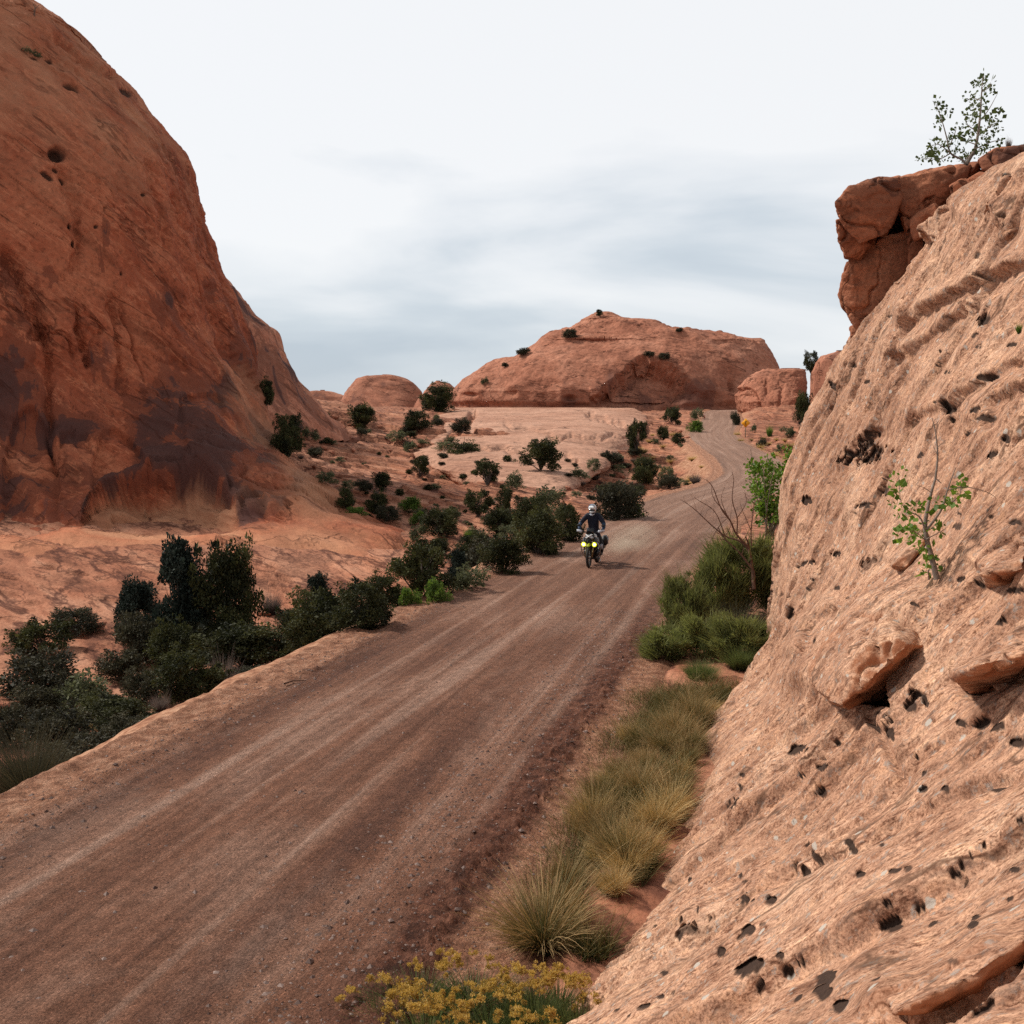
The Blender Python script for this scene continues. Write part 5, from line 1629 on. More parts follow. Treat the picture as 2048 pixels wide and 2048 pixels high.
# shrubs and small trees of the valley
for a in [
    ('juniper', 838, 908, 772, 824, 'big green shrub against the small pointed dome on the skyline'),
    ('juniper', 698, 756, 812, 856, 'dark shrub in front of the loaf shaped dome'),
    ('sage', 752, 788, 810, 838, 'round shrub on the flat just right below the loaf shaped dome'),
    ('juniper', 786, 814, 812, 840, 'green shrub midway between loaf dome and broad dome'),
    ('juniper', 808, 862, 820, 858, 'dark shrub where the pale rock whaleback begins'),
    ('dark', 796, 824, 846, 868, 'low shrub tucked in the groove of the pale whaleback'),
    ('dark', 864, 890, 832, 848, 'dark cushion shrub high on the pale whaleback'),
    ('dark', 905, 946, 828, 862, 'dark shrub line in the cleft under the broad dome'),
    ('sage', 888, 914, 868, 886, 'small sage shrub below the cleft shrub line'),
    ('sage', 774, 816, 856, 884, 'pale green shrub at the head of the rubble slope'),
    ('sage', 804, 832, 876, 900, 'green shrub just below the pale green one on the rubble slope'),
    ('sage', 830, 862, 874, 892, 'grey shrub on the edge of the whaleback rock'),
    ('sage', 868, 910, 878, 898, 'flat shrub pair at the foot of the whaleback rock'),
    ('juniper', 886, 964, 884, 926, 'spreading dark juniper in the middle of the valley ledges'),
    ('twisted', 816, 862, 908, 952, 'open dark juniper left of the spreading valley juniper'),
    ('twisted', 946, 1004, 918, 970, 'open juniper on ledges directly below the spreading juniper'),
    ('sage', 1004, 1052, 938, 978, 'greyish shrub row right of the open ledge juniper'),
    ('juniper', 1042, 1120, 884, 940, 'green juniper on the smooth rock, left of the bent pine'),
    ('twisted', 924, 988, 978, 1030, 'wide dark juniper with bare foot, up the wash from the rider'),
    ('twisted', 986, 1026, 974, 1034, 'tall forked juniper right of the wide dark juniper'),
    ('juniper', 966, 1026, 1016, 1066, 'olive shrub mass beneath the tall forked juniper'),
    ('sage', 1064, 1136, 962, 1020, 'light green shrub on rock above the rider at left'),
    ('bright', 1022, 1064, 1016, 1056, 'bright green shrub in the wash left of the light green one'),
    ('dark', 610, 646, 890, 912, 'flat dark shrub near the rim of the left dome'),
    ('sage', 632, 676, 938, 966, 'sage patch on ledges right of the left dome edge'),
    ('juniper', 672, 706, 976, 1014, 'small bushy juniper above the dome flank'),
    ('juniper', 738, 784, 976, 1016, 'dense dark juniper among ledges, centre left'),
    ('juniper', 746, 784, 946, 980, 'dark juniper just above the dense ledge juniper'),
    ('dark', 752, 802, 1006, 1040, 'dark shrub mound below the dense ledge juniper'),
    ('bright', 802, 850, 988, 1022, 'bright green leafy shrub right of the dense ledge juniper'),
    ('bright', 820, 850, 1018, 1048, 'fresh green shrub beside the round olive wash juniper'),
    ('juniper', 844, 916, 1018, 1070, 'round olive juniper in the wash at centre left'),
    ('sage', 818, 860, 1040, 1076, 'dull low shrub below the fresh green shrub'),
    ('spiky', 920, 956, 1052, 1082, 'vivid green spiky shrub on the pale rock shelf'),
    ('sage', 896, 922, 1008, 1038, 'lone grey green shrub above the pale rock shelf'),
    ('sage', 680, 714, 956, 978, 'grey shrub cushion left of the dense ledge juniper'),
    ('dark', 706, 748, 954, 980, 'dark brush strip left of the dense ledge juniper'),
    ('juniper', 550, 612, 826, 905, 'dark brush filling the hollow behind the left dome edge'),
    ('juniper', 520, 552, 756, 806, 'dark juniper against the foot of the second left dome'),
    ('sage', 600, 640, 850, 880, 'grey brush on the rubble slope under the second dome'),
    ('bright', 695, 735, 1012, 1034, 'yellow green shrub strip along the dome flank'),
    ('twisted', 1250, 1294, 838, 906, 'tall bent dark pine on the smooth rock left of the far road'),
    ('juniper', 1324, 1362, 816, 846, 'dark round shrub below the hollow of the broad dome'),
    ('sage', 1380, 1412, 812, 838, 'grey green shrub left of the road at the far bend'),
    ('bright', 1376, 1412, 836, 864, 'pale green brush on the verge of the far bend'),
    ('juniper', 1312, 1336, 852, 876, 'compact green shrub by the boulders left of the far road'),
    ('juniper', 1343, 1368, 864, 884, 'dark cushion shrub next to the boulders, nearer the road'),
    ('sage', 1172, 1202, 912, 942, 'green shrub right of the smooth rock foot'),
    ('dark', 1204, 1256, 906, 936, 'row of dark shrubs below the tall bent pine'),
    ('sage', 1138, 1178, 932, 956, 'pale green shrub row edge above the bank brush'),
    ('juniper', 1254, 1310, 916, 968, 'dark olive bush high on the sandy bank'),
    ('dark', 1184, 1286, 950, 1040, 'largest dark brushy thicket right behind the rider'),
    ('bright', 1246, 1286, 1002, 1038, 'bright green bush at the road edge behind the rider'),
    ('sage', 1192, 1222, 962, 1010, 'grey green shrub on the left of the largest thicket'),
    ('sage', 1316, 1352, 926, 970, 'olive shrub on the sandy bank slope'),
    ('grey', 1372, 1408, 938, 966, 'dry purple grey brush on the sandy bank near the road'),
    ('dark', 1456, 1480, 818, 850, 'dark shrub at the inner corner of the far bend'),
    ('sage', 1500, 1514, 846, 862, 'small pale shrub right of the yellow sign'),
    ('spiky', 1526, 1550, 846, 872, 'feathery green shrub under the red rock knob'),
    ('sage', 1556, 1590, 848, 872, 'green shrub row by the tall knob foot'),
    ('dark', 1512, 1534, 872, 892, 'brown shrub among yellow grass right of the far road'),
    ('sage', 1546, 1566, 886, 904, 'dull green shrub in the yellow grass by the slab edge'),
]:
    plant(a[0], *a[1:6])
plant('juniper', 1586, 1622, 792, 862, 'black green shrubs packed in the dark cleft between the knobs', keys=('ground', 'knob', 'knob_tall'))
plant('twisted', 1602, 1636, 702, 746, 'dark open tree on the skyline at the cleft between the knobs', keys=('knob', 'knob_tall'))
for a in [('twisted', 1190, 1208, 617, 632, 'tiny tree on the very top of the broad dome'), ('dark', 1124, 1154, 654, 674, 'dark shrub on the left crest of the broad dome'), ('dark', 1030, 1062, 692, 708, 'dark shrubs on the left shoulder of the broad dome'),
          ('dark', 1284, 1310, 702, 716, 'shrub on the lip of the shadowed hollow'), ('dark', 1314, 1340, 702, 718, 'second shrub on the hollow lip, the one farther right'), ('sage', 960, 978, 752, 768, 'small green shrub low on the left flank of the broad dome'),
          ('dark', 1002, 1016, 722, 732, 'dot of shrub on the left flank of the broad dome, above the green one'), ('dark', 1350, 1366, 652, 662, 'shrub breaking the right skyline of the broad dome')]:
    plant(*a, keys=('dome_centre',))
plant('sage', 40, 82, 90, 110, 'green shrub in a hollow near the top of the huge left dome', keys=('dome_left',), sink=0.25)
plant('spiky', 2022, 2046, 645, 668, 'yellow green sprig on the sandstone slab by the right picture edge', keys=('slab',))

# small brush dotted over the ledges: alike, so one shared label
n_ = 0
while n_ < 85:
    u_, v_ = vr.uniform(600, 1260), vr.uniform(835, 1075)
    if v_ > 1085 - (u_ - 840) * 0.03 and u_ < 840 or v_ > 1060 - max(0, u_ - 1050) * 0.5:
        continue
    if 880 < u_ < 1290 and v_ < 915 or vr.random() > (0.9 if v_ > 920 or u_ < 780 else 0.3):
        continue
    b_ = ground_at(u_, v_, ('ground',))
    if not b_:
        continue
    wpx = vr.uniform(5, 14)
    plant(vr.choice(['sage', 'sage', 'dark', 'grey', 'juniper']), u_ - wpx, u_ + wpx, v_ - wpx * vr.uniform(0.8, 1.3), v_, 'small dark brush dotted over the red valley ledges', keys=('ground', 'whaleback'), group='small brush on the valley ledges')
    n_ += 1
for k in range(22):
    y_ = 44 + 52 * vr.random()
    q_ = -vr.uniform(6.2, 10.5)
    i_ = int(np.argmin(np.abs(ROAD_C[:, 1] - y_)))
    tg_ = ROAD_C[i_ + 1, :2] - ROAD_C[i_, :2]
    tg_ = tg_ / np.hypot(*tg_)
    px_, py_ = ROAD_C[i_, 0] + tg_[1] * q_, ROAD_C[i_, 1] - tg_[0] * q_
    z_ = float(terrain_z(np.array([px_]), np.array([py_]))[0][0])
    u_, v_, zc_ = pix(np.array((px_, py_, z_)))
    w_ = vr.uniform(1.0, 2.3) * F / zc_
    plant(vr.choice(['juniper', 'juniper', 'dark', 'sage', 'dark']), u_ - w_ / 2, u_ + w_ / 2, v_ - w_ * vr.uniform(0.45, 0.8), v_, 'dark scrub crowded along the foot of the left road bank', y=py_, sink=0.0, group='scrub along the left road bank')
n_ = 0
while n_ < 60:
    u_, v_ = vr.uniform(1180, 1440), vr.uniform(868, 1010)
    p_ = ground_at(u_, v_, ('ground',))
    if not p_:
        continue
    S1, Q1, Z1 = road_sq(np.array([p_[0][0]]), np.array([p_[0][1]]))
    if not (-17 < Q1[0] < -4.6):
        continue
    wpx = vr.uniform(5, 12)
    if Q1[0] > -10:
        plant(vr.choice(['straw', 'straw', 'grass', 'sage']), u_ - wpx, u_ + wpx, v_ - wpx * 1.2, v_, 'pale tuft growing on the sandy road bank before the far bend', keys=('ground',), group='tufts on the sandy road bank')
    else:
        plant(vr.choice(['sage', 'dark', 'grey']), u_ - wpx * 1.4, u_ + wpx * 1.4, v_ - wpx * 1.4, v_, 'low grey brush at the foot of the sandy road bank', keys=('ground',), group='low brush below the road bank')
    n_ += 1
for k in range(46):
    u_, v_ = vr.uniform(1462, 1640), vr.uniform(868, 925)
    if v_ < 868 + (u_ - 1470) * 0.08 or v_ > 880 + (u_ - 1470) * 0.40:
        continue
    wpx = vr.uniform(5, 11)
    if ground_at(u_, v_, ('ground',)):
        plant(vr.choice(['straw', 'straw', 'grass']), u_ - wpx, u_ + wpx, v_ - wpx * 1.3, v_, 'yellow grass tuft right of the far road by the slab edge', keys=('ground',), group='yellow grass right of the far road')

# roadside growth between the road and the near slab
for a in [
    ('bush', 1410, 1560, 1090, 1300, 27.0, 'tall shaded broom bush against the slab edge, behind the bare dead shrub'),
    ('bush', 1384, 1480, 1112, 1240, 26.5, 'green broom bush under the bare dead shrub, farthest of the roadside row'),
    ('bush', 1322, 1420, 1165, 1310, 25.2, 'blue green broom bush on the road side of the roadside row'),
    ('broomdark', 1400, 1540, 1200, 1380, 23.8, 'brown green broom bush filling the middle of the roadside row'),
    ('bush', 1282, 1384, 1262, 1372, 22.6, 'broom bush leaning farthest out toward the road'),
    ('bush', 1350, 1460, 1236, 1380, 22.4, 'fresh green broom bush with open top beside the leaning one'),
    ('bush', 1424, 1540, 1240, 1392, 21.6, 'brightest green broom bush touching the slab'),
    ('broom', 1430, 1530, 1290, 1400, 21.2, 'upright stemmed broom bush in front of the brightest one'),
    ('broom', 1355, 1450, 1320, 1420, 20.6, 'low yellow green broom bush nearest the camera in the roadside row'),
    ('yucca', 1290, 1334, 1392, 1432, 18.7, 'dark spiky yucca between the broom bushes and the dry grass'),
    ('straw', 1385, 1452, 1392, 1478, 18.0, 'arching golden grass clump leaning on the slab'),
    ('grass', 1240, 1320, 1440, 1530, 16.6, 'tawny green grass tuft on the road side below the yucca'),
    ('straw', 1310, 1400, 1420, 1500, 17.2, 'straw coloured grass patch between yucca and golden clump'),
    ('grass', 1330, 1424, 1470, 1560, 15.8, 'soft grey green grass tuft against the slab below the golden clump'),
    ('grass', 1262, 1330, 1490, 1566, 15.3, 'dark centred grass tuft in the middle of the verge'),
    ('straw', 1180, 1260, 1520, 1620, 14.6, 'dry leaning grass at the outer edge of the verge'),
    ('grass', 1230, 1330, 1545, 1640, 14.0, 'olive grass tuft with dark heart, mid verge'),
    ('straw', 1290, 1396, 1548, 1672, 13.2, 'brightest yellow straw clump beside the slab'),
    ('grass', 1140, 1225, 1620, 1706, 12.9, 'wispy grass tuft at the road edge of the verge'),
    ('grass', 1200, 1290, 1640, 1720, 12.6, 'green grass tuft left below the brightest yellow clump'),
    ('straw', 1232, 1280, 1648, 1740, 12.0, 'thin seeding grass clump beside the slab foot'),
    ('grass', 1080, 1190, 1690, 1800, 11.4, 'brown green grass tuft above the largest bunch grass'),
    ('grass', 1180, 1256, 1720, 1812, 11.0, 'small green tuft between the largest bunch grass and the slab'),
    ('grass', 960, 1215, 1720, 1960, 10.0, 'largest dark bunch grass beside the road, near the yellow flowers'),
    ('grass', 1060, 1160, 1770, 1880, 10.6, 'bunch grass half merged behind the largest bunch grass'),
]:
    o_ = plant(a[0], a[1], a[2], a[3], a[4], a[6], y=a[5], sink=0.0, fat=1.1)
for k in range(48):
    y_ = vr.uniform(10.6, 19.0)
    xa, xb = float(np.interp(y_, ROAD_C[:, 1], ROAD_C[:, 0])) + 3.3, float(np.interp(y_, ys_, ctrl[:, 1, 0])) - 0.05
    if xb - xa < 0.2:
        continue
    x_ = xa + (xb - xa) * vr.random()**0.7
    u_, v_, _z = pix(np.array((x_, y_, 0.0)))
    s_ = vr.uniform(0.25, 0.7) * F / y_
    plant(vr.choice(['grass', 'straw', 'grass', 'grass']), u_ - s_ * 0.5, u_ + s_ * 0.5, v_ - s_ * vr.uniform(0.7, 1.0), v_, 'tawny grass tuft crowded into the verge between road and slab', y=y_, sink=0.0, group='crowded verge grass')
# low green cover under the tufts: nobody could count it
n = 34000
r_ = np.random.default_rng(400)
yy = r_.uniform(9.5, 19.5, n)
S1 = np.interp(yy, ROAD_C[:, 1], ROAD_S)
xr_ = np.interp(yy, ROAD_C[:, 1], ROAD_C[:, 0])
xs0 = np.interp(yy, ys_, ctrl[:, 1, 0])
ff = r_.uniform(0, 1, n)
xx = xr_ + 3.2 + (xs0 - 0.02 - xr_ - 3.2) * ff**0.8
keep = (fbm(np.stack((xx, yy, 0 * xx), -1), 1.1, 3, 88) > -0.2) & (xs0 - xr_ > 3.4)
xx, yy = xx[keep], yy[keep]
zz = terrain_z(xx, yy)[0]
n = len(xx)
V, Fq, T = strips(np.stack((xx, yy, zz - 0.02), -1), np.stack((r_.normal(0, .6, n), r_.normal(0, .6, n), np.ones(n)), -1), r_.uniform(0.12, 0.45, n), np.full(n, 0.009), r_.normal(0, 0.35, (n, 3)) * np.array((1, 1, 0.3)), 4, 401, 0.0, 0.8)
tag(link('ground_grass', mesh_np('ground_grass', V, Fq, L_GRASS, smooth=False, attrs={'tint': T})), 'short grass cover under the tufts beside the road', 'grass', kind='stuff')


# rabbitbrush with yellow heads at the bottom of the picture
def flower_mesh(seed):
    r = np.random.default_rng(seed)
    cl = [(r.normal(0, 0.025, 3) * np.array((1, 1, 0.6)), r.uniform(0.010, 0.018), r.uniform(0.2, 0.9)) for _ in range(16)]
    V, Fq, T = leaves(cl, 34, 0.008, 1.2, seed, 1.0, 0.4, 0.6)
    return mesh_np('flower_cluster', V, Fq, L_FLOW, smooth=False, attrs={'tint': T})


FLOW = [flower_mesh(500 + k) for k in range(5)]
RAB = [broom_proto('rabbitbrush', 520 + k, 2800, 0.016, L_BROOM, 0.9, 0.15, 4, 0.5, 0.95, 0.10, 0.0, 0.75, clumps=7) for k in range(3)]
for k, (u_, vt_, y_, w_, nf, lab) in enumerate([
        (760, 2020, 8.7, 0.55, 8, 'low flowering rabbitbrush at the bottom edge, leftmost of the yellow row'), (905, 1918, 8.9, 0.75, 16, 'tallest flowering rabbitbrush in front of the gravel windrow'),
        (980, 1985, 8.3, 0.70, 15, 'rabbitbrush heavy with yellow heads at the bottom, under the tallest one'), (1075, 1935, 8.55, 0.60, 12, 'rabbitbrush with scattered yellow heads below the largest bunch grass'),
        (1125, 1948, 8.2, 0.50, 11, 'yellow headed rabbitbrush touching the slab at the bottom'), (850, 1990, 8.1, 0.60, 12, 'rabbitbrush at the bottom edge between the leftmost and the tallest'), (1040, 2040, 7.8, 0.55, 9, 'rabbitbrush cut by the bottom edge near the slab')]):
    p = unproj(u_, vt_, y_)
    z = float(terrain_z(np.array([p[0]]), np.array([y_]))[0][0])
    h = max(0.35, p[2] - z)
    e = empty('rabbitbrush', (p[0], y_, z), lab, 'flowering shrub', 'rabbitbrush by the road')
    f = link('foliage', RAB[k % 3], e)
    f.scale = (w_, w_, h)
    rr2 = random.Random(k)
    for j in range(nf * 2):
        a, q = rr2.uniform(0, 6.28), math.sqrt(rr2.random()) * 0.62 * w_
        fl = link('flower_cluster', FLOW[(j + k) % 5], e)
        fl.location = (q * math.cos(a), q * math.sin(a), h * (1.0 - 0.45 * (q / w_)**2 * 2) * rr2.uniform(0.86, 1.04))
        fl.rotation_euler = (0, 0, rr2.uniform(0, 6.28))
        s = rr2.uniform(0.5, 1.1)
        fl.scale = (s, s, s)


# ---- saplings drawn branch by branch
def branchy(name, label, cat, base_pt, branches, clusters, leaf, bark, r0, leaf_size, per, part='foliage', crad=0.06, group=None, seed=1, twigs=0, depth=0.12):
    """branches: polylines in photo pixels at the depth of base_pt, with their own spread in depth; clusters of leaves"""
    y0 = base_pt[1]
    r = np.random.default_rng(seed)
    zc = y0
    lines, ends = [], []
    for k, (pts, ra, rb) in enumerate(branches):
        dy = r.normal(0, depth)
        P = np.array([unproj(u, v, y0 + dy * (i / max(1, len(pts) - 1))) for i, (u, v) in enumerate(pts)]) - base_pt
        if len(P) > 2:
            P = interp(np.arange(len(P)), P, np.linspace(0, len(P) - 1, len(P) * 3))
        lines.append((P, ra, rb))
        for _ in range(twigs):
            i = r.integers(len(P) // 4, len(P))
            d = r.normal(size=3) + np.array((0, 0, 0.7))
            d = d / np.linalg.norm(d) * r.uniform(0.1, 0.35) * np.linalg.norm(P[-1] - P[0])
            m = P[i] + d * 0.5 + r.normal(0, 0.03, 3)
            lines.append((np.array([P[i], m, P[i] + d]), rb * 0.9, rb * 0.4))
            ends.append(P[i] + d)
    e = empty(name, base_pt, label, cat, group)
    tv2, tf2 = tubes(lines, 6)
    link('trunk', mesh_np(name + '_trunk', tv2, tf2, bark), e)
    if leaf:
        cl = []
        for u, v, s in clusters:
            c = unproj(u, v, y0 + r.normal(0, depth)) - base_pt
            cl.append((c, crad * s, r.uniform(0.2, 0.9)))
        for q in ends:
            cl.append((q, crad * 0.7, r.uniform(0.2, 0.9)))
        V, Fq, T = leaves(cl, per, leaf_size, 1.15, seed, 1.0, 0.6, 0.0)
        link(part, mesh_np(name + '_leaves', V, Fq, leaf, smooth=False, attrs={'tint': T}), e)
    return e


def zr3(z, ox, oy, s, pts):
    return [(ox + a / s, oy + b / s) for a, b in pts]


q = lambda *p: [(1448 + a / 3.22, 600 + b / 3.22) for a, b in p]
bp_ = hit('slab', 1874, 1160)
branchy('cottonwood_sapling', 'young cottonwood with sparse green leaves rooted in the slab', 'sapling', bp_ - np.array((0, 0, 0.03)), [
    (q((1372, 1800), (1335, 1650), (1303, 1530), (1296, 1440), (1312, 1340), (1335, 1240), (1362, 1150)), 0.026, 0.010), (q((1362, 1150), (1376, 1000), (1362, 850), (1340, 760)), 0.010, 0.003),
    (q((1306, 1480), (1400, 1350), (1440, 1220), (1492, 1080)), 0.012, 0.003), (q((1400, 1350), (1470, 1300), (1520, 1250), (1525, 1160)), 0.006, 0.002), (q((1440, 1225), (1560, 1205), (1700, 1240), (1770, 1290)), 0.006, 0.0015),
    (q((1300, 1500), (1262, 1400), (1190, 1360), (1140, 1300), (1125, 1140)), 0.008, 0.002), (q((1310, 1560), (1240, 1500), (1150, 1470)), 0.006, 0.002), (q((1305, 1540), (1380, 1500), (1430, 1470)), 0.006, 0.002),
    (q((1335, 1240), (1290, 1210), (1235, 1190)), 0.004, 0.0015), (q((1362, 1150), (1400, 1180), (1350, 1130)), 0.004, 0.0015), (q((1320, 1800), (1316, 1740)), 0.008, 0.004), (q((1375, 1000), (1330, 905)), 0.003, .001), (q((1372, 950), (1420, 910)), 0.003, .001)],
    [(*q(p)[0], s) for p, s in [((1170, 1385), 1.6), ((1235, 1440), 1.5), ((1200, 1530), 1.5), ((1260, 1590), 1.3), ((1290, 1650), 1.0), ((1350, 1640), 1.2), ((1130, 1500), 1.0), ((1110, 1320), 1.0), ((1125, 1220), 1.0), ((1120, 1130), 1.0), ((1345, 1310), 1.2),
                               ((1440, 1305), 1.2), ((1500, 1280), 1.3), ((1525, 1170), 1.0), ((1520, 1240), 1.0), ((1380, 1480), 0.9), ((1318, 1740), 0.8), ((1405, 1745), 0.6), ((1240, 1340), 0.8), ((1190, 1450), 1.2), ((1250, 1520), 1.0)]],
    L_COT, M_BARKP, 0.03, 0.040, 16, crad=0.075, seed=610)
q = lambda *p: [(1500 + a / 3.515, 130 + b / 3.515) for a, b in p]
bp_ = np.array(unproj(1926, 326, 19.6))
branchy('cottonwood_tree', 'sparse small tree leaning on the skyline above the overhang', 'tree', bp_ - np.array((0, 0, 0.12)), [
    (q((1520, 700), (1548, 650), (1582, 590), (1605, 470), (1620, 330), (1628, 200), (1640, 75)), 0.035, 0.006), (q((1520, 700), (1490, 665), (1410, 620), (1385, 520), (1352, 400), (1305, 270)), 0.022, 0.004), (q((1410, 620), (1330, 660), (1200, 655)), 0.012, 0.003),
    (q((1410, 620), (1330, 560), (1270, 570)), 0.01, 0.003), (q((1400, 580), (1440, 480), (1450, 440)), 0.01, 0.003), (q((1582, 590), (1700, 540), (1760, 530)), 0.012, 0.003), (q((1600, 500), (1690, 430), (1740, 400)), 0.012, 0.003), (q((1612, 400), (1680, 310), (1740, 200)), 0.01, 0.003),
    (q((1625, 250), (1560, 230), (1530, 250)), 0.008, 0.003), (q((1630, 190), (1690, 150), (1690, 120)), 0.008, 0.002), (q((1605, 470), (1530, 420), (1510, 340)), 0.010, 0.003), (q((1590, 560), (1500, 520), (1480, 440)), 0.01, 0.003), (q((1500, 690), (1560, 620), (1680, 590)), 0.01, 0.003)],
    [(*q(p)[0], s) for p, s in [((1640, 80), 0.8), ((1635, 130), 1.0), ((1590, 130), 0.8), ((1680, 130), 0.8), ((1640, 200), 1.2), ((1690, 180), 0.8), ((1540, 240), 1.0), ((1580, 250), 1.2), ((1610, 300), 1.4), ((1560, 310), 1.0), ((1640, 260), 1.2), ((1620, 370), 1.5), ((1570, 390), 1.2), ((1520, 360), 1.1),
                               ((1520, 420), 1.1), ((1690, 380), 1.2), ((1730, 380), 1.0), ((1740, 450), 1.0), ((1680, 420), 1.2), ((1600, 450), 1.3), ((1640, 470), 1.2), ((1700, 500), 1.2), ((1590, 530), 1.3), ((1650, 540), 1.2), ((1550, 500), 1.1), ((1690, 570), 1.0), ((1620, 600), 1.0), ((1540, 640), 0.9),
                               ((1310, 270), 0.9), ((1320, 310), 0.8), ((1345, 370), 0.8), ((1400, 325), 0.6), ((1330, 410), 0.7), ((1450, 460), 1.1), ((1440, 530), 1.1), ((1480, 500), 0.9), ((1390, 540), 0.8), ((1320, 540), 1.0), ((1275, 570), 0.7), ((1340, 600), 1.0), ((1300, 640), 1.0), ((1260, 640), 0.9),
                               ((1200, 655), 0.8), ((1420, 600), 1.0), ((1470, 600), 1.0), ((1330, 665), 0.8), ((1490, 640), 0.8), ((1390, 650), 0.7), ((1740, 320), 0.6), ((1760, 540), 0.6), ((1640, 620), 0.8)]],
    L_COTD, M_BARKP, 0.03, 0.052, 15, crad=0.115, seed=620, depth=0.3)
q = lambda *p: [(1250 + a / 3.22, 850 + b / 3.22) for a, b in p]
bp_ = unproj(1508, 1168, 26.0)
bp_ = np.array((bp_[0], 26.0, bp_[2] - 0.5))
branchy('dead_shrub', 'bare leafless shrub spreading over the road edge', 'shrub', bp_, [
    (q((830, 1060), (822, 950), (797, 790)), 0.05, 0.032), (q((797, 800), (735, 745), (645, 715), (535, 625), (445, 540), (358, 478)), 0.028, 0.005), (q((820, 930), (735, 820), (640, 730), (600, 660)), 0.026, 0.012), (q((797, 790), (715, 700), (680, 620), (620, 540), (565, 400), (520, 350)), 0.026, 0.005),
    (q((815, 780), (812, 680), (830, 520), (840, 480)), 0.018, 0.005), (q((720, 700), (722, 600), (690, 480), (700, 360), (690, 300)), 0.018, 0.004), (q((690, 640), (650, 570), (570, 470), (555, 380)), 0.014, 0.004), (q((645, 715), (580, 560), (480, 490), (450, 470)), 0.012, 0.004),
    (q((640, 730), (680, 650), (676, 640)), 0.01, 0.005), (q((660, 590), (620, 480), (640, 400)), 0.010, 0.003), (q((722, 600), (780, 500), (770, 420)), 0.010, 0.003), (q((812, 680), (760, 560), (740, 500)), 0.010, 0.003)],
    [], None, M_TWIG, 0.05, 0, 0, seed=630, twigs=5, depth=0.35)
bp_ = unproj(1538, 1066, 28.5)
br, cs = [], []
rq = random.Random(9)
for k in range(13):
    uu = 1538 + rq.uniform(-8, 10)
    tu, tvv = rq.uniform(1500, 1592), rq.uniform(892, 1000)
    br.append(([(uu, 1080), (uu * 0.6 + tu * 0.4 + rq.uniform(-6, 6), 1010 + rq.uniform(-10, 10)), (tu, tvv)], 0.020, 0.005))
    for j in range(9):
        f_ = rq.uniform(0.3, 1.0)
        cs.append((uu + (tu - uu) * f_ + rq.uniform(-9, 9), 1070 + (tvv - 1070) * f_ + rq.uniform(-8, 8), rq.uniform(0.7, 1.3)))
for k in range(16):
    cs.append((rq.uniform(1575, 1592), rq.uniform(905, 950), 1.0))
branchy('cottonwood_shrub', 'bright green leafy young poplar clump at the slab edge', 'shrub', np.array((bp_[0], 28.5, bp_[2] - 0.2)), br, cs, L_COT, M_BARKP, 0.02, 0.062, 24, crad=0.17, seed=640, depth=0.35)
plant('grass', 1516, 1560, 1058, 1130, 'brown grass tuft on the ledge under the poplar clump', y=28.2)
bp_ = hit('dome_left', 68, 30)
branchy('bare_sapling', 'tiny bare sapling on the crest of the huge left dome', 'sapling', bp_, [([(68, 34), (70, 16), (66, 8)], 0.06, 0.02), ([(70, 18), (78, 10)], 0.03, 0.015), ([(69, 24), (62, 16)], 0.03, 0.015)], [], None, M_TWIG, .05, 0, 0, seed=650)
for k, (u0_, u1_, vt_, vb_, lab) in enumerate([(2008, 2026, 270, 298, 'thin twig tuft on the skyline right of the small tree'), (2034, 2050, 268, 294, 'thin twig tuft on the skyline at the right picture edge')]):
    plant('grey', u0_, u1_, vt_, vb_, lab, keys=('slab',))
# ------------------------------------------------------------------ stones, sign, motorcycle, rider
ROCKS = []
for k in range(6):
    r = np.random.default_rng(700 + k)
    pts = r.normal(size=(14, 3))
    pts = pts / np.linalg.norm(pts, axis=1)[:, None] * np.array((1.0, 0.75, 0.55)) * r.uniform(0.8, 1.0, (14, 1))
    ROCKS.append(boulder_mesh('boulder', [tuple(p) for p in pts], M_MID, 0.07, 2, 0.10, 0.8, k * 2.1, 0.06))
rb = random.Random(44)
for k, (u_, v_, w_, lab) in enumerate([
        (1352, 862, 32, 'long red boulder among the shrubs left of the far bend'), (1372, 876, 26, 'slanted red boulder slab nearest the far bend'), (1338, 846, 30, 'flat topped boulder beneath the dark round shrub'),
        (672, 856, 62, 'large broken boulder on the rubble slope under the second dome'), (712, 850, 40, 'boulder right of the large broken one on the rubble slope'), (636, 826, 46, 'cracked boulder high on the rubble slope by the dome foot'), (190, 1262, 80, 'pale flat rock behind the shorter pinyon'),
        (268, 1302, 46, 'pale rock block low in the dark thicket'), (30, 1415, 70, 'pale rock shelf at the left edge among black shrubs'), (530, 1228, 50, 'pale rock under the grey twiggy shrub'), (1620, 880, 40, 'pink ledge rock against the slab edge behind the yellow grass')]):
    g_ = ground_at(u_, v_, ('ground', 'dome_left'))
    if not g_:
        continue
    s_ = w_ * g_[1] / F / 2
    o = link('boulder', ROCKS[k % 6])
    o.location = g_[0] + np.array((0, 0, s_ * 0.12))
    o.rotation_euler = (rb.uniform(-.2, .2), rb.uniform(-.2, .2), rb.uniform(0, 6.28))
    o.scale = (s_, s_, s_ * 0.9)
    tag(o, lab, 'boulder', None, 'thing')
k = 0
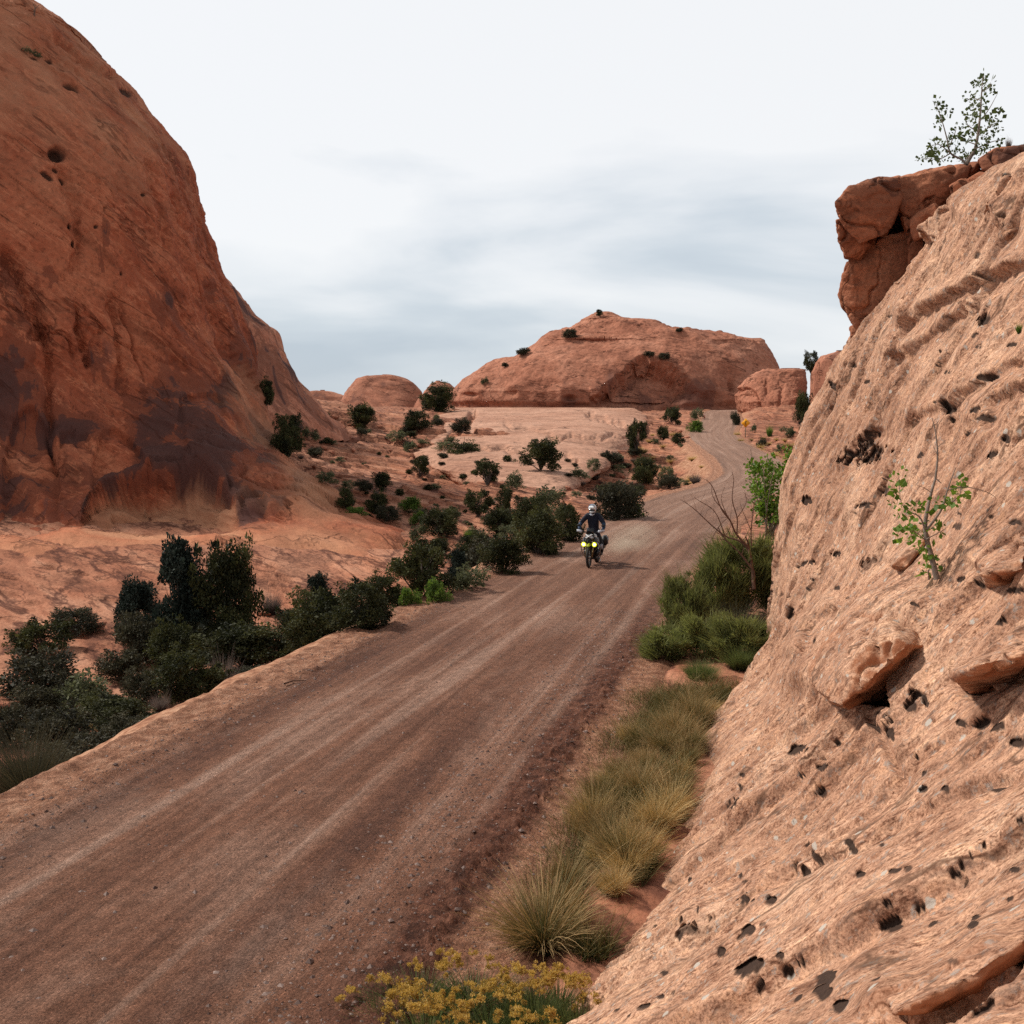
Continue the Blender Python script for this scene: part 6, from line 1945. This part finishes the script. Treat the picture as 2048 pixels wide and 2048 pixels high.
while k < 70:
    u_, v_ = (rb.uniform(560, 800), rb.uniform(815, 900)) if k < 40 else (rb.uniform(620, 1250), rb.uniform(880, 1060))
    g_ = ground_at(u_, v_, ('ground',))
    if not g_ or g_[1] < 50 or abs(road_sq(np.array([g_[0][0]]), np.array([g_[0][1]]))[1][0]) < 7:
        continue
    s_ = rb.lognormvariate(-1.0, 0.5)
    o = link('boulder', ROCKS[k % 6])
    o.location = g_[0]
    o.rotation_euler = (rb.uniform(-.3, .3), rb.uniform(-.3, .3), rb.uniform(0, 6.28))
    o.scale = (s_, s_, s_)
    tag(o, 'small loose red rock lying on the valley rubble and ledges', 'boulder', 'loose rocks in the valley', 'thing')
    k += 1

# gravel lying on the road: one mass of small stones
rg = np.random.default_rng(777)
n = 26000
S_ = 14 + rg.uniform(0, 1, n)**1.25 * 34
sel = rg.uniform(0, 1, n)
Q_ = np.where(sel < 0.38, rg.normal(1.75, 0.35, n), np.where(sel < 0.62, rg.normal(-2.9, 0.35, n), np.where(sel < 0.78, rg.normal(2.75, 0.3, n), rg.uniform(-4.0, 3.2, n))))
Q_ = np.clip(Q_, -4.1, 3.6)
i_ = np.clip(np.searchsorted(ss_, S_), 0, len(ss_) - 1)
j_ = np.clip(np.searchsorted(qq_, Q_), 0, len(qq_) - 1)
base = RP[i_, j_] + np.stack((rg.normal(0, .012, n), rg.normal(0, .012, n), np.zeros(n)), -1)
oct_ = np.array([(1, 0, 0), (0, 1, 0), (-1, 0, 0), (0, -1, 0), (0, 0, 1), (0, 0, -1)], float)
otf = np.array([(0, 1, 4), (1, 2, 4), (2, 3, 4), (3, 0, 4), (1, 0, 5), (2, 1, 5), (3, 2, 5), (0, 3, 5)])
sz = np.clip(rg.lognormal(-4.55, 0.6, n), 0.004, 0.05)
th = rg.uniform(0, 6.28, n)
pv = oct_[None] * rg.uniform(0.6, 1.2, (n, 6, 1)) * sz[:, None, None] * np.array((1, 0.8, 0.6))
c_, s_ = np.cos(th)[:, None], np.sin(th)[:, None]
pv = np.stack((pv[..., 0] * c_ - pv[..., 1] * s_, pv[..., 0] * s_ + pv[..., 1] * c_, pv[..., 2]), -1) + base[:, None]
M_STONE = leaf_mat('road_stone', (0.075, 0.045, 0.038), (0.26, 0.19, 0.165), 0.85, glow=0)
tag(link('road_gravel', mesh_np('road_gravel', pv.reshape(-1, 3), (otf[None] + np.arange(n)[:, None, None] * 6).reshape(-1, 3), M_STONE, smooth=False, attrs={'tint': np.repeat(np.clip(rg.normal(0.4, 0.3, n), 0, 1), 6)})),
    'loose gravel scattered over the dirt road', 'gravel', kind='stuff')
# a dead stick on the left shoulder
a_, b_, c2 = hit('road', 568, 1371), hit('road', 586, 1362), hit('road', 612, 1364)
tv3, tf3 = tubes([(np.array([a_, b_, c2]) + np.array((0, 0, 0.04)), 0.018, 0.010)], 5)
tag(link('stick', mesh_np('stick', tv3, tf3, M_TWIG)), 'thin dead stick lying on the sandy left road shoulder', 'stick')


class MB:
    """collects simple shapes into one mesh"""

    def __init__(self):
        self.bm = bmesh.new()

    def _add(self, bm2, mat4):
        me = bpy.data.meshes.new('t')
        bm2.to_mesh(me)
        bm2.free()
        me.transform(mat4)
        self.bm.from_mesh(me)
        bpy.data.meshes.remove(me)
        return self

    def box(self, c, s, rot=(0, 0, 0), bev=0.01):
        b = bmesh.new()
        bmesh.ops.create_cube(b, size=1)
        bmesh.ops.scale(b, vec=s, verts=b.verts)
        if bev:
            bmesh.ops.bevel(b, geom=list(b.edges), offset=min(bev, min(s) * 0.4), segments=2, affect='EDGES')
        from mathutils import Euler
        return self._add(b, Matrix.Translation(c) @ Euler(rot).to_matrix().to_4x4())

    def ell(self, c, s, rot=(0, 0, 0), seg=20):
        b = bmesh.new()
        bmesh.ops.create_uvsphere(b, u_segments=seg, v_segments=seg // 2 + 2, radius=1)
        from mathutils import Euler
        return self._add(b, Matrix.Translation(c) @ Euler(rot).to_matrix().to_4x4() @ Matrix.Diagonal((*s, 1)))

    def cyl(self, a, b_, r1, r2=None, seg=14):
        a, b_ = Vector(a), Vector(b_)
        d = b_ - a
        b = bmesh.new()
        bmesh.ops.create_cone(b, cap_ends=True, segments=seg, radius1=r1, radius2=r1 if r2 is None else r2, depth=d.length)
        return self._add(b, Matrix.Translation((a + b_) / 2) @ d.to_track_quat('Z', 'Y').to_matrix().to_4x4())

    def torus(self, c, R1, r1, sx=1.0, seg=40, sec=12, knob=0.0):
        """ring in the plane of travel (yz)"""
        b = bmesh.new()
        rings = []
        for i in range(seg):
            A = 2 * math.pi * i / seg
            ring = []
            for j in range(sec):
                B = 2 * math.pi * j / sec
                k_ = 1 + (knob if (i % 2 and math.cos(B) > 0.1) else 0)
                rr3 = R1 + r1 * math.cos(B) * k_
                ring.append(b.verts.new((c[0] + r1 * sx * math.sin(B), c[1] + rr3 * math.cos(A), c[2] + rr3 * math.sin(A))))
            rings.append(ring)
        for i in range(seg):
            for j in range(sec):
                b.faces.new((rings[i][j], rings[i][(j + 1) % sec], rings[(i + 1) % seg][(j + 1) % sec], rings[(i + 1) % seg][j]))
        return self._add(b, Matrix.Identity(4))

    def tube(self, pts, r, seg=8, sub=4):
        p = interp(np.arange(len(pts)), np.array(pts, float), np.linspace(0, len(pts) - 1, (len(pts) - 1) * sub + 1)) if len(pts) > 2 else np.array(pts, float)
        v, f = tubes([(p, r, r)], seg)
        me = mesh_np('t', v, f)
        self.bm.from_mesh(me)
        bpy.data.meshes.remove(me)
        return self

    def hull(self, pts, bev=0.015):
        b = bmesh.new()
        for p in pts:
            b.verts.new(p)
        bmesh.ops.convex_hull(b, input=b.verts)
        bmesh.ops.delete(b, geom=[v for v in b.verts if not v.link_faces], context='VERTS')
        bmesh.ops.bevel(b, geom=list(b.edges), offset=bev, segments=2, affect='EDGES')
        return self._add(b, Matrix.Identity(4))

    def done(self, name, mat, parent=None, smooth=True):
        bmesh.ops.recalc_face_normals(self.bm, faces=self.bm.faces)
        me = bpy.data.meshes.new(name)
        self.bm.to_mesh(me)
        self.bm.free()
        for p in me.polygons:
            p.use_smooth = smooth
        if mat:
            me.materials.append(mat)
        return link(name, me, parent)


BLK = simple('black_plastic', (0.018, 0.018, 0.020), 0.5)
RUB = simple('tyre_rubber', (0.022, 0.020, 0.019), 0.85, noise=30)
MET = simple('dark_metal', (0.06, 0.06, 0.065), 0.4, 0.8)
LAMP_GLOW = simple('plastic_lamp_glow', (0.30, 0.32, 0.015), 0.4)  # yellow-green glow of the lamps, painted onto the mudguard
DGR = simple('dark_grey_panel', (0.10, 0.105, 0.11), 0.4)
STL = simple('steel', (0.42, 0.42, 0.43), 0.32, 0.9)
WHT = simple('white_paint', (0.72, 0.73, 0.74), 0.35)
GRY = simple('light_grey', (0.45, 0.47, 0.52), 0.45)
BLU = simple('blue_grey_print', (0.12, 0.20, 0.32), 0.4)
LAMP = simple('yellow_lamp', (0.8, 0.7, 0.05), 0.3, emit=(1.0, 0.92, 0.22), es=6.0)
LAMP2 = simple('yellow_lens_glow', (0.5, 0.45, 0.02), 0.3, emit=(0.70, 0.70, 0.0), es=0.8)
CLOTH = simple('navy_cloth', (0.008, 0.010, 0.022), 0.8, noise=25)
PANTS = simple('black_cloth', (0.014, 0.014, 0.017), 0.8, noise=25)
PANEL = simple('blue_panel', (0.014, 0.034, 0.075), 0.7)
VIS = simple('dark_visor', (0.008, 0.008, 0.010), 0.12, spec=0.6)
GOLD = simple('fork_metal', (0.22, 0.17, 0.09), 0.35, 0.8)

FRONT = hit('road', 1177, 1134)
RZ = R(-14.3)
bike = empty('motorcycle', FRONT, 'black and white adventure motorcycle with two yellow lamps riding toward the camera', 'motorcycle', rz=RZ)
# local axes: front wheel contact at the origin, heading -y, x to the picture's right
for y_, r_, w_, nm in ((0, 0.335, 0.060, 'front_wheel'), (1.50, 0.33, 0.082, 'rear_wheel')):
    wh = MB().torus((0, y_, r_), r_ - 0.055, 0.012, 1.6, 40, 8).cyl((-0.06, y_, r_), (0.06, y_, r_), 0.035).done(nm, STL, bike)
    MB().torus((0, y_, r_), r_ - w_ * 0.62, w_ * 0.66, 1.15, 48, 12, 0.13).done('tyre', RUB, wh)
    sp = MB()
    for i in range(18):
        A = 2 * math.pi * i / 18
        sp.cyl((0.035 * (-1)**i, y_ + 0.03 * math.cos(A + .4), r_ + 0.03 * math.sin(A + .4)), (0, y_ + (r_ - 0.06) * math.cos(A), r_ + (r_ - 0.06) * math.sin(A)), 0.003, seg=5)
    sp.done('spokes', STL, wh)
    MB().cyl((-0.075, y_, r_), (-0.068, y_, r_), 0.135, seg=28).done('brake_disc', MET, wh)
for sx in (-1, 1):
    MB().cyl((sx * 0.105, 0.0, 0.33), (sx * 0.105, 0.20, 0.82), 0.030).cyl((sx * 0.105, 0.20, 0.82), (sx * 0.105, 0.29, 1.05), 0.026).done('fork_leg', GOLD, bike)
MB().hull([(-.07, -.22, .70), (.07, -.22, .70), (-.075, .30, .74), (.075, .30, .74), (0, -.30, .68), (-.05, .1, .78), (.05, .1, .78)]).done('front_mudguard', LAMP_GLOW, bike)
MB().tube([(0, .30, 1.0), (0, .7, .86), (0, 1.15, .80), (0, 1.5, .84)], .03).tube([(-.13, .35, .95), (-.16, .6, .55), (-.14, .95, .36), (-.12, 1.15, .55)], .02).tube([(.13, .35, .95), (.16, .6, .55), (.14, .95, .36), (.12, 1.15, .55)], .02).done('frame', MET, bike)
MB().box((0, .66, .47), (.30, .40, .36), bev=.05).ell((-.19, .62, .42), (.09, .15, .12)).ell((.19, .62, .42), (.09, .15, .12)).box((0, .52, .68), (.26, .22, .18), bev=.04).box((0, .70, .25), (.28, .42, .08), bev=.03).done('engine', MET, bike)
MB().box((0, .36, .66), (.34, .06, .28), bev=.02).done('radiator', BLK, bike)
MB().hull([(-.16, .38, 1.0), (.16, .38, 1.0), (-.19, .55, .86), (.19, .55, .86), (-.12, .86, .90), (.12, .86, .90), (-.14, .5, 1.06), (.14, .5, 1.06), (-.10, .85, .98), (.10, .85, .98), (-.2, .42, .80), (.2, .42, .80)], .03).done('fuel_tank', WHT, bike)
for sx in (-1, 1):
    MB().hull([(sx * .14, .18, .98), (sx * .26, .36, .96), (sx * .29, .42, .74), (sx * .20, .20, .72), (sx * .15, .12, .84), (sx * .22, .55, .70)], .015).done('side_fairing', DGR, bike)
MB().hull([(-.07, .0, .86), (.07, .0, .86), (-.09, .16, .98), (.09, .16, .98), (0, -.14, .80), (-.05, .05, .80), (.05, .05, .80)], .012).done('beak', BLK, bike)
MB().hull([(-.16, .14, .88), (.16, .14, .88), (-.17, .20, 1.06), (.17, .20, 1.06), (-.12, .09, .92), (.12, .09, .92), (-.12, .13, 1.04), (.12, .13, 1.04)], .02).done('headlight_cowl', BLK, bike)
for sx in (-1, 1):
    MB().ell((sx * .085, .085, .955), (.058, .03, .045)).done('headlight_lens', simple('lamp_glass', (0.25, 0.26, 0.28), 0.1, spec=0.7) if sx < 0 else bpy.data.materials['lamp_glass'], bike)
xm_ = MB()
xm_.box((-.01, .055, 1.0), (.24, .012, .035), (0, R(28), 0), .004).box((-.01, .05, 1.0), (.24, .012, .035), (0, R(-28), 0), .004)
xm_.done('cross_tape', WHT, bike)
MB().hull([(-.13, .16, 1.06), (.13, .16, 1.06), (-.11, .24, 1.26), (.11, .24, 1.26), (-.13, .175, 1.06), (.13, .175, 1.06), (-.11, .252, 1.26), (.11, .252, 1.26)], .003).done('windscreen', VIS, bike)
# lamps on the crash bars
for sx in (-1, 1):
    lp = MB().cyl((sx * .175, .02, .745), (sx * .175, .10, .745), .075, .055, 20).cyl((sx * .175, .09, .745), (sx * .20, .30, .70), .012).done('fog_lamp', BLK, bike)
    MB().cyl((sx * .175, .010, .745), (sx * .175, .024, .745), .080, .080, 20).done('lamp_lens', LAMP2, lp)  # oversized lens disc doubles as the glow ring round the lamp
    MB().ell((sx * .175, .010, .745), (.046, .012, .046)).done('lamp_bulb', LAMP, lp)
    MB().tube([(sx * .13, .25, .86), (sx * .27, .24, .72), (sx * .31, .34, .52), (sx * .24, .46, .34), (sx * .12, .55, .28)], .015).tube([(sx * .31, .34, .52), (sx * .26, .62, .52)], .013).done('crash_bar', STL, bike)
hb = MB().tube([(-.43, .34, 1.17), (-.28, .30, 1.16), (-.12, .26, 1.10), (.12, .26, 1.10), (.28, .30, 1.16), (.43, .34, 1.17)], .012).done('handlebar', BLK, bike)
for sx in (-1, 1):
    MB().cyl((sx * .30, .305, 1.162), (sx * .43, .34, 1.17), .018).done('grip', RUB, hb)
    MB().hull([(sx * .25, .20, 1.11), (sx * .25, .19, 1.19), (sx * .44, .24, 1.12), (sx * .45, .24, 1.21), (sx * .30, .17, 1.10), (sx * .30, .16, 1.20), (sx * .46, .33, 1.15), (sx * .455, .33, 1.19), (sx * .40, .19, 1.20)], .008).done('hand_guard', GRY, hb)
    mr = MB().tube([(sx * .27, .31, 1.17), (sx * .31, .33, 1.27), (sx * .36, .34, 1.31)], .007).ell((sx * .40, .345, 1.33), (.062, .014, .04)).done('mirror', BLK, hb)
MB().box((0, .24, 1.15), (.20, .05, .10), (R(-25), 0, 0), .01).done('dashboard', BLK, hb)
MB().hull([(-.13, .82, .93), (.13, .82, .93), (-.15, 1.1, .90), (.15, 1.1, .90), (-.12, 1.55, .97), (.12, 1.55, .97), (-.12, .84, .86), (.12, .84, .86), (-.11, 1.5, .89), (.11, 1.5, .89)], .02).done('seat', BLK, bike)
MB().hull([(-.12, 1.45, .90), (.12, 1.45, .90), (-.10, 1.78, .88), (.10, 1.78, .88), (-.10, 1.8, .70), (.10, 1.8, .70), (-.11, 1.5, .84), (.11, 1.5, .84)], .015).done('tail', BLK, bike)
MB().tube([(.16, .50, .30), (.20, .85, .30), (.24, 1.2, .42), (.27, 1.45, .62)], .026).cyl((.27, 1.30, .55), (.30, 1.72, .76), .055, .06).done('exhaust', STL, bike)
MB().box((-.30, 1.38, .66), (.20, .40, .34), bev=.04).done('pannier', BLK, bike)
MB().box((.29, 1.30, .76), (.19, .42, .32), bev=.04).done('pannier', BLK, bike)
MB().tube([(-.12, .95, .38), (-.12, 1.25, .35), (-.09, 1.5, .33)], .028).tube([(.12, .95, .38), (.12, 1.25, .35), (.09, 1.5, .33)], .028).done('swingarm', MET, bike)
for sx in (-1, 1):
    MB().cyl((sx * .15, .90, .33), (sx * .30, .90, .33), .018).done('foot_peg', STL, bike)
MB().tube([(.15, .78, .34), (.24, .72, .20), (.26, .60, .14)], .012).done('side_stand', STL, bike)


def skin_body(name, verts, edges, root, mats, sub=2):
    """one continuous body grown from a skeleton of joints (x, y, z, radius)"""
    me = bpy.data.meshes.new(name)
    me.from_pydata([v[:3] for v in verts], edges, [])
    o = link(name, me)
    sk = o.modifiers.new('skin', 'SKIN')
    for i, v in enumerate(verts):
        d = me.skin_vertices[0].data[i]
        d.radius = (v[3], v[4] if len(v) > 4 else v[3])
        d.use_root = i == root
    ss = o.modifiers.new('sub', 'SUBSURF')
    ss.levels = ss.render_levels = sub
    m2 = bpy.data.meshes.new_from_object(o.evaluated_get(bpy.context.evaluated_depsgraph_get()))
    bpy.data.objects.remove(o)
    for m in mats:
        m2.materials.append(m)
    m2.polygons.foreach_set('use_smooth', np.ones(len(m2.polygons), bool))
    m2.name = name
    return m2


bv = [(0, .92, 1.00, .165, .13), (0, .86, 1.20, .175, .13), (0, .76, 1.42, .21, .14), (0, .70, 1.60, .16, .12), (0, .655, 1.70, .062), (0, .62, 1.80, .075),
      (-.17, .70, 1.625, .098), (-.27, .66, 1.53, .090), (-.385, .58, 1.37, .074), (-.40, .44, 1.24, .058), (-.375, .355, 1.185, .036),
      (.17, .70, 1.625, .098), (.27, .66, 1.53, .090), (.385, .58, 1.37, .074), (.40, .44, 1.24, .058), (.375, .355, 1.185, .036),
      (-.13, .92, .93, .12), (-.225, .80, .66, .098), (-.245, .74, .60, .09), (-.235, .90, .42, .068), (-.23, .97, .36, .05), (-.235, .84, .345, .045), (-.235, .76, .345, .036),
      (.13, .92, .93, .12), (.255, .80, .68, .098), (.285, .74, .62, .09), (.25, .90, .42, .068), (.235, .97, .36, .05), (.24, .84, .345, .045), (.24, .76, .345, .036)]
be = [(0, 1), (1, 2), (2, 3), (3, 4), (4, 5), (3, 6), (6, 7), (7, 8), (8, 9), (9, 10), (3, 11), (11, 12), (12, 13), (13, 14), (14, 15),
      (0, 16), (16, 17), (17, 18), (18, 19), (19, 20), (20, 21), (21, 22), (0, 23), (23, 24), (24, 25), (25, 26), (26, 27), (27, 28), (28, 29)]
body = skin_body('person', bv, be, 0, [CLOTH, PANTS, PANEL])
for p in body.polygons:
    c = p.center
    p.material_index = 1 if c.z < 0.98 else (2 if abs(c.x) > 0.335 and c.z < 1.42 else 0)
person = link('person', body)
person.location = FRONT
person.rotation_euler = (0, 0, RZ)
tag(person, 'rider in dark navy suit and white helmet standing on the motorcycle pegs', 'person')
hx, hy, hz = 0, .60, 1.845
hm = MB().ell((hx, hy + .01, hz + .02), (.128, .155, .145), seg=28).hull([(-.085, hy - .17, hz - .085), (.085, hy - .17, hz - .085), (-.10, hy - .04, hz - .13), (.10, hy - .04, hz - .13), (-.06, hy - .205, hz - .075), (.06, hy - .205, hz - .075), (-.06, hy - .19, hz - .115), (.06, hy - .19, hz - .115), (-.11, hy - .02, hz - .06), (.11, hy - .02, hz - .06)], .02).done('helmet', WHT, person)
MB().ell((hx, hy - .075, hz - .025), (.108, .085, .048), seg=24).done('visor', VIS, hm)
MB().hull([(-.10, hy - .09, hz + .085), (.10, hy - .09, hz + .085), (-.085, hy - .25, hz + .055), (.085, hy - .25, hz + .055), (-.10, hy - .09, hz + .10), (.10, hy - .09, hz + .10), (-.08, hy - .25, hz + .063), (.08, hy - .25, hz + .063), (0, hy - .16, hz + .10)], .006).done('peak', WHT, hm)
gr_ = MB()
gr_.tube([(-.095, hy - .10, hz + .07), (-.05, hy - .10, hz + .135), (.03, hy - .08, hz + .155), (.09, hy - .08, hz + .095)], .012).tube([(-.125, hy - .02, hz + .0), (-.11, hy - .03, hz + .09), (-.06, hy + .0, hz + .145)], .010).tube([(.125, hy - .02, hz - .02), (.115, hy - .03, hz + .07)], .012)
gr_.done('helmet_print', BLU, hm)
MB().hull([(-.10, hy - .04, 1.70), (.10, hy - .04, 1.70), (-.07, hy - .10, 1.66), (.07, hy - .10, 1.66), (0, hy - .12, 1.62), (-.08, hy + .03, 1.66), (.08, hy + .03, 1.66)], .015).done('neck_collar', GRY, person)
for sx in (-1, 1):
    gl = []
    # palm behind the grip, four unequal fingers wrapped over it, thumb from the inner side
    px_, py_, pz_ = sx * .365, .345, 1.19
    gv = [(px_, py_ + .035, pz_ - .005, .030, .020), (px_, py_ + .005, pz_ + .008, .036, .019)]
    ge = [(0, 1)]
    for f in range(4):
        fx = px_ + sx * (-.033 + .022 * f)
        L_ = (0.92, 1.05, 1.0, 0.82)[f]
        i0 = len(gv)
        gv += [(fx, py_ - .022, pz_ + .012, .0105), (fx, py_ - .022 - .020 * L_, pz_ + .002, .0098), (fx, py_ - .026 - .020 * L_, pz_ - .022 * L_, .009), (fx, py_ - .010, pz_ - .040 * L_, .008)]
        ge += [(1, i0), (i0, i0 + 1), (i0 + 1, i0 + 2), (i0 + 2, i0 + 3)]
    i0 = len(gv)
    gv += [(px_ - sx * .042, py_ + .012, pz_ - .010, .012), (px_ - sx * .052, py_ - .012, pz_ - .026, .0105), (px_ - sx * .045, py_ - .030, pz_ - .030, .009)]
    ge += [(0, i0), (i0, i0 + 1), (i0 + 1, i0 + 2)]
    link('glove', skin_body('glove', gv, ge, 0, [PANTS], 1), person)
    MB().hull([(sx * .24 - .045, .98, .315), (sx * .24 + .045, .98, .315), (sx * .24 - .045, .74, .312), (sx * .24 + .045, .74, .312), (sx * .24 - .05, .98, .50), (sx * .24 + .05, .98, .50), (sx * .24 - .05, .86, .50), (sx * .24 + .05, .86, .50), (sx * .24 - .038, .68, .33), (sx * .24 + .038, .68, .33), (sx * .24 - .035, .70, .375), (sx * .24 + .035, .70, .375)], .02).done('boot', BLK, person)
    kx = .285 if sx > 0 else -.245
    MB().hull([(kx - .05, .665, .70), (kx + .05, .665, .70), (kx - .045, .665, .56), (kx + .045, .665, .56), (kx, .645, .63), (kx - .04, .78, .50), (kx + .04, .78, .50), (kx - .05, .70, .70), (kx + .05, .70, .70)], .012).done('knee_guard', GRY if sx > 0 else BLK, person)

# dust raised behind the rear wheel
dm = bpy.data.materials.new('dust')
dm.use_nodes = True
t = dm.node_tree
t.nodes.clear()
out = t.nodes.new('ShaderNodeOutputMaterial')
pv_ = N(t, 'ShaderNodeVolumePrincipled')
pv_.inputs['Color'].default_value = (0.93, 0.72, 0.55, 1)
pv_.inputs['Anisotropy'].default_value = 0.2
tcn = N(t, 'ShaderNodeTexCoord')
ln = N(t, 'ShaderNodeVectorMath', operation='LENGTH')
t.links.new(tcn.outputs['Object'], ln.inputs[0])
fo = N(t, 'ShaderNodeMapRange', inp={1: 1.0, 2: 0.0, 3: 0.0, 4: 1.0})
t.links.new(ln.outputs['Value'], fo.inputs[0])
nz = N(t, 'ShaderNodeTexNoise', inp={'Scale': 1.4, 'Detail': 3})
t.links.new(tcn.outputs['Object'], nz.inputs['Vector'])
rz_ = ramp(t, [(0.36, 0.0), (0.62, 1.0)])
t.links.new(nz.outputs['Fac'], rz_.inputs[0])
mu = N(t, 'ShaderNodeMath', operation='MULTIPLY')
t.links.new(fo.outputs[0], mu.inputs[0])
t.links.new(rz_.outputs[0], mu.inputs[1])
mu2 = N(t, 'ShaderNodeMath', operation='MULTIPLY', inp={1: 0.5})
t.links.new(mu.outputs[0], mu2.inputs[0])
t.links.new(mu2.outputs[0], pv_.inputs['Density'])
t.links.new(pv_.outputs[0], out.inputs['Volume'])
du = MB().ell((0, 0, 0), (1, 1, 1), seg=24).done('dust_cloud', dm)
du.location = (4.35, 42.6, 0.32)
du.scale = (1.1, 5.2, 0.62)
du.rotation_euler = (0, 0, R(-14.3))
tag(du, 'pale dust hanging low behind the motorcycle', 'dust', kind='stuff')

# yellow warning sign at the far bend
YEL = simple('sign_yellow', (0.80, 0.34, 0.012), 0.5)
sg_ = hit('ground', 1488, 872)
top_ = unproj(1487, 846, sg_[1])
sign = empty('road_sign', sg_, 'yellow diamond curve warning sign on a post beside the far bend', 'road sign', rz=R(-6))
hh = top_[2] - sg_[2]
MB().box((0, 0.05, hh * 0.5), (0.09, 0.06, hh), bev=.005).done('post', simple('weathered_post', (0.16, 0.17, 0.13), 0.8), sign)
MB().box((0, 0, hh), (0.82, 0.02, 0.82), (0, R(45), 0), 0.006).done('sign_panel', YEL, sign)
ar = MB().tube([(0.02, -.022, hh - .27), (0.02, -.022, hh - .08), (-.10, -.022, hh + .02), (0.02, -.022, hh + .13), (0.02, -.022, hh + .20)], .035)
ar.hull([(-.07, -.02, hh + .17), (.11, -.02, hh + .17), (.02, -.02, hh + .31), (-.07, -.03, hh + .17), (.11, -.03, hh + .17), (.02, -.03, hh + .31)], .002)
ar.done('curve_arrow', BLK, sign)
mk_ = hit('ground', 1408, 838)
mkr = empty('marker_post', mk_, 'small red marker post left of the road at the far bend', 'marker post')
MB().box((0, 0, 0.45), (0.08, 0.05, 1.0), bev=.008).done('post', simple('marker_red', (0.42, 0.05, 0.03), 0.6), mkr)
MB().box((0, -0.03, 0.82), (0.07, 0.012, 0.16), bev=.003).done('reflector', WHT, mkr)
